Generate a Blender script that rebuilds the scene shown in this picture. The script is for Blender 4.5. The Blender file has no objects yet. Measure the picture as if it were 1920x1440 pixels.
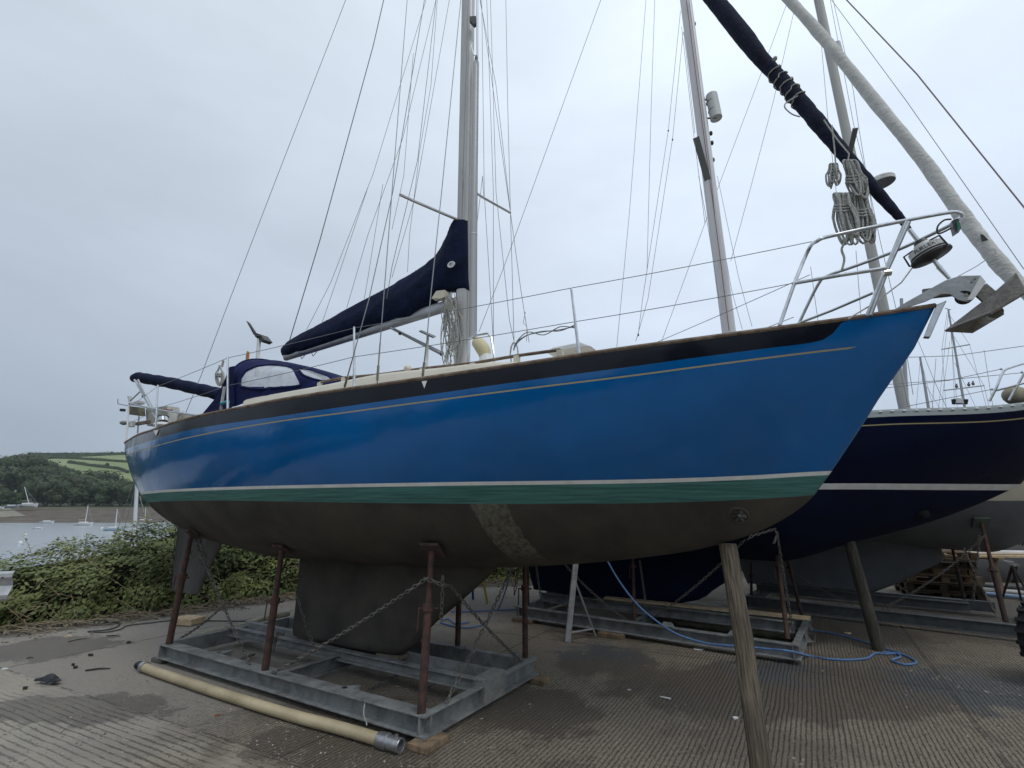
import bpy, bmesh, math, random
from mathutils import Vector, Matrix, noise
random.seed(7)
R = math.radians
scene = bpy.context.scene
col = scene.collection
# ------------------------------------------------------------------ camera
EYE, FPX, PITCH = 1.65, 900.0, math.atan(230/900)
CP, SP = math.cos(PITCH), math.sin(PITCH)
cd = bpy.data.cameras.new('camera'); cam = bpy.data.objects.new('camera', cd); col.objects.link(cam)
cd.sensor_width = 36; cd.lens = 36*FPX/1920; cd.clip_start = .05; cd.clip_end = 6000
cam.location = (0, 0, EYE); cam.rotation_euler = (math.pi/2+PITCH, 0, 0)
scene.camera = cam
# ------------------------------------------------------------------ sky and light
SUN_EL, SUN_AZ = 58, 150          # degrees; azimuth clockwise from +Y
w = bpy.data.worlds.new('World'); scene.world = w; w.use_nodes = True
nt = w.node_tree; nt.nodes.clear()
def N(t, typ, **k):
    n = t.nodes.new(typ)
    for a, v in k.items():
        if a == 'inp':
            for kk, vv in v.items(): n.inputs[kk].default_value = vv
        else: setattr(n, a, v)
    return n
out = N(nt, 'ShaderNodeOutputWorld'); bg = N(nt, 'ShaderNodeBackground')
sky = N(nt, 'ShaderNodeTexSky', sky_type='NISHITA', sun_disc=False, sun_elevation=R(SUN_EL), sun_rotation=R(SUN_AZ), air_density=1.0, dust_density=4.0)
tc = N(nt, 'ShaderNodeTexCoord'); sep = N(nt, 'ShaderNodeSeparateXYZ')
nt.links.new(tc.outputs['Generated'], sep.inputs[0])
ramp = N(nt, 'ShaderNodeValToRGB')
cr = ramp.color_ramp; cr.elements[0].position = 0.0; cr.elements[0].color = (4.5, 5.35, 6.5, 1)
cr.elements[1].position = 1.0; cr.elements[1].color = (9.3, 10.2, 11.4, 1)
e = cr.elements.new(.12); e.color = (5.05, 5.95, 7.2, 1)
e = cr.elements.new(.36); e.color = (6.7, 7.65, 8.95, 1)
e = cr.elements.new(.70); e.color = (8.5, 9.5, 10.8, 1)
nt.links.new(sep.outputs['Z'], ramp.inputs[0])
# cloud layer: large soft patches, flattened toward the horizon
mp = N(nt, 'ShaderNodeMapping', inp={'Scale': (1.0, 1.0, 2.6), 'Location': (3.1, .4, 0)})
nz = N(nt, 'ShaderNodeTexNoise', inp={'Scale': 1.5, 'Detail': 6.0, 'Roughness': .55, 'Distortion': .35})
nt.links.new(tc.outputs['Generated'], mp.inputs[0]); nt.links.new(mp.outputs[0], nz.inputs['Vector'])
mr = N(nt, 'ShaderNodeMapRange', inp={'From Min': .3, 'From Max': .7, 'To Min': .88, 'To Max': 1.09})
nt.links.new(nz.outputs['Fac'], mr.inputs[0])
# the cloud is thinner (brighter) to the right of the view, thicker over the water
mx_ = N(nt, 'ShaderNodeMapRange', inp={'From Min': -.75, 'From Max': .35, 'To Min': .78, 'To Max': 1.13})
nt.links.new(sep.outputs['X'], mx_.inputs[0])
mu = N(nt, 'ShaderNodeMath', operation='MULTIPLY'); nt.links.new(mr.outputs[0], mu.inputs[0]); nt.links.new(mx_.outputs[0], mu.inputs[1])
vm = N(nt, 'ShaderNodeVectorMath', operation='SCALE'); nt.links.new(ramp.outputs[0], vm.inputs[0]); nt.links.new(mu.outputs[0], vm.inputs['Scale'])
mixs = N(nt, 'ShaderNodeMix', data_type='RGBA'); mixs.inputs[0].default_value = .93
nt.links.new(sky.outputs[0], mixs.inputs[6]); nt.links.new(vm.outputs[0], mixs.inputs[7])
nt.links.new(mixs.outputs[2], bg.inputs[0]); bg.inputs[1].default_value = .10
nt.links.new(bg.outputs[0], out.inputs[0])
sl = bpy.data.lights.new('sun', 'SUN'); sl.energy = .8; sl.angle = R(25); sl.color = (1, .97, .93)
so = bpy.data.objects.new('sun', sl); col.objects.link(so); so.location = (0, 0, 40)
dv = Vector((math.sin(R(SUN_AZ))*math.cos(R(SUN_EL)), math.cos(R(SUN_AZ))*math.cos(R(SUN_EL)), math.sin(R(SUN_EL))))
so.rotation_euler = dv.to_track_quat('Z', 'Y').to_euler()
vs = scene.view_settings; vs.view_transform = 'Standard'; vs.look = 'None'; vs.exposure = 0.0; vs.gamma = 1
scene.cycles.max_bounces = 6

# ------------------------------------------------------------------ geometry of the view (metres)
def ray(px, py):
    u, v = px-960, 720-py
    return Vector((u, FPX*CP - v*SP, FPX*SP + v*CP))
def G(px, py, z=0.0):
    r = ray(px, py); t = (z-EYE)/r.z
    return Vector((r.x*t, r.y*t, z))
def D(px, py, Y):
    r = ray(px, py); t = Y/r.y
    return Vector((r.x*t, Y, EYE+r.z*t))
class Frame:                      # boat frame: s metres aft of the stem head, b metres to starboard
    def __init__(f, ox, oy, deg=30):
        f.o = Vector((ox, oy)); f.a = Vector((-math.cos(R(deg)), math.sin(R(deg)))); f.n = Vector((-math.sin(R(deg)), -math.cos(R(deg))))
    def W(f, s, b, z): 
        p = f.o+f.a*s+f.n*b
        return Vector((p.x, p.y, z))
    def hit(f, px, py, b=0.0):    # ray meets the plane b = const -> (s, z)
        r = ray(px, py); d = Vector((r.x, r.y)); t = (f.o.dot(f.n)+b)/d.dot(f.n)
        return ((d*t-f.o).dot(f.a), EYE+r.z*t)
    def P(f, px, py, b=0.0):
        s, z = f.hit(px, py, b); return f.W(s, b, z)
    def curve(f, px, py, bf):     # ray meets the vertical surface b = bf(s) -> (s, z), nearest root
        b = .8
        s, z = f.hit(px, py, b)
        for i in range(60):
            b = .5*b+.5*bf(max(s, 0)); s, z = f.hit(px, py, b)
        return s, z
def interp(pts):
    pts = sorted(pts)
    n = len(pts); xs = [p[0] for p in pts]; ys = [p[1] for p in pts]
    dl = [(ys[i+1]-ys[i])/max(1e-9, xs[i+1]-xs[i]) for i in range(n-1)]
    m = [dl[0]]+[(dl[i-1]+dl[i])/2 if dl[i-1]*dl[i] > 0 else 0 for i in range(1, n-1)]+[dl[-1]]
    def f(x):
        if x <= xs[0]: return ys[0]
        if x >= xs[-1]: return ys[-1]
        i = 0
        while xs[i+1] < x: i += 1
        h = xs[i+1]-xs[i]; t = (x-xs[i])/h
        return (2*t**3-3*t*t+1)*ys[i]+(t**3-2*t*t+t)*h*m[i]+(-2*t**3+3*t*t)*ys[i+1]+(t**3-t*t)*h*m[i+1]
    return f

# ------------------------------------------------------------------ materials
MATS = {}
def mat(name, color, rough=.6, metal=0.0, var=.0, vscale=8.0, bump=0.0, bscale=40.0, color2=None, coat=0.0, spec=.5, detail=4.0, stretch=None, alpha=None, trans=None):
    if name in MATS: return MATS[name]
    m = bpy.data.materials.new(name); m.use_nodes = True; t = m.node_tree; b = t.nodes['Principled BSDF']
    b.inputs['Base Color'].default_value = (*color, 1); b.inputs['Roughness'].default_value = rough; b.inputs['Metallic'].default_value = metal
    b.inputs['Coat Weight'].default_value = coat; b.inputs['Specular IOR Level'].default_value = spec; b.inputs['Coat Roughness'].default_value = .06
    geo = N(t, 'ShaderNodeNewGeometry'); vec = geo.outputs['Position']
    if stretch:
        mpn = N(t, 'ShaderNodeMapping', inp={'Scale': stretch}); t.links.new(vec, mpn.inputs[0]); vec = mpn.outputs[0]
    if var or color2:
        n1 = N(t, 'ShaderNodeTexNoise', inp={'Scale': vscale, 'Detail': detail, 'Roughness': .62}); t.links.new(vec, n1.inputs['Vector'])
        rp = N(t, 'ShaderNodeMapRange', inp={'From Min': .35, 'From Max': .65}); t.links.new(n1.outputs['Fac'], rp.inputs[0])
        mx = N(t, 'ShaderNodeMix', data_type='RGBA'); t.links.new(rp.outputs[0], mx.inputs[0])
        c2 = color2 if color2 else tuple(c*(1+var) for c in color); c1 = color if color2 else tuple(c*(1-var) for c in color)
        mx.inputs[6].default_value = (*c1, 1); mx.inputs[7].default_value = (*c2, 1); t.links.new(mx.outputs[2], b.inputs['Base Color'])
    if bump:
        n2 = N(t, 'ShaderNodeTexNoise', inp={'Scale': bscale, 'Detail': 5.0}); t.links.new(vec, n2.inputs['Vector'])
        bp = N(t, 'ShaderNodeBump', inp={'Strength': bump, 'Distance': .02}); t.links.new(n2.outputs['Fac'], bp.inputs['Height']); t.links.new(bp.outputs[0], b.inputs['Normal'])
    if alpha is not None: b.inputs['Alpha'].default_value = alpha
    if trans is not None: b.inputs['Transmission Weight'].default_value = trans
    MATS[name] = m; return m

# ------------------------------------------------------------------ mesh builder
class MB:
    def __init__(s): s.v = []; s.f = []; s.m = []
    def add(s, vs, fs, mi=0):
        o = len(s.v); s.v += [tuple(x) for x in vs]; s.f += [tuple(i+o for i in f) for f in fs]; s.m += [mi]*len(fs); return s
    def grid(s, rows, mi=0, closed=False, flip=False):     # rows: list of equal-length point lists
        n = len(rows[0]); fs = []
        for i in range(len(rows)-1):
            for j in range(n if closed else n-1):
                k = (j+1) % n; q = (i*n+j, i*n+k, (i+1)*n+k, (i+1)*n+j)
                fs.append(q[::-1] if flip else q)
        vs = [p for r in rows for p in r]; return s.add(vs, fs, mi)
    def box(s, c, size, rot=None, mi=0):
        x, y, z = [q/2 for q in size]; M = rot if rot else Matrix.Identity(3)
        vs = [Vector(c)+M@Vector((sx*x, sy*y, sz*z)) for sx in (-1, 1) for sy in (-1, 1) for sz in (-1, 1)]
        return s.add(vs, [(0, 1, 3, 2), (4, 6, 7, 5), (0, 4, 5, 1), (2, 3, 7, 6), (0, 2, 6, 4), (1, 5, 7, 3)], mi)
    def tube(s, pts, r, n=8, mi=0, ry=None, up=None, cap=True):
        pts = [Vector(p) for p in pts]; rows = []; side = None
        for i, p in enumerate(pts):
            t = (pts[min(i+1, len(pts)-1)]-pts[max(i-1, 0)])
            if t.length < 1e-9: t = Vector((0, 0, 1))
            t.normalize()
            if side is None:
                a = Vector(up) if up else (Vector((0, 0, 1)) if abs(t.z) < .9 else Vector((0, 1, 0)))
                side = t.cross(a)
            side = (side-t*side.dot(t)).normalized(); u = side.cross(t)
            rr = r[i] if isinstance(r, (list, tuple)) else r
            rb = (ry[i] if isinstance(ry, (list, tuple)) else ry) if ry else rr
            rows.append([p+side*(math.cos(2*math.pi*k/n)*rr)+u*(math.sin(2*math.pi*k/n)*rb) for k in range(n)])
        s.grid(rows, mi, closed=True)
        if cap:
            o = len(s.v)-len(rows)*n
            s.f.append(tuple(o+k for k in range(n))); s.m.append(mi)
            s.f.append(tuple(len(s.v)-n+k for k in range(n))[::-1]); s.m.append(mi)
        return s
    def prof(s, pr, p0, p1, up=(0, 0, 1), mi=0):           # extrude a closed profile (side, up)
        p0, p1 = Vector(p0), Vector(p1); t = (p1-p0).normalized(); sd = t.cross(Vector(up)).normalized(); u = sd.cross(t)
        a = [p0+sd*x+u*y for x, y in pr]; b = [p1+sd*x+u*y for x, y in pr]; n = len(pr)
        o = len(s.v); s.grid([a, b], mi, closed=True); s.f += [tuple(o+k for k in range(n))[::-1], tuple(o+n+k for k in range(n))]; s.m += [mi]*2
        return s
    def plate(s, poly, nrm, th, mi=0):                     # planar polygon given thickness, centred
        nrm = Vector(nrm).normalized()*th/2; poly = [Vector(p) for p in poly]
        a = [p-nrm for p in poly]; b = [p+nrm for p in poly]; n = len(poly); o = len(s.v)
        s.grid([a, b], mi, closed=True); s.f += [tuple(o+k for k in range(n))[::-1], tuple(o+n+k for k in range(n))]; s.m += [mi]*2
        return s
    def ball(s, c, r, n=10, m=6, mi=0):
        rx, ry, rz = r if isinstance(r, (tuple, list)) else (r, r, r); c = Vector(c)
        rows = []
        for i in range(m+1):
            th = math.pi*i/m; rows.append([c+Vector((rx*math.sin(th)*math.cos(2*math.pi*k/n), ry*math.sin(th)*math.sin(2*math.pi*k/n), rz*math.cos(th))) for k in range(n)])
        return s.grid(rows, mi, closed=True)
    def build(s, name, mats, parent=None, smooth=True, bevel=0, base=None, angle=40):
        if not isinstance(mats, (list, tuple)): mats = [mats]
        off = Vector((0, 0, 0))
        if parent is None:
            xs, ys, zs = zip(*s.v); off = Vector(base) if base else Vector(((min(xs)+max(xs))/2, (min(ys)+max(ys))/2, min(zs)))
            s.v = [(x-off.x, y-off.y, z-off.z) for x, y, z in s.v]
        me = bpy.data.meshes.new(name); me.from_pydata(s.v, [], s.f)
        for m in mats: me.materials.append(m)
        if len(mats) > 1: me.polygons.foreach_set('material_index', s.m)
        if smooth:
            me.polygons.foreach_set('use_smooth', [True]*len(me.polygons))
        me.update()
        bm = bmesh.new(); bm.from_mesh(me); bmesh.ops.recalc_face_normals(bm, faces=bm.faces) if len(bm.faces) < 60000 else None
        if smooth:
            for e_ in bm.edges:
                if len(e_.link_faces) == 2 and e_.calc_face_angle(0) > R(angle): e_.smooth = False
        bm.to_mesh(me); bm.free()
        o = bpy.data.objects.new(name, me); col.objects.link(o); o.location = off
        if parent is not None:
            o.parent = parent
            if parent.type == 'EMPTY': o.matrix_parent_inverse = Matrix.Translation(-parent.location)
        if bevel:
            bv = o.modifiers.new('bevel', 'BEVEL'); bv.width = bevel; bv.segments = 2; bv.limit_method = 'ANGLE'; bv.angle_limit = R(35)
        return o
def tag(o, label=None, cat=None, group=None, kind=None):
    if label: o['label'] = label
    if cat: o['category'] = cat
    if group: o['group'] = group
    if kind: o['kind'] = kind
    return o
def thing(name, loc, label, cat, group=None):
    o = bpy.data.objects.new(name, None); col.objects.link(o); o.location = loc; o.empty_display_size = .2
    return tag(o, label, cat, group)
def wire(name, pts, r, m, parent=None, n=5):
    return MB().tube(pts, r, n).build(name, m, parent)
def text(name, body, size, m, parent, M, depth=.001):
    cu = bpy.data.curves.new(name, 'FONT'); cu.body = body; cu.size = size; cu.extrude = depth; cu.align_x = 'CENTER'; cu.align_y = 'CENTER'
    tmp = bpy.data.objects.new('tmp', cu); col.objects.link(tmp); bpy.context.view_layer.update()
    me = bpy.data.meshes.new_from_object(tmp.evaluated_get(bpy.context.evaluated_depsgraph_get())); bpy.data.objects.remove(tmp); bpy.data.curves.remove(cu)
    me.transform(M); me.materials.clear(); me.materials.append(m); me.name = name
    o = bpy.data.objects.new(name, me); col.objects.link(o); o.parent = parent
    if parent.type == 'EMPTY': o.matrix_parent_inverse = Matrix.Translation(-parent.location)
    return o
def arc_pts(pts, k=6):            # smooth a polyline (Catmull-Rom)
    P = [Vector(p) for p in pts]; o = []
    for i in range(len(P)-1):
        a, b, c, d = P[max(i-1, 0)], P[i], P[i+1], P[min(i+2, len(P)-1)]
        for j in range(k):
            t = j/k; o.append(.5*((2*b)+(c-a)*t+(2*a-5*b+4*c-d)*t*t+(3*b-a-3*c+d)*t**3))
    o.append(P[-1]); return o
def lathe(c, ax, st, n=20):
    ax = Vector(ax).normalized(); s1 = ax.cross(Vector((0, 0, 1)) if abs(ax.z) < .9 else Vector((1, 0, 0))).normalized(); s2 = s1.cross(ax)
    mb = MB(); mb.grid([[c+ax*o+(s1*math.cos(a)+s2*math.sin(a))*r for a in [2*math.pi*k/n for k in range(n)]] for o, r in st], closed=True)
    mb.f.append(tuple(len(mb.v)-n+k for k in range(n))); mb.m.append(0); return mb
def sag(a, b, h, n=14):
    a, b = Vector(a), Vector(b); return [a.lerp(b, i/n)-Vector((0, 0, 4*h*(i/n)*(1-i/n))) for i in range(n+1)]
def chain_mb(mb, pts, L=.048, r=.0052, w=.033):
    pts = [Vector(p) for p in pts]; seg = [(pts[i+1]-pts[i]).length for i in range(len(pts)-1)]; tot = sum(seg); step = L*.74
    d = 0; k = 0
    while d < tot:
        q = d; i = 0
        while i < len(seg)-1 and q > seg[i]: q -= seg[i]; i += 1
        p = pts[i].lerp(pts[i+1], min(1, q/max(seg[i], 1e-6))); t = (pts[i+1]-pts[i]).normalized()
        a = Vector((0, 0, 1)) if abs(t.z) < .9 else Vector((1, 0, 0)); s1 = t.cross(a).normalized(); s2 = s1.cross(t)
        ang = (math.pi/2 if k % 2 else 0)+.5+random.uniform(-.25, .25); sd = s1*math.cos(ang)+s2*math.sin(ang); nn = t.cross(sd)
        rows = []; m = 8
        for j in range(m):
            th = 2*math.pi*j/m; cx = math.cos(th)*(L/2-r); cy = math.sin(th)*(w/2-r)
            cx = max(-1, min(1, math.cos(th)*1.3))*(L/2-r)
            c = p+t*cx+sd*cy; rd = (t*math.cos(th)+sd*math.sin(th)).normalized()
            rows.append([c+rd*(r*math.cos(a_))+nn*(r*math.sin(a_)) for a_ in (0, math.pi/2, math.pi, 3*math.pi/2)])
        rows.append(rows[0]); mb.grid(rows, 0, closed=True)
        d += step; k += 1
    return mb
def rot_to(t, up=(0, 0, 1)):      # matrix with Y along t
    t = Vector(t).normalized(); x = t.cross(Vector(up)).normalized(); z = x.cross(t)
    return Matrix((x, t, z)).transposed()

# materials shared
steel = mat('stainless', (.55, .57, .58), .28, .9, .12, 20)
wirem = mat('rigging_wire', (.22, .23, .24), .45, .6)
alu = mat('mast_aluminium', (.46, .46, .45), .45, .2, .12, 5, stretch=(1, 1, .15))
alud = mat('boom_aluminium', (.38, .39, .41), .4, .5, .15, 6)
galv = mat('galvanised', (.20, .21, .208), .6, .1, .35, 7, .25, 60, detail=9)
rust = mat('rusty_steel', (.095, .045, .032), .85, 0, 0, 14, .5, 90, color2=(.030, .021, .019), detail=9)
chainm = mat('old_chain', (.15, .14, .13), .6, .5, .3, 30)
navyc = mat('navy_canvas', (.004, .009, .034), .9, 0, .3, 7, .5, 22, spec=.2)
navyd = mat('faded_navy_cloth', (.011, .015, .034), .9, 0, .3, 9, .5, 30, spec=.25)
cream = mat('cream_gelcoat', (.62, .58, .47), .35, 0, .06, 4)
white = mat('white_gelcoat', (.70, .71, .70), .4, 0, .08, 6)
teak = mat('weathered_teak', (.10, .062, .042), .8, 0, 0, 14, .3, 60, color2=(.22, .17, .125))
rope = mat('braided_rope', (.60, .60, .56), .9, 0, 0, 110, .5, 200, color2=(.24, .25, .25))
bluerope = mat('blue_rope', (.11, .22, .44), .8, 0, .35, 80, .5, 200)
black = mat('black_plastic', (.012, .012, .013), .45)
timber = mat('sawn_timber', (.26, .185, .11), .85, 0, 0, 12, .4, 50, color2=(.10, .07, .045), stretch=(1, 1, .3))
palew = mat('pale_timber', (.50, .38, .24), .8, 0, .2, 12, .3, 50)
oldw = mat('old_post_timber', (.20, .135, .07), .9, 0, 0, 30, .9, 45, color2=(.075, .052, .032), stretch=(1, 1, .08), detail=9)
greyw = mat('grey_timber', (.10, .095, .075), .9, 0, .35, 14, .6, 60, stretch=(1, 1, .15))

# ================================================================== HULLS
def superb(h, p, q): return max(0.0, 1-max(0.0, min(1, h))**p)**(1/q)
def make_hull(fr, L, bf, zs, zc, lines, mats, parent, name='hull', nu=110, low=16, pq=None, ends=None):
    """lines: list of z(s) functions from sheer downward; strip j between lines j and j+1 gets material j; below the last line: last material"""
    def pqf(s):
        t = min(1, max(0, s/(L*.42))); t = t*t*(3-2*t)
        return 1.25+1.55*t, 1.05+.75*t
    pq = pq or pqf
    def breadth(s, z):
        p, q = pq(s); a, c = zs(s), zc(s); h = (a-z)/max(.02, a-c)
        return bf(s)*superb(h, p, q)
    for side, flip in ((1, False), (-1, True)):
        pass
    mb = MB()
    def start(zf):
        lo, hi = 0.0, L*.6
        if zf(0) >= zc(0)-1e-4: return 0.0
        for i in range(50):
            m_ = (lo+hi)/2
            if zf(m_) > zc(m_): hi = m_
            else: lo = m_
        return hi
    rows = []; mi = []
    fs = [zs]+lines
    for j, zf in enumerate(fs):
        s0 = start(zf); rows.append([(s0+(L-s0)*(i/nu)**1.35, zf) for i in range(nu+1)]); mi.append(j)
    sub = []
    for j in range(len(fs)-1):                     # subdivide tall strips so the section curves
        k = 7 if mats[j][1] else 1
        for q in range(k): sub.append((j, q/k))
    sub.append((len(fs)-1, 0))
    def prow(j, t):
        r = []
        for i in range(nu+1):
            s1, f1 = rows[j][i]; s2, f2 = rows[min(j+1, len(fs)-1)][i]
            s = s1+(s2-s1)*t; z = max(f1(s1)*(1-t)+f2(s2)*t, zc(s)+1e-4)
            if j == 0 and t == 0: z = zs(s)
            b = breadth(s, z) if i else 0
            r.append((s, b, z))
        return r
    P = [prow(j, t) for j, t in sub]; M = [j for j, t in sub]
    lastf = fs[-1]; s0 = rows[-1][0][0]
    for k in range(1, low+1):
        t = k/low; r = []
        for i in range(nu+1):
            s = s0+(L-s0)*(i/nu)**1.35
            # equal angles around the bilge
            z = lastf(s)+(zc(s)-lastf(s))*math.sin(t*math.pi/2)**.8 if lastf(s) > zc(s) else zc(s)
            b = breadth(s, z) if i and t < 1 else 0
            r.append((s, b, z))
        P.append(r); M.append(len(fs)-1)
    for sd in (1, -1):
        for r in range(len(P)-1):
            a = [fr.W(s, b*sd, z) for s, b, z in P[r]]; c = [fr.W(s, b*sd, z) for s, b, z in P[r+1]]
            if sd == 1 or True:
                mb.grid([a, c], min(M[r], len(mats)-1), flip=(sd == -1))
    # transom
    for r in range(len(P)-1):
        a, c = P[r][-1], P[r+1][-1]
        mb.add([fr.W(a[0], a[1], a[2]), fr.W(c[0], c[1], c[2]), fr.W(c[0], -c[1], c[2]), fr.W(a[0], -a[1], a[2])], [(0, 1, 2, 3)], min(M[r], len(mats)-1))
    # deck cap
    dk = [(s, b-.015, z-.02) for s, b, z in P[0]]
    mb.grid([[fr.W(s, max(b, 0), z) for s, b, z in dk], [fr.W(s, 0, z+.03*b) for s, b, z in dk], [fr.W(s, -max(b, 0), z) for s, b, z in dk]], len(mats)-1)
    me_ob = mb.build(name, [m for m, _ in mats], parent, smooth=True)
    bm = bmesh.new(); bm.from_mesh(me_ob.data); bmesh.ops.remove_doubles(bm, verts=bm.verts, dist=.0008); bmesh.ops.recalc_face_normals(bm, faces=bm.faces); bm.to_mesh(me_ob.data); bm.free()
    return me_ob, breadth
def keel_foil(fr, prof, halfw, m, parent, name='keel', n=14, fillet=.3):
    """prof: list of (z, s_lead, s_trail) from the top down"""
    mb = MB(); rows = []
    for k, (z, s0, s1, hw) in enumerate(prof):
        r = []
        for side in (1, -1):
            rg = range(n+1) if side == 1 else range(n-1, 0, -1)
            for i in rg:
                x = (1-math.cos(math.pi*i/n))/2
                y = hw*(2.6*math.sqrt(max(x, 0))*(1-x)**.9*.9+ .06*(1-x))*1.0 if i not in (0, n) else 0
                if i == n: y = hw*.10
                r.append(fr.W(s0+(s1-s0)*x, side*min(y, hw*1.05) if i not in (0,) else 0, z))
        rows.append(r)
    mb.grid(rows, 0, closed=True); nn = len(rows[0]); o = len(mb.v)-nn
    mb.f.append(tuple(o+i for i in range(nn))); mb.m.append(0)
    return mb.build(name, m, parent, angle=55)

# ------------------------------------------------------------------ blue yacht
F1 = Frame(2.82, 2.97, 30)
L1 = 9.95
b1 = interp([(0, .0), (.25, .16), (.6, .33), (1, .50), (1.6, .73), (2.2, .92), (3, 1.12), (4, 1.30), (5, 1.39), (6, 1.38), (7, 1.28), (8, 1.08), (9, .80), (9.6, .62), (9.95, .52)])
def zline(pts, tt=1.0, extra=None):
    o = [F1.curve(x, y, lambda s: b1(s)*tt) for x, y in pts]
    if extra: o = extra+o
    return interp(sorted(o))
sheer_px = [(220, 832), (255, 818), (290, 806), (365, 783), (455, 765), (505, 755), (570, 744), (645, 732), (705, 724), (792, 711.5), (887, 697.5), (969, 685.5), (1038, 675), (1180, 654), (1310, 637), (1440, 619.5), (1587, 600), (1665, 588)]
stem = [F1.hit(x, y) for x, y in [(1752, 575), (1739, 604), (1727, 632), (1702, 671), (1650, 745), (1600, 825), (1558, 886), (1530, 925), (1500, 953), (1450, 984), (1400, 1005), (1350, 1020), (1300, 1032), (1200, 1046), (1100, 1056), (1000, 1062), (930, 1064)]]
s_k = stem[-1][0]
zsheer1 = zline(sheer_px, 1.0, [(0, stem[0][1])])
aft = [F1.hit(x, y, b) for x, y, b in [(560, 1046, 0), (500, 1032, 0), (440, 1020, .05), (395, 1005, .1), (350, 985, .15), (320, 965, .2), (290, 942, .28), (262, 915, .38), (240, 888, .45)]]
zst = zsheer1(L1)
zc1 = interp([(stem[0][0]*0, stem[0][1])]+stem[1:]+aft+[(L1, zst-.22)])
print('stem', stem[0], stem[5], 'keel', s_k, 'aft', aft, 'zst', zst, 'sheer', [round(zsheer1(s), 2) for s in range(10)], [round(zc1(s), 2) for s in range(10)])
band = zline([(226, 844), (290, 825), (375, 803), (505, 784), (630, 765.5), (755, 747.5), (860, 732.5), (946, 720), (1015, 710.5), (1180, 688), (1300, 671), (1440, 652), (1532, 639), (1548, 634), (1560, 626), (1572, 612), (1583, 601.5)], .99, [(0, stem[0][1]+.0)])
gold = zline([(226, 857), (290, 838), (375, 817), (480, 798), (630, 777), (755, 760), (860, 746), (1061, 720), (1180, 705), (1440, 669.5), (1605, 648)], .985)
boot = interp([F1.curve(x, y, lambda s: b1(s)*.86) for x, y in [(380, 916), (500, 912), (630, 909), (860, 904), (1200, 896.5)]]+[F1.curve(x, y, lambda s: b1(s)*.62) for x, y in [(1400, 890.5)]]+[F1.hit(1559, 883)]+[(L1-1.6, F1.hit(275, 927, .3)[1])])
s_band0 = F1.curve(1584, 601, b1)[0]; s_gold0 = F1.curve(1605, 648, b1)[0]
def bandz(s): return min(band(s), zsheer1(s)-.0015) if s > s_band0 else zsheer1(s)-.0015
def gtop(s): return min(gold(s)+.006, bandz(s)-.004)
def gbot(s): return gtop(s)-(.011 if s > s_gold0 else .0004)
def boott(s): return boot(s)
def bootb(s): return boot(s)-.026
def green(s): return boot(s)-.026-.115-.02*math.sin(s*.7)
# paints
def paint(name, base, var=.06, rough=.16, coat=.5, wav=.06):
    m = mat(name, base, rough, 0, var, 1.6, 0, coat=coat); t = m.node_tree; b = t.nodes['Principled BSDF']
    geo = N(t, 'ShaderNodeNewGeometry'); n2 = N(t, 'ShaderNodeTexNoise', inp={'Scale': 2.2, 'Detail': 3.0}); t.links.new(geo.outputs['Position'], n2.inputs['Vector'])
    bp = N(t, 'ShaderNodeBump', inp={'Strength': wav, 'Distance': .1}); t.links.new(n2.outputs['Fac'], bp.inputs['Height']); t.links.new(bp.outputs[0], b.inputs['Normal'])
    n3 = N(t, 'ShaderNodeTexNoise', inp={'Scale': 3.0, 'Detail': 6.0}); t.links.new(geo.outputs['Position'], n3.inputs['Vector'])
    r3 = N(t, 'ShaderNodeMapRange', inp={'From Min': .35, 'From Max': .7, 'To Min': rough*.7, 'To Max': rough*1.8}); t.links.new(n3.outputs['Fac'], r3.inputs[0]); t.links.new(r3.outputs[0], b.inputs['Roughness'])
    return m
bluep = paint('blue_topside_paint', (.001, .098, .305), .10, rough=.11, coat=.15, wav=.10)
bluep.node_tree.nodes['Principled BSDF'].inputs['Specular IOR Level'].default_value = .40
blackp = paint('black_band_paint', (.004, .006, .012), .2, coat=.0)
blackp.node_tree.nodes['Principled BSDF'].inputs['Specular IOR Level'].default_value = .32
goldp = mat('gold_line', (.32, .27, .13), .5)
whitep = mat('white_boot_line', (.72, .72, .70), .5, 0, .1, 8)
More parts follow.
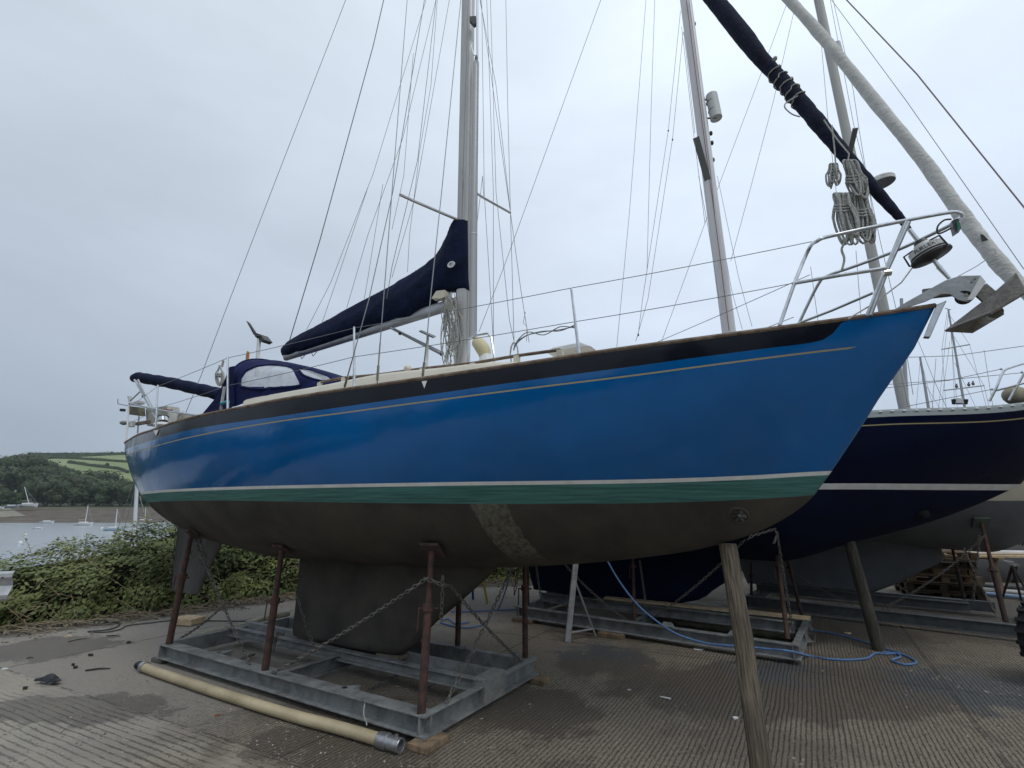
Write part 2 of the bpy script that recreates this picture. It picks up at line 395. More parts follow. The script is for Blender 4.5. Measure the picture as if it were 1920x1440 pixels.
# green band: streaky verdigris antifouling
greenp = mat('green_antifoul', (.080, .235, .215), .7, 0, 0, 5, .2, 30, color2=(.030, .115, .105), stretch=(.45, .45, 13), detail=8)
def antifoul():
    m = mat('brown_antifoul', (.076, .069, .056), .82, 0, 0, 2.2, .12, 60, color2=(.042, .038, .035), detail=11, spec=.3)
    t = m.node_tree; b = t.nodes['Principled BSDF']; old = b.inputs['Base Color'].links[0].from_socket
    geo = N(t, 'ShaderNodeNewGeometry')
    # scraped patch abaft the forefoot: a slanting strip where the paint has flaked
    c = F1.P(905, 975, .95)
    sub = N(t, 'ShaderNodeVectorMath', operation='SUBTRACT'); sub.inputs[1].default_value = c; t.links.new(geo.outputs['Position'], sub.inputs[0])
    d = N(t, 'ShaderNodeVectorMath', operation='DOT_PRODUCT'); d.inputs[1].default_value = (.866, -.5, .10); t.links.new(sub.outputs[0], d.inputs[0])
    ab = N(t, 'ShaderNodeMath', operation='ABSOLUTE'); t.links.new(d.outputs['Value'], ab.inputs[0])
    nz_ = N(t, 'ShaderNodeTexNoise', inp={'Scale': 14.0, 'Detail': 8.0, 'Roughness': .7}); t.links.new(geo.outputs['Position'], nz_.inputs['Vector'])
    sb = N(t, 'ShaderNodeMath', operation='MULTIPLY_ADD', inp={1: .10, 2: -.05}); t.links.new(nz_.outputs['Fac'], sb.inputs[0])
    ad = N(t, 'ShaderNodeMath', operation='ADD'); t.links.new(ab.outputs[0], ad.inputs[0]); t.links.new(sb.outputs[0], ad.inputs[1])
    st = N(t, 'ShaderNodeMapRange', inp={'From Min': .125, 'From Max': .14, 'To Min': 1.0, 'To Max': 0.0}); t.links.new(ad.outputs[0], st.inputs[0])
    sp_ = N(t, 'ShaderNodeSeparateXYZ'); t.links.new(geo.outputs['Position'], sp_.inputs[0])
    zf = N(t, 'ShaderNodeMapRange', inp={'From Min': 1.16, 'From Max': 1.34, 'To Min': 0.0, 'To Max': 1.0}); t.links.new(sp_.outputs['Z'], zf.inputs[0])
    wv = N(t, 'ShaderNodeTexNoise', inp={'Scale': 17.0, 'Detail': 8.0, 'Roughness': .7}); mpp = N(t, 'ShaderNodeMapping', inp={'Scale': (1.5, 1.5, .55)}); t.links.new(geo.outputs['Position'], mpp.inputs[0]); t.links.new(mpp.outputs[0], wv.inputs['Vector'])
    wr = N(t, 'ShaderNodeMapRange', inp={'From Min': .36, 'From Max': .56}); t.links.new(wv.outputs['Fac'], wr.inputs[0])
    m1 = N(t, 'ShaderNodeMath', operation='MULTIPLY'); t.links.new(st.outputs[0], m1.inputs[0]); t.links.new(zf.outputs[0], m1.inputs[1])
    m2 = N(t, 'ShaderNodeMath', operation='MULTIPLY'); t.links.new(m1.outputs[0], m2.inputs[0]); t.links.new(wr.outputs[0], m2.inputs[1])
    sc = N(t, 'ShaderNodeMath', operation='MULTIPLY', inp={1: .85}); t.links.new(m2.outputs[0], sc.inputs[0])
    mx = N(t, 'ShaderNodeMix', data_type='RGBA'); t.links.new(sc.outputs[0], mx.inputs[0]); t.links.new(old, mx.inputs[6]); mx.inputs[7].default_value = (.17, .165, .13, 1)
    t.links.new(mx.outputs[2], b.inputs['Base Color'])
    return m
brownp = antifoul()
Y1 = thing('sailing_yacht', G(740, 1240), 'bright blue sailing yacht with black band and brown underwater hull, propped ashore in the foreground', 'yacht')
hull1, breadth1 = make_hull(F1, L1, b1, zsheer1, zc1, [bandz, gtop, gbot, boott, bootb, green], [(blackp, False), (bluep, False), (goldp, False), (bluep, True), (whitep, False), (greenp, False), (brownp, True)], Y1)
# keel (fin) from the photographed outline on the centre plane
def kz(z, px_lead, px_trail): pass
kb = [F1.hit(x, y) for x, y in [(549, 1191), (601, 1203), (691, 1223), (745, 1231)]]
kl = [F1.hit(x, y) for x, y in [(933, 1066), (900, 1096), (857, 1134), (812, 1173), (785, 1205), (765, 1222), (745, 1231)]]
kt = [F1.hit(x, y) for x, y in [(564, 1046), (558, 1110), (549, 1191)]]
zb = sum(z for s, z in kb)/len(kb); print('keel bottom', kb, 'lead', kl, 'trail', kt)
lead = interp([(z, s) for s, z in kl]); trail = interp([(z, s) for s, z in kt])
prof = []
for i in range(22):
    t = i/21; z = 1.30+(zb-1.30)*t; 
    hw = .115+.10*max(0, 1-(1.30-z)/.22)**2
    prof.append((z, lead(z)-.25*max(0, z-1.12), trail(z)+.3*max(0, z-1.12), hw))
prof[-1] = (zb+.004, prof[-1][1]+.05, prof[-1][2]-.02, .06)
keel_foil(F1, prof, .11, brownp, Y1, 'keel')
# skeg and rudder
rp = [F1.hit(x, y) for x, y in [(337, 960), (322, 1108), (372, 1112), (420, 1010)]]; print('rudder', rp)
sa = [(z, s) for s, z in (rp[0], rp[1])]; la = [(z, s) for s, z in (rp[3], rp[2])]
ra, rl = interp(sa), interp(la); zr = (rp[1][1]+rp[2][1])/2; mb = MB(); prof = []
for i in range(10):
    z = 1.62+(zr-1.62)*i/9; prof.append((z, rl(z)-(z-zr)*.0, ra(z), .045+.02*(1-i/9)))
rudm = mat('rudder_grey', (.075, .072, .066), .75, 0, .25, 6, .2, 30, stretch=(1, 1, .2))
rud = keel_foil(F1, prof, .05, rudm, Y1, 'rudder')
for k in range(3):
    pts = [F1.W(ra(z)-.06-.05*k, .056+.004*k, z) for z in (zr+.02, 1.0, 1.45)]
    MB().tube(pts, .004, 5).build('rudder_rib', rudm, rud)
# bow thruster
ct = F1.curve(1385, 966, lambda s: breadth1(s, 1.6)); bt = breadth1(ct[0], ct[1]); 
cth = F1.hit(1385, 966, bt); print('thruster', ct, bt)
bt = breadth1(cth[0], cth[1]); cth = F1.hit(1385, 966, bt); bt = breadth1(cth[0], cth[1]); cth = F1.hit(1385, 966, bt)
c = F1.W(cth[0], bt, cth[1]); e1 = .02
ds = (F1.W(cth[0]+e1, breadth1(cth[0]+e1, cth[1]), cth[1])-c).normalized(); dz = (F1.W(cth[0], breadth1(cth[0], cth[1]+e1), cth[1]+e1)-c).normalized()
nb = ds.cross(dz).normalized(); nb = nb if nb.y < 0 else -nb
th = MB()
def ringpts(r, o): return [c+nb*o+ds*(math.cos(a)*r)+dz*(math.sin(a)*r) for a in [2*math.pi*k/24 for k in range(24)]]
th.grid([ringpts(.073, -.01), ringpts(.073, .006), ringpts(.060, .010), ringpts(.056, .004), ringpts(.056, -.002)], 0, closed=True); th.f.append(tuple(len(th.v)-24+k for k in range(24))); th.m.append(1)
tho = th.build('bow_thruster', [brownp, mat('tunnel_dark', (.004, .004, .004), .9)], Y1)
pr = MB(); pr.ball(c+nb*.008, .014, 8, 5)
for k in range(6):
    a = k*math.pi/3; d1 = ds*math.cos(a)+dz*math.sin(a); d2 = ds*-math.sin(a)+dz*math.cos(a)
    pr.plate([c+nb*.004+d1*.012-d2*.004, c+nb*.002+d1*.040-d2*.014, c+nb*.006+d1*.052, c+nb*.012+d1*.048+d2*.012, c+nb*.012+d1*.014+d2*.006], nb, .003)
pr.build('propeller', mat('dull_bronze', (.10, .10, .095), .6, .3), tho)
MB().ball(F1.P(323, 849, .62), (.03, .03, .04)).build('skin_fitting', mat('dull_bronze', (.1, .1, .1)), Y1)

# toe rail
for sd in (1, -1):
    pts = [F1.W(s, sd*max(0, b1(s)-.004), zsheer1(s)+.009) for s in [L1*(i/90)**1.2 for i in range(91)]]
    MB().tube(pts, .013, 6, ry=.016).build('toe_rail', teak, Y1)
def rail(px, py, ins=.05): s, z = F1.curve(px, py, lambda s: b1(s)-ins); return F1.W(s, b1(s)-ins, z)
# deck, coachroof
croof = interp([F1.hit(x, y, .80) for x, y in [(440, 757), (492, 745), (600, 726), (700, 706), (860, 688), (1000, 668)]])
s0c, s1c = F1.hit(1135, 650, .55)[0], F1.hit(470, 745, .8)[0]
def croofs(nu=30):
    rows = []
    for i in range(nu+1):
        s = s0c+(s1c-s0c)*i/nu; hb = min(.86, b1(s)-.30)*(1-.25*max(0, 1-i/6)); zt = croof(s)*1; zd = zsheer1(s)-.03
        k = min(1, i/5+.15)
        zt = zd+(zt-zd)*k
        rows.append([F1.W(s, b, z) for b, z in [(hb+.05, zd-.05), (hb+.015, zt-.03), (hb-.02, zt), (hb*.6, zt+.035*k), (0, zt+.055*k), (-hb*.6, zt+.035*k), (-hb+.02, zt), (-hb-.015, zt-.03), (-hb-.05, zd-.05)]])
    return rows
MB().grid(croofs()).build('coachroof', cream, Y1, angle=60)
# handrails on the coachroof
for sd in (.66, -.66):
    pts = [F1.P(x, y, .66) for x, y in [(600, 717), (645, 708), (705, 703), (792, 691), (887, 681), (969, 667), (1050, 656)]]
    if sd < 0: pts = [p-Vector((F1.n.x, F1.n.y, 0))*1.32 for p in pts]
    mb = MB().tube(pts, .014, 6)
    hr = mb.build('handrail', teak, Y1)
    for p in pts[::1]: MB().box(p-Vector((0, 0, .03)), (.05, .03, .06), Matrix.Rotation(R(-30), 3, 'Z')).build('handrail_foot', cream, hr)
# foredeck hatch and fender-like vents
h0 = F1.P(1085, 655, .2); mb = MB()
mb.plate([F1.P(x, y, .1) for x, y in [(1046, 675), (1058, 665), (1108, 656), (1128, 664)]], (F1.n.x, F1.n.y, 0), .5)
mb.build('foredeck_hatch', white, Y1, smooth=False, bevel=.01)

# ================================================================== RIGGING OF THE BLUE YACHT
c0 = lambda x, y: F1.P(x, y, 0)
mast_top, mast_foot = F1.P(884, -330, 0), F1.P(867, 684, 0)
def rectprof(w, h, k=10): return [(w/2*math.copysign(abs(math.cos(a))**.7, math.cos(a)), h/2*math.copysign(abs(math.sin(a))**.7, math.sin(a))) for a in [2*math.pi*i/20 for i in range(20)]]
ms = MB().prof(rectprof(.115, .17), mast_foot, mast_top, up=F1.W(1, 0, 0)-F1.W(0, 0, 0)).build('mast', alu, Y1, angle=60)
trk = MB().prof([(-.012, -.008), (.012, -.008), (.012, .008), (-.012, .008)], mast_foot+F1.W(.092, 0, 0)-F1.W(0, 0, 0), mast_top+F1.W(.092, 0, 0)-F1.W(0, 0, 0), up=F1.W(1, 0, 0)-F1.W(0, 0, 0)).build('luff_track', mat('dark_groove', (.12, .12, .12), .6), ms)
fwd = F1.W(-1, 0, 0)-F1.W(0, 0, 0); stb = F1.W(0, 1, 0)-F1.W(0, 0, 0)
pole = [F1.P(893, 118, .06), F1.P(890, 300, .06), F1.P(888, 440, .06), F1.P(887, 632, .06)]
po = MB().tube([pole[0]+Vector((0, 0, .02)), pole[0], pole[2]], [.03, .036, .037], 12).tube([pole[2], pole[3]], .041, 12).build('spinnaker_pole', mat('pole_white', (.40, .40, .40), .4, .2), Y1, angle=60)
MB().tube([F1.P(893, 104, .06), F1.P(893, 118, .06)], [.012, .03], 8).build('pole_end', black, po)
MB().tube([pole[2]+Vector((0, 0, .004)), pole[2]-Vector((0, 0, .004))], .044, 12).build('collar', steel, po)
mb = MB(); p = F1.P(888, 40, .09); mb.plate([p+Vector((-.05, 0, .05)), p+Vector((.03, 0, .06)), p+Vector((.04, 0, -.05)), p+Vector((.01, 0, -.08)), p+Vector((-.05, 0, .0))], (0, 1, 0), .05).build('deck_light', black, ms)
MB().tube([F1.P(885, 80, .08), F1.P(884, 88, .08), F1.P(889, 104, .09)], .008, 6).build('mast_fitting', steel, ms)
# halyards close to the mast
for a in [[(878, 0), (868, 330), (866, 412)], [(893, 0), (894, 115)], [(896, 0), (896, 200), (893, 620)], [(867, 320), (869, 345), (866, 400)]]:
    wire('halyard', [F1.P(x, y, .09) for x, y in a], .004, wirem, Y1)
# spreaders
def W1(nm, pts, b=0, r=.0035, m=wirem):
    bb = b if isinstance(b, (list, tuple)) else [b]*len(pts)
    return wire(nm, [F1.P(x, y, q) for (x, y), q in zip(pts, bb)], r, m, Y1)
W1('spreader', [(858, 412), (776, 377), (750, 365)], [.06, .65, .85], .016, alu)
W1('spreader', [(893, 362), (907, 371), (957, 399)], [-.06, -.3, -.85], .016, alu)
# shrouds (starboard)
sh = [('shroud', [(799, -20), (737, 358), (692, 560), (660, 676)], [.1, .7, 1.2, 1.33], [645, 730], .0045),
      ('shroud', [(765, -20), (735, 360), (722, 525), (713, 640)], [.1, .85, 1.2, 1.33], [707, 721], .0045),
      ('shroud', [(866, -20), (828, 360), (807, 560), (800, 640)], [.1, .7, 1.1, 1.25], [792, 711], .0045)]
for nm, px, bb, end, r in sh:
    e_ = rail(end[0], end[1], .06); P = [F1.P(x, y, b) for (x, y), b in zip(px, bb)]+[e_]
    o = wire(nm, P, r, wirem, Y1)
    q = P[-2]; d_ = (q-e_)
    MB().tube([e_, e_+d_*.10], .005, 6).tube([e_+d_*.1, e_+d_*.45], .011, 6).tube([e_+d_*.45, e_+d_*.95], .006, 6).build('turnbuckle', steel, o)
for px, bb in [([(820, -20), (783, 300), (735, 500), (725, 560)], .35), ([(907, 371), (905, 330), (893, 430)], -.3), ]:
    W1('lower_shroud', px, bb if px[0][0] != 907 else -.3, .0035)
# port shrouds
for px in [[(898, -20), (957, 398), (976, 540), (992, 642)], [(896, -20), (930, 160), (957, 398)], [(912, -20), (925, 360), (925, 690)], [(948, -20), (952, 200), (957, 398)], [(903, -20), (908, 362), (925, 640)], [(919, -20), (930, 360), (955, 600), (964, 640)], [(957, 398), (960, 500), (964, 650)]]:
    W1('port_shroud', px, -1.0, .004)
W1('flag_halyard', [(1130, -10), (996, 360), (945, 500), (898, 622)], -.3, .003)
# stays on the centre line
W1('backstay', [(656, -20), (520, 330), (420, 590), (378, 702), (348, 775)], 0, .0045)
W1('topping_lift', [(724, -20), (700, 85), (600, 450), (541, 645)], 0, .007)
lz = [[(805, -20), (700, 325), (620, 530), (575, 618)], [(822, -20), (755, 260), (690, 440), (650, 578)], [(846, -20), (776, 377), (735, 520)], [(692, 345), (640, 500), (603, 608)], [(718, 345), (690, 520), (683, 560)], [(785, 300), (768, 440), (764, 510)], [(775, 100), (757, 330), (735, 430)], [(820, 0), (808, 160), (784, 300)]]
for px in lz: W1('lazy_jack', px, .12, .003)
# boom, sail cover
bm_ = MB().prof(rectprof(.085, .13), F1.P(536, 668, 0), F1.P(862, 566, 0)).build('boom', alud, Y1, angle=60)
MB().tube([F1.P(540, 668, 0), F1.P(533, 660, 0), F1.P(541, 650, 0)], .012, 6).build('boom_end', steel, bm_)
for x, y in [(567, 663), (588, 658)]:
    p = F1.P(x, y, .0); MB().tube([p+Vector((0, 0, .07)), p+stb*.05, p-Vector((0, 0, .075)), p-stb*.05, p+Vector((0, 0, .07))], .006, 6).build('boom_strap', wirem, bm_)
cov = [((531, 651), (533, 669), .05), ((540, 641), (545, 668), .075), ((565, 626), (575, 659), .09), ((602, 607), (612, 647), .10), ((650, 581), (658, 632), .11), ((700, 555), (705, 614), .12), ((740, 533), (745, 600), .13), ((775, 512), (772, 596), .135), ((800, 496), (800, 576), .135), ((818, 481), (818, 562), .135), ((832, 461), (830, 548), .13), ((845, 434), (843, 547), .125), ((852, 418), (852, 547), .12), ((858, 411), (862, 547), .115), ((872, 413), (872, 547), .11), ((881, 415), (881, 546), .10)]
rows = []; rnd = random.Random(3)
CI = []
for i in range(len(cov)-1):
    k = 8
    for j in range(k):
        t = j/k; a, b = cov[i], cov[i+1]; CI.append(((a[0][0]*(1-t)+b[0][0]*t, a[0][1]*(1-t)+b[0][1]*t), (a[1][0]*(1-t)+b[1][0]*t, a[1][1]*(1-t)+b[1][1]*t), a[2]*(1-t)+b[2]*t))
CI.append(cov[-1])
for i, (tp, bt_, hw) in enumerate(CI):
    T, B = F1.P(*tp, 0), F1.P(*bt_, 0); m_ = 40; r = []
    for k in range(m_):
        a = 2*math.pi*k/m_; v = math.cos(a); h = (1-v)/2   # 0 top .. 1 bottom
        pk = min(1, max(0, (i-84)/20)); wd = hw*((.42+.58*min(1, h*1.9))*(1-pk)+pk)*abs(math.sin(a))**.55*math.copysign(1, math.sin(a)) if abs(math.sin(a)) > 1e-6 else 0
        p = T.lerp(B, h)
        f = noise.noise(Vector((p.x*4+p.z*2.5, p.z*7-p.x*5, k*.12)))*.016+noise.noise(Vector((p.x*16, p.z*5, p.x*6)))*.007
        r.append(p+stb*(wd*(1+0)+f*math.copysign(1, math.sin(a))))
    rows.append(r)
mb = MB().grid(rows, 0, closed=True); n_ = 40
mb.f += [tuple(range(n_)), tuple(len(mb.v)-n_+k for k in range(n_))]; mb.m += [0, 0]
sc_ = mb.build('sail_cover', navyc, Y1, angle=70)
for i_ in (10, 26, 42, 58, 72, 88, 104):
    MB().tube([p_+(p_-sum(rows[i_], Vector())/40).normalized()*.002 for p_ in rows[i_]]+[rows[i_][0]], .0035, 5, cap=False).build('seam', navyd, sc_)
# oval badge
p = F1.P(846, 496, .155); M_ = MB()
el = lambda rx, rz, o: [p+stb*o+fwd*(rx*math.cos(a))+Vector((0, 0, rz*math.sin(a))) for a in [2*math.pi*k/24 for k in range(24)]]
M_.plate(el(.050, .037, 0), stb, .012); bd = M_.build('badge', mat('badge_white', (.6, .62, .62), .6), sc_)
M_ = MB(); M_.tube([q+stb*.008 for q in [p+fwd*(.020*math.cos(a))+Vector((0, 0, .016*math.sin(a))) for a in [math.pi*k/8*1.2-.2 for k in range(9)]]], .003, 5)
M_.tube([p+stb*.008+fwd*.010-Vector((0, 0, .014)), p+stb*.008-fwd*.012+Vector((0, 0, .014))], .003, 5); M_.build('badge_mark', mat('badge_blue', (.03, .07, .2), .6), bd)
# sail foot showing under the cover
MB().plate([F1.P(x, y, .05) for x, y in [(813, 562), (822, 548), (838, 546), (845, 556), (830, 562)]], stb, .08).build('sail_tack', cream, sc_)
# vang strut, solar lamp pole
vg = MB().tube([F1.P(733, 615, .03), F1.P(829, 665, .03)], .014, 8).tube([F1.P(738, 615, .05), F1.P(832, 662, .05)], .008, 6).build('boom_vang', alud, Y1)
for x, y in [(750, 625), (828, 664)]: MB().ball(F1.P(x, y, .04), (.022, .022, .022), 8, 6).build('block', black, vg)
rl_ = MB().plate([F1.P(786, 621, .3), F1.P(791, 620, -.05), F1.P(817, 631, -.05), F1.P(812, 633, .3)], (0, 0, 1), .015).build('solar_lamp', mat('solar_dark', (.04, .045, .05), .4), Y1, smooth=False)
MB().tube([F1.P(802, 627, .2), F1.P(800, 695, .2)], .014, 8).build('lamp_pole', white, rl_)
# winch and rope nest at the mast foot
wn = MB().tube([F1.P(846, 574, .07), F1.P(843, 574, .16)], [.03, .045], 12).build('mast_winch', steel, ms)
rn = random.Random(11)
for k in range(17):
    x0, y0 = 838+rn.uniform(-2, 22), 556+rn.uniform(0, 30); pts = []
    h_ = rn.uniform(60, 125); wd = rn.uniform(5, 9); b_ = .09+rn.random()*.06
    for i in range(22):
        a = 2*math.pi*i/21; pts.append(F1.P(x0+wd*math.sin(a)+3*math.sin(a*3+k), y0+h_/2*(1-math.cos(a)), b_))
    MB().tube(pts, .0055, 5).build('rope_loop', rope, ms)
for k in range(8):
    x0 = 834+k*4; pts = [F1.P(x0+3*math.sin(i*.9+k), 548+i*12, .1+.02*math.sin(i)) for i in range(12)]; MB().tube(pts, .0045, 5).build('fall', rope, ms)
# mast pulpit hoop, dorade vent
W1('mast_hoop', [(876, 690), (880, 636), (886, 630), (914, 625), (921, 632), (929, 684)], .25, .011, steel)
dv_ = arc_pts([F1.P(911, 675, .45), F1.P(908, 660, .45), F1.P(901, 648, .45), F1.P(893, 640, .43)], 4)
vt = MB().tube(dv_, [.045+.022*math.sin(i/len(dv_)*math.pi) if i < len(dv_)-1 else .02 for i in range(len(dv_))], 12).build('cowl_vent', mat('ivory_vent', (.55, .50, .30), .5), Y1)
MB().tube([F1.P(912, 688, .45), F1.P(911, 666, .45)], [.075, .055], 10).build('vent_base', white, vt)
MB().ball(F1.P(764, 691, .75), (.035, .035, .035), 10, 6).tube([F1.P(764, 700, .75), F1.P(764, 691, .75)], .02, 8).build('deck_vent', cream, Y1)
rn = random.Random(5)
for k in range(6):
    pts = [F1.P(964+7*math.sin(a)+rn.uniform(-1, 1), 668+22*math.cos(a)-4, .5) for a in [2*math.pi*i/14 for i in range(15)]]
    MB().tube(pts, .004, 5).build('rope_loop', rope, Y1)
for k in range(3):
    pts = [F1.P(x, y+k*3*math.sin(x*.09+k*2), .85) for x, y in [(1078, 612), (1050, 618), (1020, 622), (990, 628), (970, 640), (963, 655)]]
    MB().tube(arc_pts(pts, 4), .004, 5).build('tied_line', wirem, Y1)
W1('hanging_line', [(985, 585), (981, 605), (988, 612), (987, 640)], -.9, .004, rope)
# stanchions and lifelines
St = [((1071, 540), (1086, 665)), ((664, 613), (664, 728)), ((427, 669), (427, 770)), ((296, 722), (292, 804))]
tops = []
for (a, b) in St:
    s, z = F1.curve(b[0], b[1], lambda s: b1(s)-.05); bo = b1(s)-.05; base_ = F1.W(s, bo, z)
    tp = F1.P(a[0], a[1], bo); MB().tube([base_, tp], [.012, .009], 8).build('stanchion', steel, Y1); tops.append(tp)
def R2(x, y): return rail(x, y, .06)
up = [R2(1522, 453), R2(1071, 540), R2(664, 615), R2(427, 671), R2(296, 724), R2(243, 762)]
lo_ = [R2(1487, 531), R2(1079, 603), R2(664, 669), R2(427, 723), R2(296, 765), R2(240, 795)]
for ln in (up, lo_):
    pts = []
    for i in range(len(ln)-1): pts += sag(ln[i], ln[i+1], .008, 6)[:-1]
    MB().tube(pts+[ln[-1]], .003, 5).build('lifeline', wirem, Y1)
    MB().tube([p-Vector((F1.n.x, F1.n.y, 0))*2*(max(.1, (Vector((p.x, p.y))-F1.o).dot(F1.n))) for p in pts], .003, 5).build('lifeline', wirem, Y1)
# port stanchions
for tp, (a, b) in zip(tops, St):
    k = Vector((F1.n.x, F1.n.y, 0))*2*((Vector((tp.x, tp.y))-F1.o).dot(F1.n)); s = (Vector((tp.x, tp.y))-F1.o).dot(F1.a)
    MB().tube([tp-k, Vector((tp.x-k.x, tp.y-k.y, zsheer1(s)))], [.009, .012], 8).build('stanchion', steel, Y1)
# pulpit
def pp(x, y, b): return F1.P(x, y, b)
pul = thing  # placeholder name kept out of the scene
tubes = [
 arc_pts([rail(1462, 610, .07), rail(1490, 530, .07), rail(1516, 468, .07), pp(1532, 452, .60), pp(1560, 442, .56), pp(1680, 417, .36), pp(1775, 399, .16), pp(1798, 399, .08), pp(1804, 405, .0), pp(1795, 412, -.10), pp(1770, 428, -.2), pp(1680, 470, -.38), pp(1600, 500, -.50), pp(1552, 517, -.56), pp(1533, 535, -.60), pp(1498, 606, -.66)], 5),
 [rail(1490, 531, .07), pp(1575, 516, .55), pp(1661, 503, .40)],
 [pp(1699, 415, .33), pp(1662, 503, .33), pp(1626, 592, .30)], [pp(1704, 416, .33), pp(1665, 503, .33), pp(1632, 591, .30)],
 [pp(1495, 607, -.55), pp(1560, 582, -.5), pp(1637, 549, -.3)]]
pu = None
for i, tb in enumerate(tubes):
    o = MB().tube(tb, .0125 if i != 4 else .011, 9).build('pulpit' if i == 0 else 'pulpit_bar', steel, Y1 if i == 0 else pu)
    if i == 0: pu = o
MB().tube([pp(1656, 512, .34), pp(1670, 511, .33)], .022, 8).build('pulpit_clamp', steel, pu)
nl = MB().plate([pp(x, y, .03) for x, y in [(1782, 418), (1794, 413), (1800, 432), (1788, 440)]], stb, .06).build('navigation_light', mat('light_body', (.05, .055, .055), .4), pu)
MB().plate([pp(x, y, .065) for x, y in [(1793, 416), (1799, 419), (1800, 430), (1795, 433)]], stb, .02).build('green_lens', mat('green_lens', (.0, .16, .10), .2), nl)
MB().tube(arc_pts([pp(1783, 428, .03), pp(1760, 438, .03), pp(1758, 425, .03), pp(1770, 413, .03), pp(1784, 411, .03)], 5), .006, 6).build('light_cable', black, pu)
# furled headsail with navy cover, drum
FP = [(1318, -26, 14.5), (1340, 0, 14.5), (1372, 40, 15.5), (1400, 75, 15.8), (1425, 108, 13.5), (1450, 135, 12.6), (1478, 165, 13), (1505, 196, 13.2), (1535, 232, 13.6), (1560, 262, 12.5), (1590, 298, 11.6), (1625, 338, 10.5), (1655, 372, 9.5), (1680, 400, 7.8), (1693, 415, 6.5), (1702, 428, 5)]
pts = []; rr = []
for i in range(len(FP)-1):
    k = 9
    for j in range(k):
        t = j/k; x = FP[i][0]*(1-t)+FP[i+1][0]*t; y = FP[i][1]*(1-t)+FP[i+1][1]*t; h = FP[i][2]*(1-t)+FP[i+1][2]*t
        p = F1.P(x, y, 0); pts.append(p); cz = (p.y*CP+(p.z-EYE)*SP)
        idx = i*k+j; wrap = 1+.05*noise.noise(Vector((idx*.35, 0, 0)))+(.035 if (idx % 7) < 4 and idx > 45 else -.015)
        rr.append(h*cz/FPX*.99*wrap)
pts.append(F1.P(1703, 430, 0)); rr.append(.02)
fj = MB().tube(pts, rr, 18).build('furled_headsail', navyd, Y1, angle=80)
MB().tube([F1.P(1697, 420, 0), F1.P(1722, 452, 0)], .014, 8).build('furler_foil', steel, fj)
axd = (F1.P(1697, 420, 0)-F1.P(1770, 515, 0)).normalized(); dc = F1.P(1739, 472, 0)
def ring_stack(mb, c, ax, st, n=28, mi=0):
    mb.tube([c+ax*o for o, r in st], [r for o, r in st], n, mi); return mb
dr = ring_stack(MB(), dc, axd, [(.070, .028), (.065, .05), (.035, .055), (.03, .100), (-.028, .106), (-.032, .09)]).build('furler_drum', mat('drum_white', (.66, .67, .65), .4), fj, angle=30)
ring_stack(MB(), dc, axd, [(-.032, .085), (-.035, .118), (-.050, .118), (-.054, .06), (-.07, .02)]).build('drum_base', black, dr, angle=30)
ring_stack(MB(), dc, axd, [(.10, .018), (.095, .034), (.062, .046)]).build('drum_cap', black, dr, angle=30)
ring_stack(MB(), dc, axd, [(-.012, .1065), (-.016, .1075), (-.020, .1075), (-.024, .1065)]).build('drum_stripe', black, dr, angle=30)
mb = MB()
for a in range(3):
    s1 = axd.cross(Vector((0, 0, 1))).normalized(); s2 = s1.cross(axd); d_ = s1*math.cos(a*2.1+.5)+s2*math.sin(a*2.1+.5)
    mb.tube([dc+axd*.05+d_*.06, dc+axd*.035+d_*.125, dc-axd*.045+d_*.13, dc-axd*.05+d_*.1], .006, 6)
mb.build('drum_guard', black, dr)
MB().tube([dc-axd*.05, F1.P(1760, 500, 0)], .013, 8).tube([F1.P(1760, 500, 0), F1.P(1780, 522, 0)], [.016, .011], 8).build('forestay_toggle', steel, fj)
viewd = (Vector((0, 0, EYE))-dc); sx = (axd.cross(viewd)).normalized(); vz = sx.cross(axd).normalized()
vz = vz if vz.dot(viewd) > 0 else -vz; sx = axd.cross(vz).normalized()
for k, ch in enumerate('FURLEX'):
    a = R(-29+k*11.5); nrm = vz*math.cos(a)+sx*math.sin(a); tx = -vz*math.sin(a)+sx*math.cos(a)
    Mx = Matrix((tx, axd, nrm)).transposed().to_4x4(); Mx.translation = dc+axd*.008+nrm*.1055
    text('lettering', ch, .036, black, dr, Mx, .0006)
wire('furling_line', [F1.P(1710, 503, .08), F1.P(1690, 530, .15), F1.P(1640, 568, .25), F1.P(1590, 598, .4)], .005, rope, Y1)
# wraps of line round the cover
def at_t(x):       # centre and radius near a pixel x on the headsail
    i = min(range(len(pts)), key=lambda i: abs(960+FPX*pts[i].x/(pts[i].y*CP+(pts[i].z-EYE)*SP)-x)); return pts[i], rr[i]
hel = []; x0, x1 = 1447, 1502
for i in range(97):
    t = i/96; p, r_ = at_t(x0+(x1-x0)*t); a = t*5*2*math.pi
    s1 = axd.cross(Vector((0, 0, 1))).normalized(); s2 = s1.cross(axd)
    hel.append(p+(s1*math.cos(a)+s2*math.sin(a))*(r_+.006))
rp_ = MB().tube(hel, .0055, 6).build('lashing', rope, fj)
MB().tube(arc_pts([hel[-14], F1.P(1472, 195, .1), F1.P(1482, 212, .1), F1.P(1500, 219, .08)], 5), .0055, 6).build('lashing_tail', rope, fj)
MB().ball(F1.P(1453, 110, .08), (.02, .02, .02), 8, 6).build('lashing_knot', rope, fj)
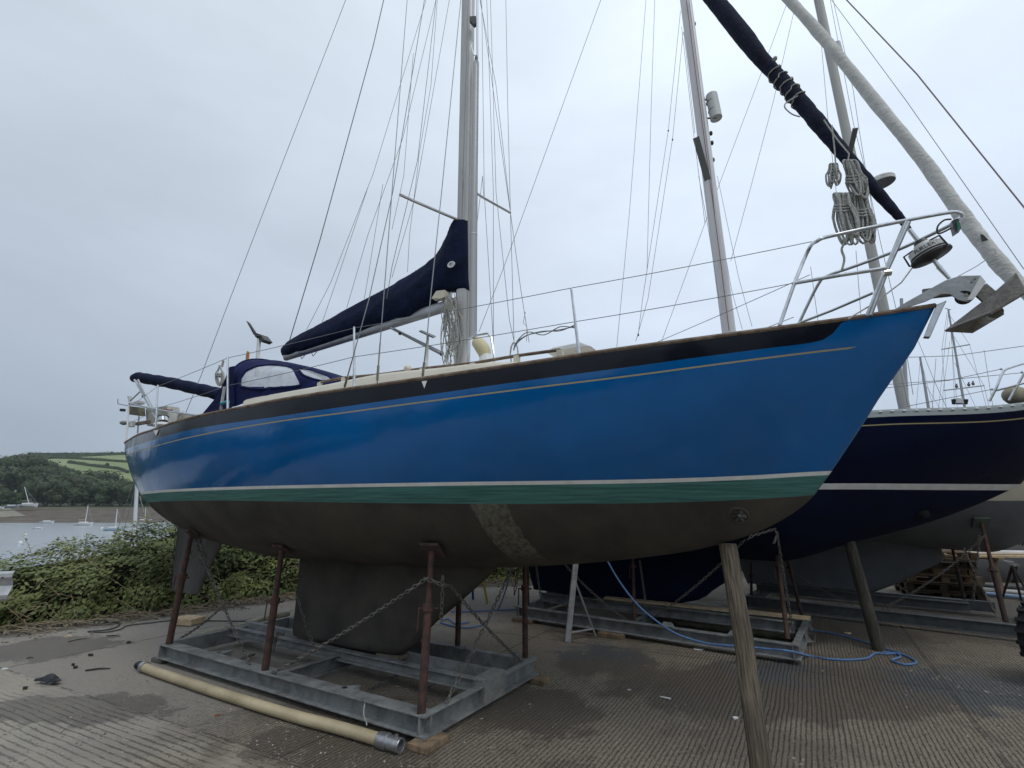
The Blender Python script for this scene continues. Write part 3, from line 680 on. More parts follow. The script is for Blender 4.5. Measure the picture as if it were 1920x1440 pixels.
# rope hanks (each hangs on its own)
def hank(x, y0, y1, wpx, b, label, n=7, tie=.25, r=.0085, seed=1, slant=0):
    rn = random.Random(seed); root = thing('rope_coil', F1.P(x, y1, b), label, 'rope', 'rope coils hanging from the furled sail')
    mb = MB()
    r *= .72
    for k in range(n*2):
        ph = rn.uniform(-.3, .3); ww = wpx*rn.uniform(.10, .62); off_ = wpx*rn.uniform(-.30, .30); hh = (y1-y0)*rn.uniform(.70, 1); bo = b+rn.uniform(-.04, .04); q = []
        for i in range(21):
            a = 2*math.pi*i/20; v = (1-math.cos(a))/2; pin = 1.1 if v > tie+.2 else .7+.3*abs(v-tie)/tie
            q.append(F1.P(x+(ww*.5*math.sin(a)+off_)*pin+ph*14*v+slant*v, y0+hh*v, bo+.02*math.sin(a+k)))
        mb.tube(q, r, 6)
    mb.build('loops', rope, root)
    yt = y0+(y1-y0)*tie; q = [F1.P(x+slant*tie+wpx*.36*math.cos(a), yt+2*math.sin(a)+i*.55, b+.05*math.sin(a)) for i, a in enumerate([2*math.pi*k/10 for k in range(32)])]
    MB().tube(q, r, 6).build('binding', rope, root)
    return root
h = hank(1592, 300, 372, 34, .10, 'uppermost grey braided rope coil tied under the navy furled sail', 11, .38, .0095, seed=3, slant=22)
hank(1563, 306, 354, 24, .12, 'thin grey rope coil looped left of the others under the furled sail', 7, .25, .006, seed=8)
hank(1577, 362, 460, 42, .12, 'longest grey rope coil hanging into the pulpit rail', 11, .2, .0105, seed=5, slant=18)
hank(1612, 362, 457, 38, .06, 'right hand grey rope coil hanging beside the longest one', 11, .3, .0105, seed=6, slant=14)
MB().tube(arc_pts([F1.P(1584, 455, .12), F1.P(1578, 468, .12), F1.P(1583, 485, .12), F1.P(1579, 505, .12)], 4), .0085, 6).build('rope_tail', rope, h)
W1('hanging_line', [(1560, 235), (1565, 280), (1567, 308)], .1, .0055, rope)
W1('hanging_line', [(1545, 225), (1570, 262), (1592, 288), (1590, 302)], .1, .0055, rope)
# bow roller
mb = MB(); chk = [(1668, 586), (1700, 566), (1772, 526), (1800, 517), (1838, 516), (1848, 528), (1826, 560), (1815, 567), (1796, 563), (1780, 552), (1765, 552), (1735, 566), (1710, 574)]
for b_ in (.055, -.055): mb.plate([F1.P(x, y, b_) for x, y in chk], stb, .008)
mb.plate([F1.P(1690, 575, .055), F1.P(1765, 541, .055), F1.P(1765, 541, -.055), F1.P(1690, 575, -.055)], (0, 0, 1), .008)
br = mb.build('bow_roller', mat('dull_stainless', (.30, .31, .31), .42, .75, .15, 10, .1, 40), Y1, smooth=False, bevel=.003)
MB().tube([F1.P(1807, 558, .05), F1.P(1807, 558, -.05)], .045, 16).build('roller_wheel', black, br)
MB().plate([F1.P(x, y, .062) for x, y in [(1838, 518), (1848, 530), (1825, 562), (1813, 563)]], stb, .012).build('roller_flange', mat('bright_plate', (.62, .62, .60), .4, .3), br, smooth=False)
for x, y in [(1829, 521), (1812, 552), (1823, 527)]: MB().tube([F1.P(x, y, .059), F1.P(x, y, .068)], .008, 8).build('bolt', steel, br)
MB().plate([F1.P(x, y, .0) for x, y in [(1755, 573), (1774, 565), (1762, 590), (1743, 634), (1731, 633)]], stb, .045).build('stem_strap', steel, Y1, smooth=False, bevel=.004)
# anchor resting in the roller
anch = thing('anchor', F1.P(1773, 622, 0), 'galvanised plough anchor stowed in the bow roller of the blue yacht', 'anchor')
am = mat('anchor_galvanised', (.19, .18, .165), .6, .35, .25, 14, .25, 50, detail=8)
MB().prof([(-.012, -.035), (.012, -.035), (.012, .035), (-.012, .035)], F1.P(1730, 552, 0), F1.P(1835, 540, 0)).prof([(-.012, -.045), (.012, -.045), (.012, .045), (-.012, .045)], F1.P(1835, 540, 0), F1.P(1872, 572, 0)).build('shank', am, anch, smooth=False, bevel=.003)
T = F1.P(1772, 621, 0); K1 = F1.P(1845, 578, 0)
ridge = F1.P(1862, 552, 0); heel = F1.P(1893, 566, 0); wingS = F1.P(1925, 548, .19); wingT = F1.P(1906, 513, .19)
m2 = Vector((F1.n.x, F1.n.y, 0)); wp = lambda p, b: p-m2*2*b
mb = MB()
def tri(pl, th=.012):
    a, b, c_ = [Vector(q) for q in pl[:3]]; mb.plate(pl, (b-a).cross(c_-a), th)
for sgn in (1, -1):
    q = (lambda p: p) if sgn == 1 else (lambda p: p-m2*.38)
    tri([T, q(F1.P(1858, 588, .19)), q(wingS), q(wingT), ridge])
    tri([T, K1+Vector((0, 0, -.01)), q(F1.P(1858, 588, .19))])
mb.build('plough_blade', am, anch, smooth=False)
MB().tube([F1.P(1866, 585, .03), F1.P(1866, 585, -.03)], .04, 12).build('hinge', am, anch)

# sprayhood
topc = interp([F1.hit(x, y, .25) for x, y in [(428, 686), (440, 684), (467, 680), (490, 677), (505, 677), (550, 682), (592, 691), (625, 702), (648, 712)]])
sA, sF = F1.hit(428, 720, .80)[0], F1.hit(648, 712, .45)[0]
basez = interp([F1.hit(x, y, .86) for x, y in [(425, 764), (470, 752), (505, 742), (560, 730), (600, 722), (645, 712)]])
winA = [(x, y) for x, y in [(450, 727), (452, 708), (462, 696), (480, 687), (500, 684), (535, 686), (550, 690), (562, 712), (566, 723), (545, 726), (500, 728)]]
winB = [(x, y) for x, y in [(558, 690), (580, 694), (612, 704), (628, 713), (610, 715), (588, 711), (566, 703)]]
def inpoly(p, poly):
    c_ = False; j = len(poly)-1
    for i in range(len(poly)):
        if (poly[i][1] > p[1]) != (poly[j][1] > p[1]) and p[0] < (poly[j][0]-poly[i][0])*(p[1]-poly[i][1])/(poly[j][1]-poly[i][1])+poly[i][0]: c_ = not c_
        j = i
    return c_
NU, NV = 110, 90
def sh_pt(u, v, off=0):
    s = sF+(sA-sF)*u; hw = .84*(.60+.40*min(1, u*2.2)); zb_ = min(basez(s), topc(s)-.02); zt = topc(s); a = math.pi*v
    b_ = hw*math.copysign(abs(math.cos(a))**.55, math.cos(a)); z = zb_+(zt-zb_)*abs(math.sin(a))**.62
    f = noise.noise(Vector((s*5, v*9, 1)))*.012
    p = F1.W(s, b_+f+off*math.cos(a), z+f+off*math.sin(a)); zc_ = p.y*CP+(p.z-EYE)*SP
    return p, (960+FPX*p.x/zc_, 720-FPX*((p.z-EYE)*CP-p.y*SP)/zc_)
mb = MB(); V_ = [[sh_pt(i/NU, j/NV) for j in range(NV+1)] for i in range(NU+1)]
mb.v = [tuple(V_[i][j][0]) for i in range(NU+1) for j in range(NV+1)]; wmb = MB(); wmb.v = list(mb.v)
for i in range(NU):
    for j in range(NV):
        q = (i*(NV+1)+j, i*(NV+1)+j+1, (i+1)*(NV+1)+j+1, (i+1)*(NV+1)+j); sc0 = V_[i][j][1]
        isw = j < NV*.5 and (inpoly(sc0, winA) or inpoly(sc0, winB))
        (wmb if isw else mb).f.append(q); (wmb if isw else mb).m.append(0)
navys = mat('sprayhood_navy', (.006, .011, .060), .85, 0, .25, 5, .45, 12, spec=.2)
hood = mb.build('sprayhood', navys, Y1, angle=80)
clearm = mat('clear_vinyl', (.46, .49, .52), .18, 0, 0, 9, .1, 8, color2=(.30, .33, .36), alpha=.72)
wmb.build('hood_window', clearm, hood, angle=80)
# side curtain running down aft of the hood
MB().grid([[F1.P(x, y, .86) for x, y in [(430, 688), (420, 715), (405, 745), (375, 781)]], [F1.P(x, y, .86) for x, y in [(440, 686), (438, 720), (440, 760), (425, 771)]]]).build('side_curtain', navys, hood)
for win in (winA, winB):
    pl = []
    for i in range(len(win)):
        a, b = win[i], win[(i+1) % len(win)]; pl += [(a[0]*(1-q/4)+b[0]*q/4, a[1]*(1-q/4)+b[1]*q/4) for q in range(4)]
    allv = [(V_[i][j][1], V_[i][j][0]) for i in range(NU+1) for j in range(int(NV*.5))]
    q_ = [min(allv, key=lambda a_: (a_[0][0]-x)**2+(a_[0][1]-y)**2)[1]+stb*.004 for x, y in pl]
    sm = [(q_[i-1]+q_[i]*2+q_[(i+1) % len(q_)])/4 for i in range(len(q_))]
    MB().tube(sm+[sm[0]], .015, 6).build('window_piping', navys, hood)
MB().tube(arc_pts([sh_pt(1, v)[0] for v in [i/16 for i in range(17)]], 2), .014, 6).build('hood_hoop', navys, hood)
MB().tube([F1.P(x, y, .9) for x, y in [(430, 769), (466, 761)]], .012, 6).build('grab_rail', steel, Y1)
# wind generator on a pole, ensign scrap
wg = MB().tube([F1.P(481, 705, -.4), F1.P(486, 634, -.4)], .030, 10).build('generator_pole', white, Y1)
mb = MB().ball(F1.P(487, 632, -.4), (.05, .05, .035), 10, 6)
mb.plate([F1.P(x, y, -.4) for x, y in [(463, 602), (468, 606), (481, 626), (477, 628)]], stb, .03)
mb.plate([F1.P(x, y, -.45) for x, y in [(482, 625), (495, 629), (504, 640), (498, 644), (486, 634)]], stb, .14)
mb.build('wind_generator', black, wg)
MB().plate([F1.P(x, y, -.2) for x, y in [(461, 683), (462, 668), (464, 658), (467, 660), (466, 672), (465, 684)]], stb, .02).build('flag_scrap', mat('faded_flag', (.45, .12, .06), .8, 0, 0, 12, color2=(.5, .35, .08)), Y1)
# rolled bimini on its struts
bim = [(252, 709, 9), (262, 708, 12), (285, 712, 13), (320, 718, 13), (360, 727, 13), (395, 735, 12), (418, 741, 9)]
mb = MB(); q = [F1.P(x, y, .35) for x, y, h in bim]; q2 = arc_pts(q, 5); rr2 = [(.088+.006*math.sin(i*1.7))*(.8 if i < 3 else 1) for i in range(len(q2))]
bi = mb.tube(q2, rr2, 14).build('folded_bimini', navyc, Y1, angle=70)
for a, b in [((252, 712), (291, 783)), ((259, 712), (287, 766)), ((255, 714), (272, 742)), ((262, 735), (244, 752))]:
    MB().tube([F1.P(*a, .5), F1.P(*b, .5)], .012, 7).build('bimini_strut', steel, bi)
for x, y in [(268, 743)]: MB().ball(F1.P(x, y, .5), .02, 8, 5).build('strut_joint', black, bi)
# stern gear
pus = MB().tube([F1.P(237, 826, .5), F1.P(242, 752, .5)], .013, 8).build('pushpit_post', white, Y1)
MB().tube([F1.P(242, 752, .5), F1.P(243, 744, .5)], [.012, .03], 8).build('antenna_mushroom', white, pus)
MB().tube([F1.P(258, 812, -.3), F1.P(262, 766, -.3)], .013, 8).build('pushpit_post', mat('grey_tube', (.2, .2, .2)), Y1)
MB().tube(arc_pts([F1.P(242, 756, .5), F1.P(290, 767, .6), F1.P(350, 776, .7), F1.P(374, 780, .8)], 4), .012, 8).build('pushpit_rail', steel, Y1)
MB().tube([F1.P(221, 748, .5), F1.P(221, 757, .5), F1.P(240, 761, .5)], .007, 6).build('log_arm', mat('grey_tube', (.2, .2, .2)), pus)
MB().box(F1.P(230, 769, .5), (.06, .05, .04)).build('small_camera', black, pus, smooth=False)
MB().box(F1.P(258, 756, .4), (.28, .10, .05), Matrix.Rotation(R(-30), 3, 'Z')).build('electronics_box', white, Y1, smooth=False, bevel=.01)
MB().plate([F1.P(x, y, .1) for x, y in [(247, 762), (265, 764), (266, 780), (248, 778)]], stb, .12).build('lifebuoy_bag', mat('mossy_bag', (.10, .10, .06), .8, 0, .4, 20), Y1, smooth=False, bevel=.01)
MB().box(F1.P(268, 793, .3), (.42, .04, .05), Matrix.Rotation(R(-30), 3, 'Z')).build('stern_plank', teak, Y1, smooth=False)
MB().ball(F1.P(232, 793, .5), (.06, .05, .035), 8, 6).build('stern_light', mat('grey_tube', (.2, .2, .2)), Y1)
MB().box(F1.P(246, 795, .4), (.09, .07, .10)).build('stern_block', white, Y1, smooth=False, bevel=.01)
rafm = mat('dirty_white', (.38, .38, .34), .6, 0, .2, 12)
vb = MB().plate([F1.P(x, y, -.1) for x, y in [(284, 767), (326, 762), (328, 795), (286, 800)]], stb, .2).build('danbuoy_case', rafm, Y1, smooth=False, bevel=.02)
MB().plate([F1.P(x, y, .012) for x, y in [(301, 767), (324, 768), (324, 770), (301, 769)]], stb, .008).build('red_stripe', mat('case_red', (.3, .03, .03)), vb, smooth=False)
MB().tube([F1.P(305, 790, .45), F1.P(305, 782, .45)], .065, 12).build('winch_drum', steel, Y1)
MB().tube([F1.P(305, 782, .45), F1.P(305, 778, .45)], [.08, .03], 12).build('winch_top', mat('dull_green', (.07, .09, .08), .5), Y1)
MB().ball(F1.P(304, 797, .5), (.12, .10, .05), 12, 6).build('winch_pad', white, Y1)
MB().plate([F1.P(x, y, .3) for x, y in [(340, 774), (368, 779), (366, 790), (340, 795)]], stb, .12).build('cockpit_coaming', cream, Y1, smooth=False, bevel=.01)
MB().tube(arc_pts([F1.P(329, 797, .4), F1.P(334, 780, .4), F1.P(342, 773, .4)], 4), .025, 8).build('white_fender', white, Y1)
# coil and flag halyard on the aft stanchion
cr_ = thing('rope_coil', rail(418, 775), 'grey braided rope coil knotted to the lifeline beside the sprayhood', 'rope')
rn = random.Random(2); mb = MB()
for k in range(5):
    q = [F1.P(412+(4+k)*math.sin(a)*(.5 if a < 1 or a > 5.3 else 1), 702-17*math.cos(a)+k, .95) for a in [2*math.pi*i/16 for i in range(17)]]
    mb.tube(q, .009, 6)
mb.build('loops', rope, cr_)
MB().tube([F1.P(410+6*math.cos(a), 700+i*.4, .95+.03*math.sin(a)) for i, a in enumerate([k*.7 for k in range(20)])], .009, 6).build('binding', rope, cr_)
MB().tube([F1.P(419, 676, .95), F1.P(416, 688, .95)], .014, 6).tube([F1.P(421, 725, .95), F1.P(414, 768, .95)], .018, 6).build('rope_tail', rope, cr_)
MB().tube([F1.P(415, 757, .96), F1.P(428, 753, .96)], .02, 6).build('turquoise_tape', mat('turquoise', (.05, .32, .42), .6), cr_)
# white triangles on the black band
for x, y, h_ in [(796, 716, 12), (293, 808, 9)]:
    P = [F1.curve(xx, yy, lambda s: breadth1(s, zsheer1(s)-.05)+.004) for xx, yy in [(x-5, y-1), (x+5, y-2), (x, y+h_)]]
    MB().plate([F1.W(s, breadth1(s, z)+.006, z) for s, z in P], stb, .004).build('chainplate_mark', whitep, Y1, smooth=False)

# ================================================================== SETTING
# ------------------------------------------------------------------ concrete yard
def nmath(t, op, a, b=None, c=None):
    n = N(t, 'ShaderNodeMath', operation=op)
    for i, v in enumerate((a, b, c)):
        if v is None: continue
        if isinstance(v, (int, float)): n.inputs[i].default_value = v
        else: t.links.new(v, n.inputs[i])
    return n.outputs[0]
def nmap(t, v, a, b, c=0.0, d=1.0, smooth=False):
    n = N(t, 'ShaderNodeMapRange', inp={'From Min': a, 'From Max': b, 'To Min': c, 'To Max': d})
    if smooth: n.interpolation_type = 'SMOOTHSTEP'
    t.links.new(v, n.inputs[0]); return n.outputs[0]
def nmix(t, f, a, b):
    n = N(t, 'ShaderNodeMix', data_type='RGBA')
    if isinstance(f, float): n.inputs[0].default_value = f
    else: t.links.new(f, n.inputs[0])
    for i, v in ((6, a), (7, b)):
        if isinstance(v, tuple): n.inputs[i].default_value = (*v, 1)
        else: t.links.new(v, n.inputs[i])
    return n.outputs[2]
def nnoise(t, vec, sc, det=5.0, rough=.6, scale=None):
    if scale:
        m = N(t, 'ShaderNodeMapping', inp={'Scale': scale}); t.links.new(vec, m.inputs[0]); vec = m.outputs[0]
    n = N(t, 'ShaderNodeTexNoise', inp={'Scale': sc, 'Detail': det, 'Roughness': rough}); t.links.new(vec, n.inputs['Vector']); return n.outputs['Fac']
def concrete():
    m = bpy.data.materials.new('brushed_concrete'); m.use_nodes = True; t = m.node_tree; b = t.nodes['Principled BSDF']
    geo = N(t, 'ShaderNodeNewGeometry'); P = geo.outputs['Position']
    def dot(d, off=(0, 0, 0)):
        n = N(t, 'ShaderNodeVectorMath', operation='DOT_PRODUCT'); t.links.new(P, n.inputs[0]); n.inputs[1].default_value = (*d, 0); return n.outputs['Value']
    g1 = (math.sin(R(31.0)), math.cos(R(31.0)))          # grooves run along g1 on the main slab
    n1 = (g1[1], -g1[0])
    j = (-math.cos(R(26)), math.sin(R(26))); nj = (j[1], -j[0]); nj = (math.sin(R(26)), math.cos(R(26)))
    warp = nnoise(t, P, .9, 3)
    w2 = nnoise(t, P, 14.0, 3)
    def groove(n_, per, amp=.03):
        x = nmath(t, 'ADD', dot(n_), nmath(t, 'MULTIPLY', warp, amp)); x = nmath(t, 'ADD', x, nmath(t, 'ADD', nmath(t, 'MULTIPLY', w2, .016), nmath(t, 'MULTIPLY', nnoise(t, P, 45.0, 3, .7), .008)))
        q = nmath(t, 'FRACT', nmath(t, 'DIVIDE', x, per)); q = nmath(t, 'ABSOLUTE', nmath(t, 'SUBTRACT', q, .5))   # .5 at groove, 0 mid
        return q
    A = groove(n1, .034, .05); Bq = nmath(t, 'SUBTRACT', groove(nj, .056, .09), nmap(t, nnoise(t, P, 2.2, 6, .7), .42, .60, 0.0, .16))
    # joint between the slabs, through the left foreground
    jp = G(0, 1252); jd = dot(nj); j0 = jp.x*nj[0]+jp.y*nj[1]
    jw = nmath(t, 'ADD', nmath(t, 'SUBTRACT', jd, j0), nmath(t, 'MULTIPLY', nmath(t, 'SUBTRACT', w2, .5), .05))
    side = nmap(t, jw, -.01, .01)                       # 1 beyond the joint
    q = nmath(t, 'ADD', nmath(t, 'MULTIPLY', A, side), nmath(t, 'MULTIPLY', Bq, nmath(t, 'SUBTRACT', 1.0, side)))
    # strength of the grooves: worn smooth in places
    worn = nmap(t, nnoise(t, P, .55, 4), .38, .58)
    c_ = G(190, 1225)
    def dist(px, py, sx=1.0, sy=1.0):
        g = G(px, py); s_ = N(t, 'ShaderNodeVectorMath', operation='SUBTRACT'); t.links.new(P, s_.inputs[0]); s_.inputs[1].default_value = g
        mu_ = N(t, 'ShaderNodeVectorMath', operation='MULTIPLY'); t.links.new(s_.outputs[0], mu_.inputs[0]); mu_.inputs[1].default_value = (sx, sy, 1)
        l = N(t, 'ShaderNodeVectorMath', operation='LENGTH'); t.links.new(mu_.outputs[0], l.inputs[0]); return l.outputs['Value']
    blot = nmath(t, 'MULTIPLY', nmath(t, 'SUBTRACT', nnoise(t, P, 2.6, 9, .72), .5), 1.5)
    def mask(px, py, r, sx=1.0, sy=1.0, soft=.06):
        return nmap(t, nmath(t, 'ADD', dist(px, py, sx, sy), blot), r-soft, r+soft, 1.0, 0.0, True)
    smooth_left = mask(170, 1230, 1.5, .8, 1.0, .5)
    gs = nmath(t, 'MULTIPLY', nmap(t, worn, 0, 1, .70, 1.0), nmath(t, 'SUBTRACT', 1.0, nmath(t, 'MULTIPLY', smooth_left, .6)))
    gd = nmap(t, nmath(t, 'ADD', q, nmath(t, 'MULTIPLY', nmath(t, 'SUBTRACT', nnoise(t, P, 12.0, 5, .7), .5), .35)), .24, .46, 0.0, 1.0, True)           # groove mask
    rag = nmap(t, nnoise(t, P, 26.0, 6, .75), .42, .56)
    gdm = nmath(t, 'MULTIPLY', nmath(t, 'MULTIPLY', gd, gs), nmap(t, rag, 0, 1, .15, 1.0))
    big = nnoise(t, P, .35, 6, .6); fine = nnoise(t, P, 90.0, 5, .75); mid = nnoise(t, P, 5.0, 8, .7)
    base = nmix(t, nmap(t, big, .35, .65), (.165, .132, .090), (.215, .182, .135))
    base = nmix(t, nmap(t, mid, .35, .7), base, (.235, .200, .148))
    base = nmix(t, nmath(t, 'MULTIPLY', nmap(t, nnoise(t, P, 62.0, 6, .8), .49, .57), .60), base, (.35, .315, .245))
    base = nmix(t, nmath(t, 'MULTIPLY', nmap(t, nnoise(t, P, 34.0, 7, .8), .52, .58), .60), base, (.070, .060, .047))
    # left of the cradle the slab is paler and greyer
    pale = nmap(t, nmath(t, 'ADD', dot(n1), nmath(t, 'MULTIPLY', blot, 1.2)), -4.9, -3.4, 1.0, 0.0, True)
    base = nmix(t, nmath(t, 'MULTIPLY', pale, .72), base, (.37, .342, .30))
    # yellowish pale ridges near side of the joint
    ridge = nmath(t, 'MULTIPLY', nmath(t, 'SUBTRACT', 1.0, side), nmap(t, nnoise(t, P, 1.4, 5), .45, .6))
    base = nmix(t, nmath(t, 'MULTIPLY', ridge, .65), base, (.42, .385, .30))
    base = nmix(t, nmath(t, 'MULTIPLY', nmath(t, 'MULTIPLY', gdm, nmap(t, side, 0, 1, .72, 1.0)), .72), base, (.050, .044, .036))
    # damp, dirt and blue antifouling dust
    wet = None
    for a in [(660, 1405, .36, .8, 1.5), (560, 1390, .30, .8, 1.5), (740, 1425, .3), (130, 1330, .5, .6, 1.6), (1500, 1290, .9, .5, 1.2), (1010, 1330, .5), (1140, 1240, .55), (90, 1215, .55, .7, 1), (1250, 1180, .7, .5, 1.0), (1560, 1180, .8, .7, 1)]:
        k = mask(*a); wet = k if wet is None else nmath(t, 'MAXIMUM', wet, k)
    damp = nmath(t, 'MULTIPLY', nmap(t, nmath(t, 'ADD', nnoise(t, P, .8, 8, .68), nmath(t, 'MULTIPLY', dot(n1), .012)), .505, .54, 0, 1, True), .62)
    wet = nmath(t, 'MAXIMUM', wet, damp)
    wetv = nmath(t, 'MULTIPLY', wet, .58); base = nmix(t, wetv, base, (.062, .049, .035))
    blue = None
    for a in [(1440, 1262, .26, .8, .8), (1130, 1222, .28, .7, .8), (1560, 1150, .5, .9, .6), (1830, 1290, .5, .7, .9), (1480, 1245, .2)]:
        k = mask(*a, soft=.25); blue = k if blue is None else nmath(t, 'MAXIMUM', blue, k)
    base = nmix(t, nmath(t, 'MULTIPLY', blue, .40), base, (.035, .075, .12))
    # white chips and specks, dark crack at the joint
    vor = N(t, 'ShaderNodeTexVoronoi', inp={'Scale': 9.0}); t.links.new(P, vor.inputs['Vector'])
    chip = nmap(t, vor.outputs['Distance'], .035, .05, 1.0, 0.0); chip = nmath(t, 'MULTIPLY', chip, nmap(t, nnoise(t, P, 2.5, 2), .52, .56))
    base = nmix(t, nmath(t, 'MULTIPLY', chip, .7), base, (.5, .48, .42))
    crack = nmap(t, nmath(t, 'ABSOLUTE', jw), .004, .016, 1.0, 0.0); crack = nmath(t, 'MULTIPLY', crack, nmap(t, nnoise(t, P, 6, 3), .4, .55))
    base = nmix(t, nmath(t, 'MULTIPLY', crack, .7), base, (.04, .035, .03))
    for dd, off_, per_ in ((n1, .9, 4.2), (j if False else nj, j0+3.6, 3.8)):
        x_ = nmath(t, 'SUBTRACT', dot(dd), off_); x_ = nmath(t, 'ADD', x_, nmath(t, 'MULTIPLY', nmath(t, 'SUBTRACT', w2, .5), .03)); fr_ = nmath(t, 'ABSOLUTE', nmath(t, 'SUBTRACT', nmath(t, 'FRACT', nmath(t, 'ADD', nmath(t, 'DIVIDE', x_, per_), .5)), .5))
        jl = nmath(t, 'MULTIPLY', nmap(t, nmath(t, 'MULTIPLY', fr_, per_), .006, .020, 1.0, 0.0), nmap(t, nnoise(t, P, 3, 4), .38, .5)); base = nmix(t, nmath(t, 'MULTIPLY', nmath(t, 'MULTIPLY', jl, side), .75), base, (.045, .040, .032))
    # soil creeping in from the hedge
    hd = N(t, 'ShaderNodeAttribute', attribute_name='soil')
    soil = nmap(t, nmath(t, 'ADD', hd.outputs['Fac'], nmath(t, 'MULTIPLY', blot, .45)), .35, .6, 0, 1, True)
    base = nmix(t, nmath(t, 'MULTIPLY', soil, .85), base, nmix(t, nmap(t, mid, .4, .6), (.055, .045, .032), (.10, .085, .06)))
    t.links.new(base, b.inputs['Base Color'])
    rgh = nmath(t, 'SUBTRACT', .85, nmath(t, 'MULTIPLY', wet, .35)); t.links.new(rgh, b.inputs['Roughness'])
    h = nmath(t, 'ADD', nmath(t, 'MULTIPLY', gdm, -1.2), nmath(t, 'MULTIPLY', fine, .8)); h = nmath(t, 'ADD', h, nmath(t, 'MULTIPLY', mid, .6))
    bp = N(t, 'ShaderNodeBump', inp={'Strength': .95, 'Distance': .014}); t.links.new(h, bp.inputs['Height']); t.links.new(bp.outputs[0], b.inputs['Normal'])
    return m
conc = concrete()
HL = [(-30, -16), (-13, -1.5), (-8.6, 5.0), (-7.2, 7.0), (-5.6, 8.5), (-4.2, 9.9), (-2, 11.2), (1, 12.0), (6, 13.0), (14, 15.5), (40, 22)]   # foot of the hedge
def hedge_y(x): return interp(HL)(x)
hy = interp(HL)
mb = MB(); xs = [-30+i*.5 for i in range(141)]; rows = []; soil = []
ds_ = [0, .15, .3, .5, .8, 1.2, 2, 4, 8, 16, 40]
for d_ in ds_:
    rows.append([Vector((x, hy(x)-d_+.6, 0)) for x in xs]); soil += [max(0, 1-max(0, d_-.6)/1.5) for x in xs]
mb.grid(rows); gnd = mb.build('ground', conc, None, smooth=False, base=(0, 0, 0)); tag(gnd, kind='structure')
at = gnd.data.attributes.new('soil', 'FLOAT', 'POINT'); at.data.foreach_set('value', soil)

# ------------------------------------------------------------------ terrain, river
def h_hill(x, y, r, az):
    n_ = noise.noise(Vector((x*.006, y*.006, 3)))
    # far side, ahead and to the left
    Rs = 190+22*math.sin(x*.012+1)*.3+(14 if x > -120 else 0)*min(1, max(0, (x+130)/30))
    f = interp([(-200, -6.5), (18-190, -6.5), (-30, -6), (-8, -4.7), (0, -4.1), (20, -1.2), (45, 1.3), (110, 4), (160, 9), (215, 23), (300, 40), (360, 50), (480, 54), (900, 45)])
    zf_ = f(y-Rs)+n_*4*min(1, max(0, (y-Rs)-60)/100)
    # higher wooded shoulder at far left
    if x < -290: zf_ += min(9, (-290-x)*.2)*min(1, max(0, (y-Rs-90)/60))
    return zf_
def terrain_z(x, y):
    r = math.hypot(x, y); d = y-hy(x) if -30 < x < 40 else (y-(-12+(x+30)*.8) if x <= -30 else y-(22+(x-40)*.3))
    if d < .3: # yard side / behind the camera
        return -.06+max(0, (r-60))*.10*(1 if y < hy(max(-30, min(40, x))) else 0)
    near = -.06-max(0, d-1.0)*.42
    far = h_hill(x, y, r, 0)
    return max(near, far) if d < 40 else far
mb = MB(); rr_ = [1.5, 4, 6, 8, 9, 10, 11, 12, 13, 14, 15, 16.5, 18, 20, 23, 27, 32, 40, 55, 75, 100, 130, 160]+[175+6*i for i in range(30)]+[360+15*i for i in range(23)]
NA = 220; rows = []
for r_ in rr_:
    rows.append([Vector((r_*math.sin(2*math.pi*k/NA), r_*math.cos(2*math.pi*k/NA), terrain_z(r_*math.sin(2*math.pi*k/NA), r_*math.cos(2*math.pi*k/NA)))) for k in range(NA)])
mb.grid(rows, closed=True)
def terr_mat():
    m = bpy.data.materials.new('river_land'); m.use_nodes = True; t = m.node_tree; b = t.nodes['Principled BSDF']
    geo = N(t, 'ShaderNodeNewGeometry'); P = geo.outputs['Position']; sp_ = N(t, 'ShaderNodeSeparateXYZ'); t.links.new(P, sp_.inputs[0])
    mud = nmix(t, nmap(t, nnoise(t, P, .12, 6, .65, (1, 2.5, 1)), .38, .6), (.060, .048, .034), (.105, .085, .06))
    mud = nmix(t, nmath(t, 'MULTIPLY', nmap(t, nnoise(t, P, .5, 5, .7, (.4, 1, 1)), .55, .68), .7), mud, (.16, .14, .10))
    fld = nmix(t, nmap(t, nnoise(t, P, .01, 5, .5), .4, .6), (.15, .20, .075), (.20, .24, .105))
    fld = nmix(t, nmap(t, nnoise(t, P, .2, 3, .6), .3, .7, 0, .35), fld, (.16, .18, .09))
    z = nmath(t, 'ADD', sp_.outputs['Z'], nmath(t, 'MULTIPLY', nmath(t, 'SUBTRACT', nnoise(t, P, .08, 3), .5), 1.2))
    c = nmix(t, nmap(t, z, 1.0, 1.5), mud, fld)
    wd_ = nmap(t, sp_.outputs['Z'], 6, 14); c = nmix(t, nmath(t, 'MULTIPLY', nmath(t, 'SUBTRACT', 1.0, wd_), nmap(t, z, 1.0, 1.6)), c, (.035, .05, .02))
    # everything near the yard is rough soil and grass
    ln = N(t, 'ShaderNodeVectorMath', operation='LENGTH'); t.links.new(P, ln.inputs[0]); nr = nmap(t, ln.outputs['Value'], 60, 90, 1.0, 0.0)
    c = nmix(t, nr, c, nmix(t, nmap(t, nnoise(t, P, 3, 5), .4, .6), (.05, .06, .025), (.07, .055, .035)))
    t.links.new(c, b.inputs['Base Color']); b.inputs['Roughness'].default_value = .9; return m
tag(mb.build('terrain', terr_mat(), None, base=(0, 0, 0)), kind='structure')
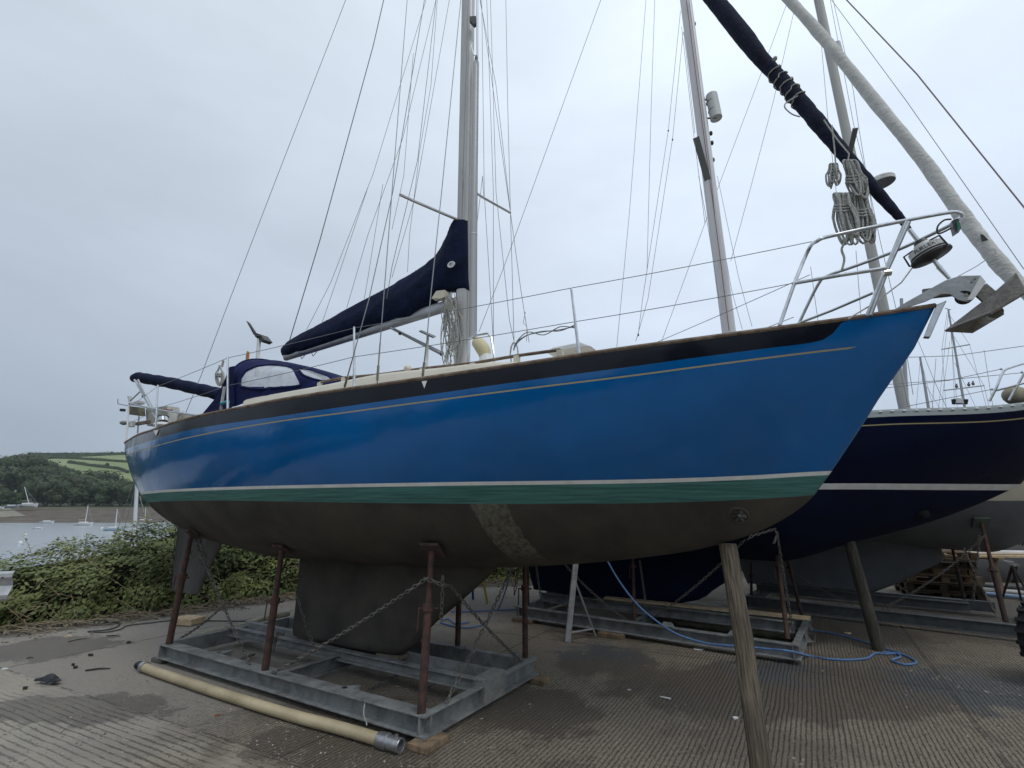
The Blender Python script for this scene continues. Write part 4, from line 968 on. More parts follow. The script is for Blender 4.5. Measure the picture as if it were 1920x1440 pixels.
# water
wm = bpy.data.materials.new('estuary_water'); wm.use_nodes = True; t = wm.node_tree; b = t.nodes['Principled BSDF']
b.inputs['Base Color'].default_value = (.36, .39, .41, 1); b.inputs['Roughness'].default_value = .2; b.inputs['IOR'].default_value = 1.33
geo = N(t, 'ShaderNodeNewGeometry'); hh = nmath(t, 'ADD', nnoise(t, geo.outputs['Position'], .9, 5, .6, (.6, 1.6, 1)), nnoise(t, geo.outputs['Position'], .15, 3, .5))
bp = N(t, 'ShaderNodeBump', inp={'Strength': .3, 'Distance': .3}); t.links.new(hh, bp.inputs['Height']); t.links.new(bp.outputs[0], b.inputs['Normal'])
WZ = -4.1
mb = MB(); mb.grid([[Vector((-900, 12, WZ)), Vector((700, 12, WZ))], [Vector((-900, 400, WZ)), Vector((700, 400, WZ))]])
tag(mb.build('water', wm, None, smooth=False, base=(0, 0, WZ)), kind='structure')
def Gw(px, py): return G(px, py, WZ)
# pale shingle slip at far left
mb = MB(); sl_ = []
for x, Y_ in [(-90, 222), (-20, 224), (18, 220), (52, 196), (0, 193), (-90, 193)]:
    g_ = D(x, 950, Y_); sl_.append(Vector((g_.x, Y_, terrain_z(g_.x, Y_)+.25)))
mb.plate([p+Vector((0, 0, 0)) for p in sl_], (0, 0, 1), .5)
tag(mb.build('slipway', mat('shingle', (.20, .185, .14), .9, 0, .2, .4), None, smooth=False), kind='structure')
sw = MB().plate([D(x, y, 236) for x, y in [(52, 941), (80, 942), (80, 948), (50, 949)]], (0, 1, 0), 1.2).build('stone_wall', mat('old_stone', (.17, .145, .12), .9, 0, .4, .8), None, smooth=False)
tag(sw, 'low brown stone wall at the head of the far beach beside the trees', 'wall')

# ------------------------------------------------------------------ foliage
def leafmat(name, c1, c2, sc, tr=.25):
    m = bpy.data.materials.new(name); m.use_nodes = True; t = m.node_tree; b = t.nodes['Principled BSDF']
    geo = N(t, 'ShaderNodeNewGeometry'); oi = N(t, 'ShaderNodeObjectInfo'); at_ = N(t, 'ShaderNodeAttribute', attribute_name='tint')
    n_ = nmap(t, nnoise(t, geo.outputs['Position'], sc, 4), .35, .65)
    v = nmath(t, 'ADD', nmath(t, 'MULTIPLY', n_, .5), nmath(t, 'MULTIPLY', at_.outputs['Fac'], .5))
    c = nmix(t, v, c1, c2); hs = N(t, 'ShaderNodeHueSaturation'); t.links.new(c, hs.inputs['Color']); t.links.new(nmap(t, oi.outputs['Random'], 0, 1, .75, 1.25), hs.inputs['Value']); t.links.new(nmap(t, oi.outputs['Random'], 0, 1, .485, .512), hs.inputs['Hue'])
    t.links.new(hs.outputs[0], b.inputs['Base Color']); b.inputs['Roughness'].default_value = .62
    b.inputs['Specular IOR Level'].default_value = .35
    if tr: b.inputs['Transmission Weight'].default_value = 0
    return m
def leaves(name, items, m, parent=None, base=(0, 0, 0), fold=True):
    """items: (centre, normal, size, tint)"""
    vs, fs, tn = [], [], []
    rn = random.Random(5)
    for c, n_, sz, ti in items:
        n_ = n_.normalized(); a = n_.cross(Vector((rn.uniform(-1, 1), rn.uniform(-1, 1), rn.uniform(-1, 1)))); 
        if a.length < 1e-3: continue
        a.normalize(); b_ = n_.cross(a); o = len(vs); w_ = sz*rn.uniform(.55, .8)
        c = c-Vector(base)
        vs += [c-a*sz*.6, c-b_*w_*.5-n_*sz*.12, c+a*sz*.6-n_*sz*.15, c+b_*w_*.5-n_*sz*.12]; fs.append((o, o+1, o+2, o+3)); tn += [ti]*4
    me = bpy.data.meshes.new(name); me.from_pydata([tuple(v) for v in vs], [], fs); me.materials.append(m); me.update()
    at_ = me.attributes.new('tint', 'FLOAT', 'POINT'); at_.data.foreach_set('value', tn)
    o = bpy.data.objects.new(name, me); col.objects.link(o)
    if parent is None: o.location = base
    else:
        o.parent = parent
        if parent.type == 'EMPTY' and Vector(base).length == 0: o.matrix_parent_inverse = Matrix.Translation(-parent.location)
    return o
ivy = leafmat('bramble_leaf', (.038, .066, .020), (.25, .30, .10), 1.6)
barkm = mat('bark', (.07, .055, .04), .9, 0, .3, 6, .4, 20)
# hedge profile height along x
htop = interp([(-30, .6), (-13, .75), (-9.5, .68), (-8.3, .72), (-7.4, .82), (-6.5, 1.04), (-5.8, 1.34), (-5.2, 1.66), (-4, 1.8), (-1, 1.6), (1, 1.3), (6, 1.2), (14, 1.4), (40, 1.6)])
def hnrm(x):
    m_ = (hy(x+.05)-hy(x-.05))/.1; L_ = math.hypot(1, m_); return -m_/L_, 1/L_, L_
def hoff(x, o, z):
    nx, ny, _ = hnrm(x); return Vector((x+nx*o, hy(x)+ny*o, z))
def hedge(x0, x1, n, seed, label, sz):
    tab = []; acc = 0
    for i in range(200): xx = x0+(x1-x0)*i/199; acc += hnrm(xx)[2]; tab.append((acc, xx))
    def pick():
        r_ = rn.random()*acc; lo, hi = 0, 199
        while lo < hi:
            m_ = (lo+hi)//2
            if tab[m_][0] < r_: lo = m_+1
            else: hi = m_
        return tab[lo][1]+rn.uniform(-.5, .5)*(x1-x0)/199
    rn = random.Random(seed); items = []; xm = (x0+x1)/2; root = thing('bramble_hedge', (xm, hy(xm)+.5, 0), label, 'hedge', 'bramble hedge along the yard edge')
    while len(items) < n:
        x = pick(); ht = htop(x)*(1+.16*noise.noise(Vector((x*1.7, 0, 7)))+.08*noise.noise(Vector((x*5, 2, 7))))
        u_ = rn.random()
        # front face bulges, top crown, and fall-off behind
        ang = rn.uniform(-.12, 1.9); R0 = 1+.22*noise.noise(Vector((x*1.4, ang*2.2, seed)))+.22*noise.noise(Vector((x*3.2, ang*5, 2)))
        dep = 1.1; oo = dep+.25+.18*noise.noise(Vector((x*2.2, 1, 1)))-math.cos(ang)*dep*R0*(1+.15*(1-u_)); zz = max(.02, math.sin(max(0, ang))*ht*R0)*(.80+.22*rn.random()**.5 if rn.random() < .6 else rn.uniform(.5, 1))
        if noise.noise(Vector((x*3.1, zz*4.2, 4.4))) < -.30 and rn.random() < .75: continue
        nrm = Vector((rn.uniform(-.6, .6), -math.cos(ang)*.9+rn.uniform(-.5, .5), math.sin(ang)+.45+rn.uniform(-.4, .4)))
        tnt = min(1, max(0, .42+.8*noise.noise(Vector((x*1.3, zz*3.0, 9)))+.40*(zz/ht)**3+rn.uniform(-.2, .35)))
        items.append((hoff(x, oo, zz), nrm, rn.uniform(.5, 1.35)*sz, tnt))
    # sprays standing up out of the top
    st = MB()
    for k in range(int((x1-x0)*16)):
        x = pick(); ht = htop(x); L_ = rn.uniform(.06, .20)*(1.7 if noise.noise(Vector((x*1.3, 5, 5))) > .1 else .8); p0 = hoff(x, rn.uniform(.7, 1.6), 0); x, y = p0.x, p0.y; dx, dy = rn.uniform(-.5, .5), rn.uniform(-.4, .3)
        L_ *= 1.5; z0_ = ht*.78; st.tube([Vector((x+dx*L_*t_*1.3, y+dy*L_*t_, z0_+L_*(t_*1.4-.5*t_*t_))) for t_ in (0, .33, .66, 1)], [.004, .004, .003, .002], 4, cap=False)
        for q in range(14):
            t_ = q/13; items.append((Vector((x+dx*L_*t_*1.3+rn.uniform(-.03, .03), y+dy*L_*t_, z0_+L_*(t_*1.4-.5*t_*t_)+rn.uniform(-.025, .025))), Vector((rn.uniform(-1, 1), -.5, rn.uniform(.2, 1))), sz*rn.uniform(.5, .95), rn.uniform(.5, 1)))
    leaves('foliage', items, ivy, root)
    for k in range(int((x1-x0)*26)):
        x = pick(); p0 = hoff(x, rn.uniform(-.3, .35), 0); z = rn.uniform(.02, htop(x)*.75)*rn.random(); x, y = p0.x, p0.y; dx = rn.uniform(-.7, .7)
        st.tube([Vector((x, y, z)), Vector((x+dx*.5, y-.1, z+rn.uniform(-.1, .25))), Vector((x+dx, y-rn.uniform(-.1, .25), max(.01, z-rn.uniform(0, .3))))], [.006, .005, .003], 4, cap=False)
    so_ = st.build('bramble_stems', mat('dry_stem', (.22, .165, .10), .9, 0, .35, 5), root); tag(so_, kind='stuff')
    # dense inside
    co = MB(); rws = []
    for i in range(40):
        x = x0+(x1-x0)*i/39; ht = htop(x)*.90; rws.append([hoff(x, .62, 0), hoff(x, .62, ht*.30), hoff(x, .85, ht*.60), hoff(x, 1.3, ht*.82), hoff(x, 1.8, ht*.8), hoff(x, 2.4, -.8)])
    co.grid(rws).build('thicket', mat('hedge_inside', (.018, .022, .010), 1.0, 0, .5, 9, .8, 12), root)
    return root
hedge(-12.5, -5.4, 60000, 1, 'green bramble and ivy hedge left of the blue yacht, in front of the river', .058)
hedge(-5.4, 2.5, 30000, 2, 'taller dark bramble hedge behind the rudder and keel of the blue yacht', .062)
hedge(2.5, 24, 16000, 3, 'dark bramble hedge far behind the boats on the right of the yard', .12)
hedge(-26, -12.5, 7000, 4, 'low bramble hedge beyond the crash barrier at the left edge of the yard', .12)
# litter of leaves, twigs and stones along the hedge foot
rn = random.Random(9); items = []
for k in range(9000):
    x = rn.uniform(-12, 3); y = hy(x)+.35-abs(rn.gauss(0, .55))-.1
    items.append((Vector((x, y, rn.uniform(.008, .05))), Vector((rn.uniform(-.6, .6), rn.uniform(-.6, .6), 1)), rn.uniform(.02, .06), rn.random()))
lit = leaves('leaf_litter', items, leafmat('litter', (.05, .04, .025), (.24, .20, .13), 6), None); lit.name = 'leaf_litter'; tag(lit, kind='stuff')
tw = MB()
for k in range(260):
    x = rn.uniform(-10, -2); y = hy(x)+.3-abs(rn.gauss(0, .45)); a = rn.gauss(0, .5); L_ = rn.uniform(.15, .8)
    tw.tube([Vector((x, y, .02)), Vector((x+L_*.5*math.cos(a), y+L_*.5*math.sin(a), rn.uniform(.02, .09))), Vector((x+L_*math.cos(a), y+L_*math.sin(a), .015))], [.006, .005, .003], 4, cap=False)
tag(tw.build('fallen_twigs', mat('pale_twig', (.26, .21, .14), .9, 0, .3, 5), None), kind='stuff')

# ------------------------------------------------------------------ trees
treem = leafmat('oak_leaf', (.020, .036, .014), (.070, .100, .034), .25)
darkin = mat('crown_shade', (.012, .018, .008), 1.0)
def make_tree(seed, H, Wd, ncl=9, nl=1500):
    rn = random.Random(seed); root = thing('broadleaf_tree', (0, 0, 0), '', 'tree'); items = []; lobes = []; core = MB(); tr = MB()
    for k in range(ncl):
        a = rn.uniform(0, 6.28); rad = Wd*.5*rn.uniform(.15, .72); z = H*rn.uniform(.30, .82); s_ = Wd*rn.uniform(.20, .32)*(1.15-.4*z/H)
        lobes.append((Vector((rad*math.cos(a), rad*math.sin(a), z)), s_))
    lobes.append((Vector((0, 0, H*.62)), Wd*.34)); lobes.append((Vector((rn.uniform(-1, 1), 0, H*.82)), Wd*.22))
    for c, s_ in lobes:
        core.ball(c, (s_*.62, s_*.62, s_*.52), 8, 6)
        for q in range(int(nl/len(lobes))):
            d_ = Vector((rn.gauss(0, 1), rn.gauss(0, 1), rn.gauss(0, 1))).normalized(); r_ = s_*rn.uniform(.82, 1.08)*(1+.25*noise.noise(d_*2.5+c))
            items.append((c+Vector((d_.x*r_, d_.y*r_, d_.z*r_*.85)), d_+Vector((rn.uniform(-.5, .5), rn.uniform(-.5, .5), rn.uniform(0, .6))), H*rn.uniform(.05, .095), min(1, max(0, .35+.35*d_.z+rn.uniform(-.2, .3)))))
    tr.tube([Vector((0, 0, -1)), Vector((.1, 0, H*.25)), Vector((0, .1, H*.55))], [H*.035, H*.028, H*.012], 7)
    for c, s_ in lobes[:5]: tr.tube([Vector((0, 0, H*.22)), Vector((c.x*.5, c.y*.5, H*.35)), c], [H*.018, H*.012, H*.004], 5)
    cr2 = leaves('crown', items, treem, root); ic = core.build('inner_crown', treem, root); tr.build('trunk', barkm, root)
    return root
def copy_thing(root, loc, s=1.0, rz=0, label=None, group=None):
    r = root.copy(); col.objects.link(r); r.location = loc; r.rotation_euler = (0, 0, rz); r.scale = (s, s, s)
    if label: r['label'] = label
    if group: r['group'] = group
    for c in root.children:
        d_ = c.copy(); col.objects.link(d_); d_.parent = r; d_.matrix_parent_inverse = c.matrix_parent_inverse.copy()
        for g in c.children: e_ = g.copy(); col.objects.link(e_); e_.parent = d_; e_.matrix_parent_inverse = g.matrix_parent_inverse.copy()
    return r
protos = [make_tree(21, 13, 13), make_tree(22, 12, 15, 11), make_tree(23, 15, 12, 8), make_tree(24, 10, 11, 7, 1100)]
rn = random.Random(31); placed = 0
used = set()
def plant(px, Y, ytop, kind, label, group):
    """a tree at screen column px and depth Y whose top reaches row ytop"""
    g = D(px, 950, Y); z0 = terrain_z(g.x, Y); top = D(px, ytop, Y).z; H0 = [13, 12, 15, 10][kind]; s = max(.35, (top-z0)/H0*.97)
    if kind not in used:
        used.add(kind); r = protos[kind]; r.location = (g.x, Y, z0); r.scale = (s, s, s); r.rotation_euler = (0, 0, rn.uniform(0, 6)); r['label'] = label; r['group'] = group
        for c in r.children: c.matrix_parent_inverse = Matrix.Identity(4)
        return r
    return copy_thing(protos[kind], (g.x, Y, z0), s, rn.uniform(0, 6), label, group)
for r in protos:
    for c in r.children: c.matrix_parent_inverse = Matrix.Identity(4)
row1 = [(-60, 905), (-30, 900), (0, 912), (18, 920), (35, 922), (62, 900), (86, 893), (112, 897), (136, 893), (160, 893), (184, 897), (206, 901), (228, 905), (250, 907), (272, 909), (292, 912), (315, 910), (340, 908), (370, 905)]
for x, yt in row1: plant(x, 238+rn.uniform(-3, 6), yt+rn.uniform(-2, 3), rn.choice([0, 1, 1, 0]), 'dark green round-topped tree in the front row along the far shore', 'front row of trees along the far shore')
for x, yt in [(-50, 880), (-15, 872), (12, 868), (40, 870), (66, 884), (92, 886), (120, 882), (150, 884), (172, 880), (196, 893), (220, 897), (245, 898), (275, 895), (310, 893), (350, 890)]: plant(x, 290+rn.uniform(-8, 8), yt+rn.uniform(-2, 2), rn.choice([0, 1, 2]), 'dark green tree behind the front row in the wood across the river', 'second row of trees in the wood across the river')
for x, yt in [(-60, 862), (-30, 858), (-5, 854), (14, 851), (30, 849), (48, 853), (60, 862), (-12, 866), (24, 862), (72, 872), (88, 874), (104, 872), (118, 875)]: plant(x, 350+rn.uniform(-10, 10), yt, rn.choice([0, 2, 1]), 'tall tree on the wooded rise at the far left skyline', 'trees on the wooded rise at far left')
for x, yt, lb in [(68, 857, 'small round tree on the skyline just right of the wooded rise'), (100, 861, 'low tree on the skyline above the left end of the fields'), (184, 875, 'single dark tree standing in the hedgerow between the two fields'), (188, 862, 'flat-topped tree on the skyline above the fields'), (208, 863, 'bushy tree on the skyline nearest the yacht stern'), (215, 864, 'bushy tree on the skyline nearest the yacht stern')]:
    plant(x, 430 if x == 184 and yt == 875 else 560, yt, 3, lb, 'trees along the far field hedges')
def hedgerow(pl, lbl, h=3.0):
    rn_ = random.Random(len(lbl)); items = []; mb_ = MB(); pts_ = []
    for i in range(len(pl)-1):
        for k in range(10):
            t_ = k/10; x = pl[i][0]*(1-t_)+pl[i+1][0]*t_; Y = pl[i][1]*(1-t_)+pl[i+1][1]*t_; g = D(x, 900, Y); pts_.append(Vector((g.x, Y, terrain_z(g.x, Y))))
    for i in range(len(pts_)-1):
        for q in range(50):
            p = pts_[i].lerp(pts_[i+1], rn_.random()); hh_ = h*(.8+.5*noise.noise(p*.05)); items.append((p+Vector((rn_.uniform(-1, 1), rn_.uniform(-1.4, 1.4), rn_.uniform(-2.5, hh_))), Vector((rn_.uniform(-1, 1), -1, rn_.uniform(0, 1))), rn_.uniform(.7, 1.5), rn_.random()))
    rt = thing('hedgerow', pts_[0], lbl, 'hedgerow', 'hedgerows between the far fields')
    leaves('foliage', items, treem, rt)
    MB().tube([p+Vector((0, 0, h*.1)) for p in pts_], .9, 6, ry=h*.7).build('inner_hedge', treem, rt)
hedgerow([(40, 575), (130, 585), (240, 590)], 'long hedgerow along the skyline of the far hill', 4.5)
hedgerow([(60, 500), (120, 490), (180, 470), (245, 455)], 'hedgerow across the upper green field on the far hill', 3.0)
hedgerow([(120, 450), (170, 430), (245, 405)], 'lower hedgerow across the middle of the far green fields', 3.0)
# woods all round behind the camera and beyond the yard (seen only as reflections in the paint)
items = []; rn = random.Random(77); core = MB(); rws = []
for k in range(0, 121):
    a = R(100+k*1.75-0); fk = min(1, max(0, (k-74)/3)); r_ = (62+6*math.sin(k*.4))*(1-fk)+225*fk; hgt = (10+3.5*math.sin(k*.31)+2*math.sin(k*.9+1))*(1+1.7*fk); x, y = r_*math.sin(a), r_*math.cos(a); zg = terrain_z(x, y)
    zg = zg*(1-fk)-4*fk; rws.append([Vector((x, y, zg-.5)), Vector((x*1.01, y*1.01, zg+hgt*.8)), Vector((x*1.08, y*1.08, zg+hgt*.9))])
    for q in range(90): items.append((Vector((x+rn.uniform(-2, 2)*(1+1.5*fk), y+rn.uniform(-2, 2)*(1+1.5*fk), zg+hgt*rn.uniform(0, 1.05))), Vector((-x, -y, rn.uniform(0, 40))), rn.uniform(.8, 1.6)*(1+1.5*fk), rn.random()))
wr_ = leaves('woodland', items, treem, None); tag(wr_, kind='stuff'); core.grid(rws).build('inner_woodland', treem, wr_)

# ================================================================== CRADLES, PROPS, CHAINS
def Ibeam(w, h, t=.012): return [(-w/2, -h/2), (w/2, -h/2), (w/2, -h/2+t), (t/2, -h/2+t*1.2), (t/2, h/2-t*1.2), (w/2, h/2-t), (w/2, h/2), (-w/2, h/2), (-w/2, h/2-t), (-t/2, h/2-t*1.2), (-t/2, -h/2+t*1.2), (-w/2, -h/2+t)]
def Cbeam(w, h, t=.012, s=1): return [(s*x, y) for x, y in [(-w/2, -h/2), (w/2, -h/2), (w/2, -h/2+t), (-w/2+t, -h/2+t*1.4), (-w/2+t, h/2-t*1.4), (w/2, h/2-t), (w/2, h/2), (-w/2, h/2)]]
def beam(pr, a, b, nm, parent, m=galv, **k): return MB().prof(pr, a, b).build(nm, m, parent, smooth=False, bevel=.002, **k)
def up_(p, z): return Vector((p.x, p.y, z))
FL, FR_, BR_ = up_(G(295, 1207, .19), 0), up_(G(797, 1347, .185), 0), up_(G(1007, 1235, .19), 0); BL = FL+(BR_-FR_)
K1_ = thing('boat_cradle', FR_, 'galvanised steel boat cradle with rusty posts under the blue yacht', 'cradle')
d1 = (FR_-FL).normalized(); d2 = (BR_-FR_).normalized(); zc_b = .12; Hb = .14
V3 = lambda x, y, z: Vector((x, y, z))
beam(Ibeam(.14, Hb), up_(FL+d2*.07+d1*.0, zc_b), up_(FR_+d2*.07-d1*.0, zc_b), 'beam', K1_)
beam(Cbeam(.07, Hb+.012, s=1), up_(FR_-d1*.03, zc_b), up_(BR_-d1*.03+d2*.02, zc_b), 'beam', K1_)
beam(Cbeam(.07, Hb+.01, s=-1), up_(FL+d1*.03, zc_b), up_(BL+d1*.03, zc_b), 'beam', K1_)
beam(Cbeam(.08, Hb, s=-1), up_(BL-d2*.05+d1*.07, zc_b), up_(BR_-d2*.05-d1*.07, zc_b), 'beam', K1_)
zt = .235
m1a, m1b = FL+(BL-FL)*.46, FR_+(BR_-FR_)*.46; m2a, m2b = FL+(BL-FL)*.62, FR_+(BR_-FR_)*.62
beam(Cbeam(.07, .10, s=1), up_(m1a, .185), up_(m1b-d1*.02, .185), 'keel_beam', K1_)
beam(Cbeam(.07, .10, s=-1), up_(m2a, .185), up_(m2b-d1*.02, .185), 'keel_beam', K1_)
for t_ in (.36, .52):
    a = FL.lerp(FR_, t_); b = BL.lerp(BR_, t_); beam(Cbeam(.06, Hb*.95), up_(a+d2*.1, .11), up_(b-d2*.09, .11), 'cross_beam', K1_) if t_ > .4 else None
# end plate between keel beams, gussets
pl_ = [m1b, m2b]; MB().box(up_((m1b+m2b)/2-d1*.05+V3(0, 0, 0), .145), ((m2b-m1b).length+.05, .12, .20), Matrix.Rotation(math.atan2(d2.y, d2.x), 3, 'Z')).build('end_plate', mat('zinc_plate', (.27, .27, .25), .5, .3, .2, 20), K1_, smooth=False, bevel=.003)
for x, y in [(632, 1296), (398, 1228)]:
    g = G(x, y, .17); g2 = up_(g, .185); o_ = MB().plate([g2-d1*.10-d2*.02, g2+d1*.12-d2*.02, g2+d1*.13+d2*.02+V3(0, 0, 0), g2+d1*.10+d2*.16], (0, 0, 1), .012).build('gusset', galv, K1_, smooth=False)
    MB().tube([g2+d1*.04+d2*.04-V3(0, 0, .008), g2+d1*.04+d2*.04+V3(0, 0, .009)], .022, 12).build('gusset_hole', black, o_)
    MB().box(g2+d1*.11+d2*.07-V3(0, 0, .06), (.02, .12, .11), Matrix.Rotation(math.atan2(d1.y, d1.x), 3, 'Z')).build('gusset_leg', galv, K1_, smooth=False)
def post(base_, top, parent, r=.024, pad=None, nrm=None, collar=.55, m=rust, pm_=None):
    o = MB().tube([base_, base_.lerp(top, collar)], r, 14).build('post', m, parent)
    MB().tube([base_.lerp(top, collar-.01), top], r*.78, 12).build('inner_tube', rust, o)
    q = base_.lerp(top, collar); ax = (top-base_).normalized()
    MB().tube([q-ax*.02, q+ax*.035], r*1.35, 12).build('screw_collar', rust, o)
    s_ = Vector((ax.z, 0, -ax.x)).normalized(); MB().tube([q-s_*r*2.4, q+s_*r*2.4], .008, 6).tube([q-s_*r*2.2, q-s_*r*2.3-ax*.16], .006, 6).build('screw_handle', rust, o)
    if pad:
        n_ = Vector(nrm).normalized(); s1 = n_.cross(V3(0, 0, 1)).normalized(); s2 = s1.cross(n_); c = top+n_*.01
        MB().plate([c+s1*a*pad/2+s2*b*pad/2 for a, b in ((-1, -1), (1, -1), (1, 1), (-1, 1))], n_, .025).build('pad', pm_ or mat('stained_pad', (.06, .035, .028), .85, 0, .4, 14, .3, 50), o, smooth=False, bevel=.004)
    return o
def hullpt(fr, br, zs_, zc__, px, py, b0=.6, it=40):
    """where the ray through a pixel meets the hull surface"""
    b = b0
    for i in range(it): s, z = fr.hit(px, py, b); b = .6*b+.4*br(max(.02, s), max(z, zc__(s)))
    return s, b, z
def hnorm(fr, br, s, b, z):
    p = fr.W(s, b, z); e_ = .03; a = fr.W(s+e_, br(s+e_, z), z)-p; c = fr.W(s, br(s, z+e_), z+e_)-p; n_ = a.cross(c).normalized(); return n_ if n_.z < 0 else -n_
# P3: the nearest post with its square pad
s_, b_, z_ = hullpt(F1, breadth1, zsheer1, zc1, 812, 1022, .8); print('P3 hull', s_, b_, z_)
n3 = hnorm(F1, breadth1, s_, b_, z_); t3 = F1.W(s_, b_, z_); base3 = up_(FR_-d1*.02+d2*.06, .19); base3 = G(790, 1338, .19)
t3b = t3+n3*.03; p3 = post(base3, t3b-V3(0, 0, .02), K1_, .032, .17, -n3, .62)
# P1, P2 (starboard, aft)
s_, b_, z_ = hullpt(F1, breadth1, zsheer1, zc1, 362, 992, .5); t1 = F1.W(s_, b_, z_); n1_ = hnorm(F1, breadth1, s_, b_, z_); print('P1', s_, b_, z_)
base1 = G(317, 1207, .19); top1 = D(358, 1003, min(t1.y, base1.y+.3)); p1 = post(base1, top1, K1_, .034, .15, -n1_, .6)
s_, b_, z_ = hullpt(F1, breadth1, zsheer1, zc1, 532, 1026, .5); base2 = G(497, 1256, .19); n2_ = hnorm(F1, breadth1, s_, b_, z_); top2 = F1.W(s_, b_, z_)+n2_*.03; p2 = post(base2, top2, K1_, .033, .16, -n2_, .55)
base5 = G(985, 1233, .19); top5 = V3(base5.x, base5.y+.02, 1.22); p5 = post(base5, top5, K1_, .029, .13, (0, -.3, 1), .62)
base4 = G(858, 1214, .2); top4 = V3(base4.x, base4.y, 1.16); p4 = post(base4, top4, K1_, .030, .13, (0, -.3, 1), .6)
MB().box(up_(base4, .21), (.16, .12, .02), Matrix.Rotation(R(-30), 3, 'Z')).build('post_socket', galv, K1_, smooth=False)
base6 = up_(BL+d1*.5-d2*.06, .19); p6 = post(base6, V3(base6.x+.1, base6.y-.25, 1.15), K1_, .022, .13, (0, -.3, 1), .6)
MB().tube([up_(base5+d2*-.10-d1*.05, .19), up_(base5+d2*-.10-d1*.05, .26)], .026, 12).build('post_socket', galv, K1_)
# bolted keel shoe edge: pale plate ends under the keel
MB().box(F1.W(4.62, 0, .225), (.28, .18, .03), Matrix.Rotation(R(-30), 3, 'Z')).build('keel_packer', mat('packer', (.15, .13, .10), .9), K1_, smooth=False)
def chain(pts, lb, r=.0062, L=.056, w=.038, base=None):
    o = chain_mb(MB(), pts, L, r, w).build('tie_chain', chainm, None, base=pts[-1]); return tag(o, lb, 'chain', 'chains tying the boat cradle posts')
A3 = base3.lerp(t3b, .80); front = d2*-.03
cA = A3-d1*.03+V3(0, -.04, 0)
chain(sag(cA, G(512, 1262, .2), .025), 'long chain from the nearest post down left, crossing in front of the keel')
chain(arc_pts([cA, A3+V3(.05, -.05, -.02), A3+V3(.11, -.02, -.05)], 3)+sag(D(832, 1083, A3.y+.1), G(978, 1240, .21), .03)[1:], 'chain from the nearest post down right to the far right beam corner')
chain([D(830, 1084, A3.y+.08), D(829, 1125, A3.y+.08), D(827, 1166, A3.y+.09)], 'short chain hanging straight down beside the nearest post')
chain(sag(D(960, 1065, 4.9), G(834, 1322, .19), .02), 'chain crossing down left to the right hand beam near the front corner')
chain(sag(D(972, 1062, 5.1), D(964, 1118, 5.1), .0), 'short loose chain dangling under the hull left of the far right post')
chain(sag(D(366, 1010, base1.y+.1), G(468, 1245, .2), .02), 'chain from the aftmost post down to the front beam')
chain([D(350, 1027, base1.y), D(358, 1036, base1.y), D(370, 1030, base1.y), D(384, 1040, base1.y+.1), D(390, 1052, base1.y+.1)], 'chain bundled round the head of the aftmost post')
chain([D(362, 1012, base1.y+.05), D(372, 1002, base1.y+.05), D(378, 1015, base1.y+.05), D(368, 1026, base1.y)], 'upper loop of chain hooked on the head of the aftmost post')
chain([D(352, 1034, base1.y), D(360, 1046, base1.y-.03), D(372, 1050, base1.y-.03), D(380, 1062, base1.y)], 'lower loop of chain slung from the head of the aftmost post')
chain([D(366, 1012, base1.y), D(378, 1024, base1.y), D(382, 1038, base1.y), D(374, 1052, base1.y), D(368, 1064, base1.y)], 'loose chain end dangling from the head of the aftmost post')
chain(sag(G(338, 1197, .19), D(432, 1122, 7.2), .04), 'chain rising right from the left beam behind the aftmost post')
chain(sag(D(556, 1112, 5.6), G(594, 1224, .24), .03), 'chain against the trailing edge of the keel')
chain([D(512, 1192, 5.6), D(514, 1215, 5.6), D(520, 1188, 5.7), D(535, 1190, 5.7)], 'tangled chain inside the cradle behind the second post')
chain(sag(G(760, 1258, .03), G(680, 1300, .04), .0), 'chain lying on the concrete inside the right half of the cradle')
chain(sag(G(440, 1240, .03), G(480, 1226, .03), .0), 'short chain lying on the concrete inside the left half of the cradle')
ln = MB().tube(arc_pts([G(685, 1312, .19), G(684, 1335, .12)+V3(0, -.03, 0), G(690, 1348, .07)+V3(0, -.05, 0), G(688, 1360, .05)], 4), .005, 5).build('twine', rope, None); tag(ln, 'frayed pale twine knotted over the front cradle beam', 'twine')
# timber packers
def block(c, size, rz, m, nm, lb, g=None):
    o = MB().box(c, size, Matrix.Rotation(R(rz), 3, 'Z')).build(nm, m, None, smooth=False, bevel=.006); return tag(o, lb, 'block', g)
block(up_(FR_+d1*.0-d2*-.05, .024), (.18, .26, .046), -30, timber, 'timber_block', 'orange timber packer under the nearest corner of the front cradle')
block(up_(BR_+d1*.04-d2*.06, .022), (.20, .12, .044), -30, timber, 'timber_block', 'split timber packer under the far right corner of the front cradle')
block(up_(FL+d1*.02+d2*.06, .022), (.2, .12, .044), -30, greyw, 'timber_block', 'grey timber packer under the left corner of the front cradle')
block(up_(G(352, 1170), .05), (.36, .26, .085), -12, palew, 'wood_block', 'pale square wooden block lying on the concrete left of the aftmost post')
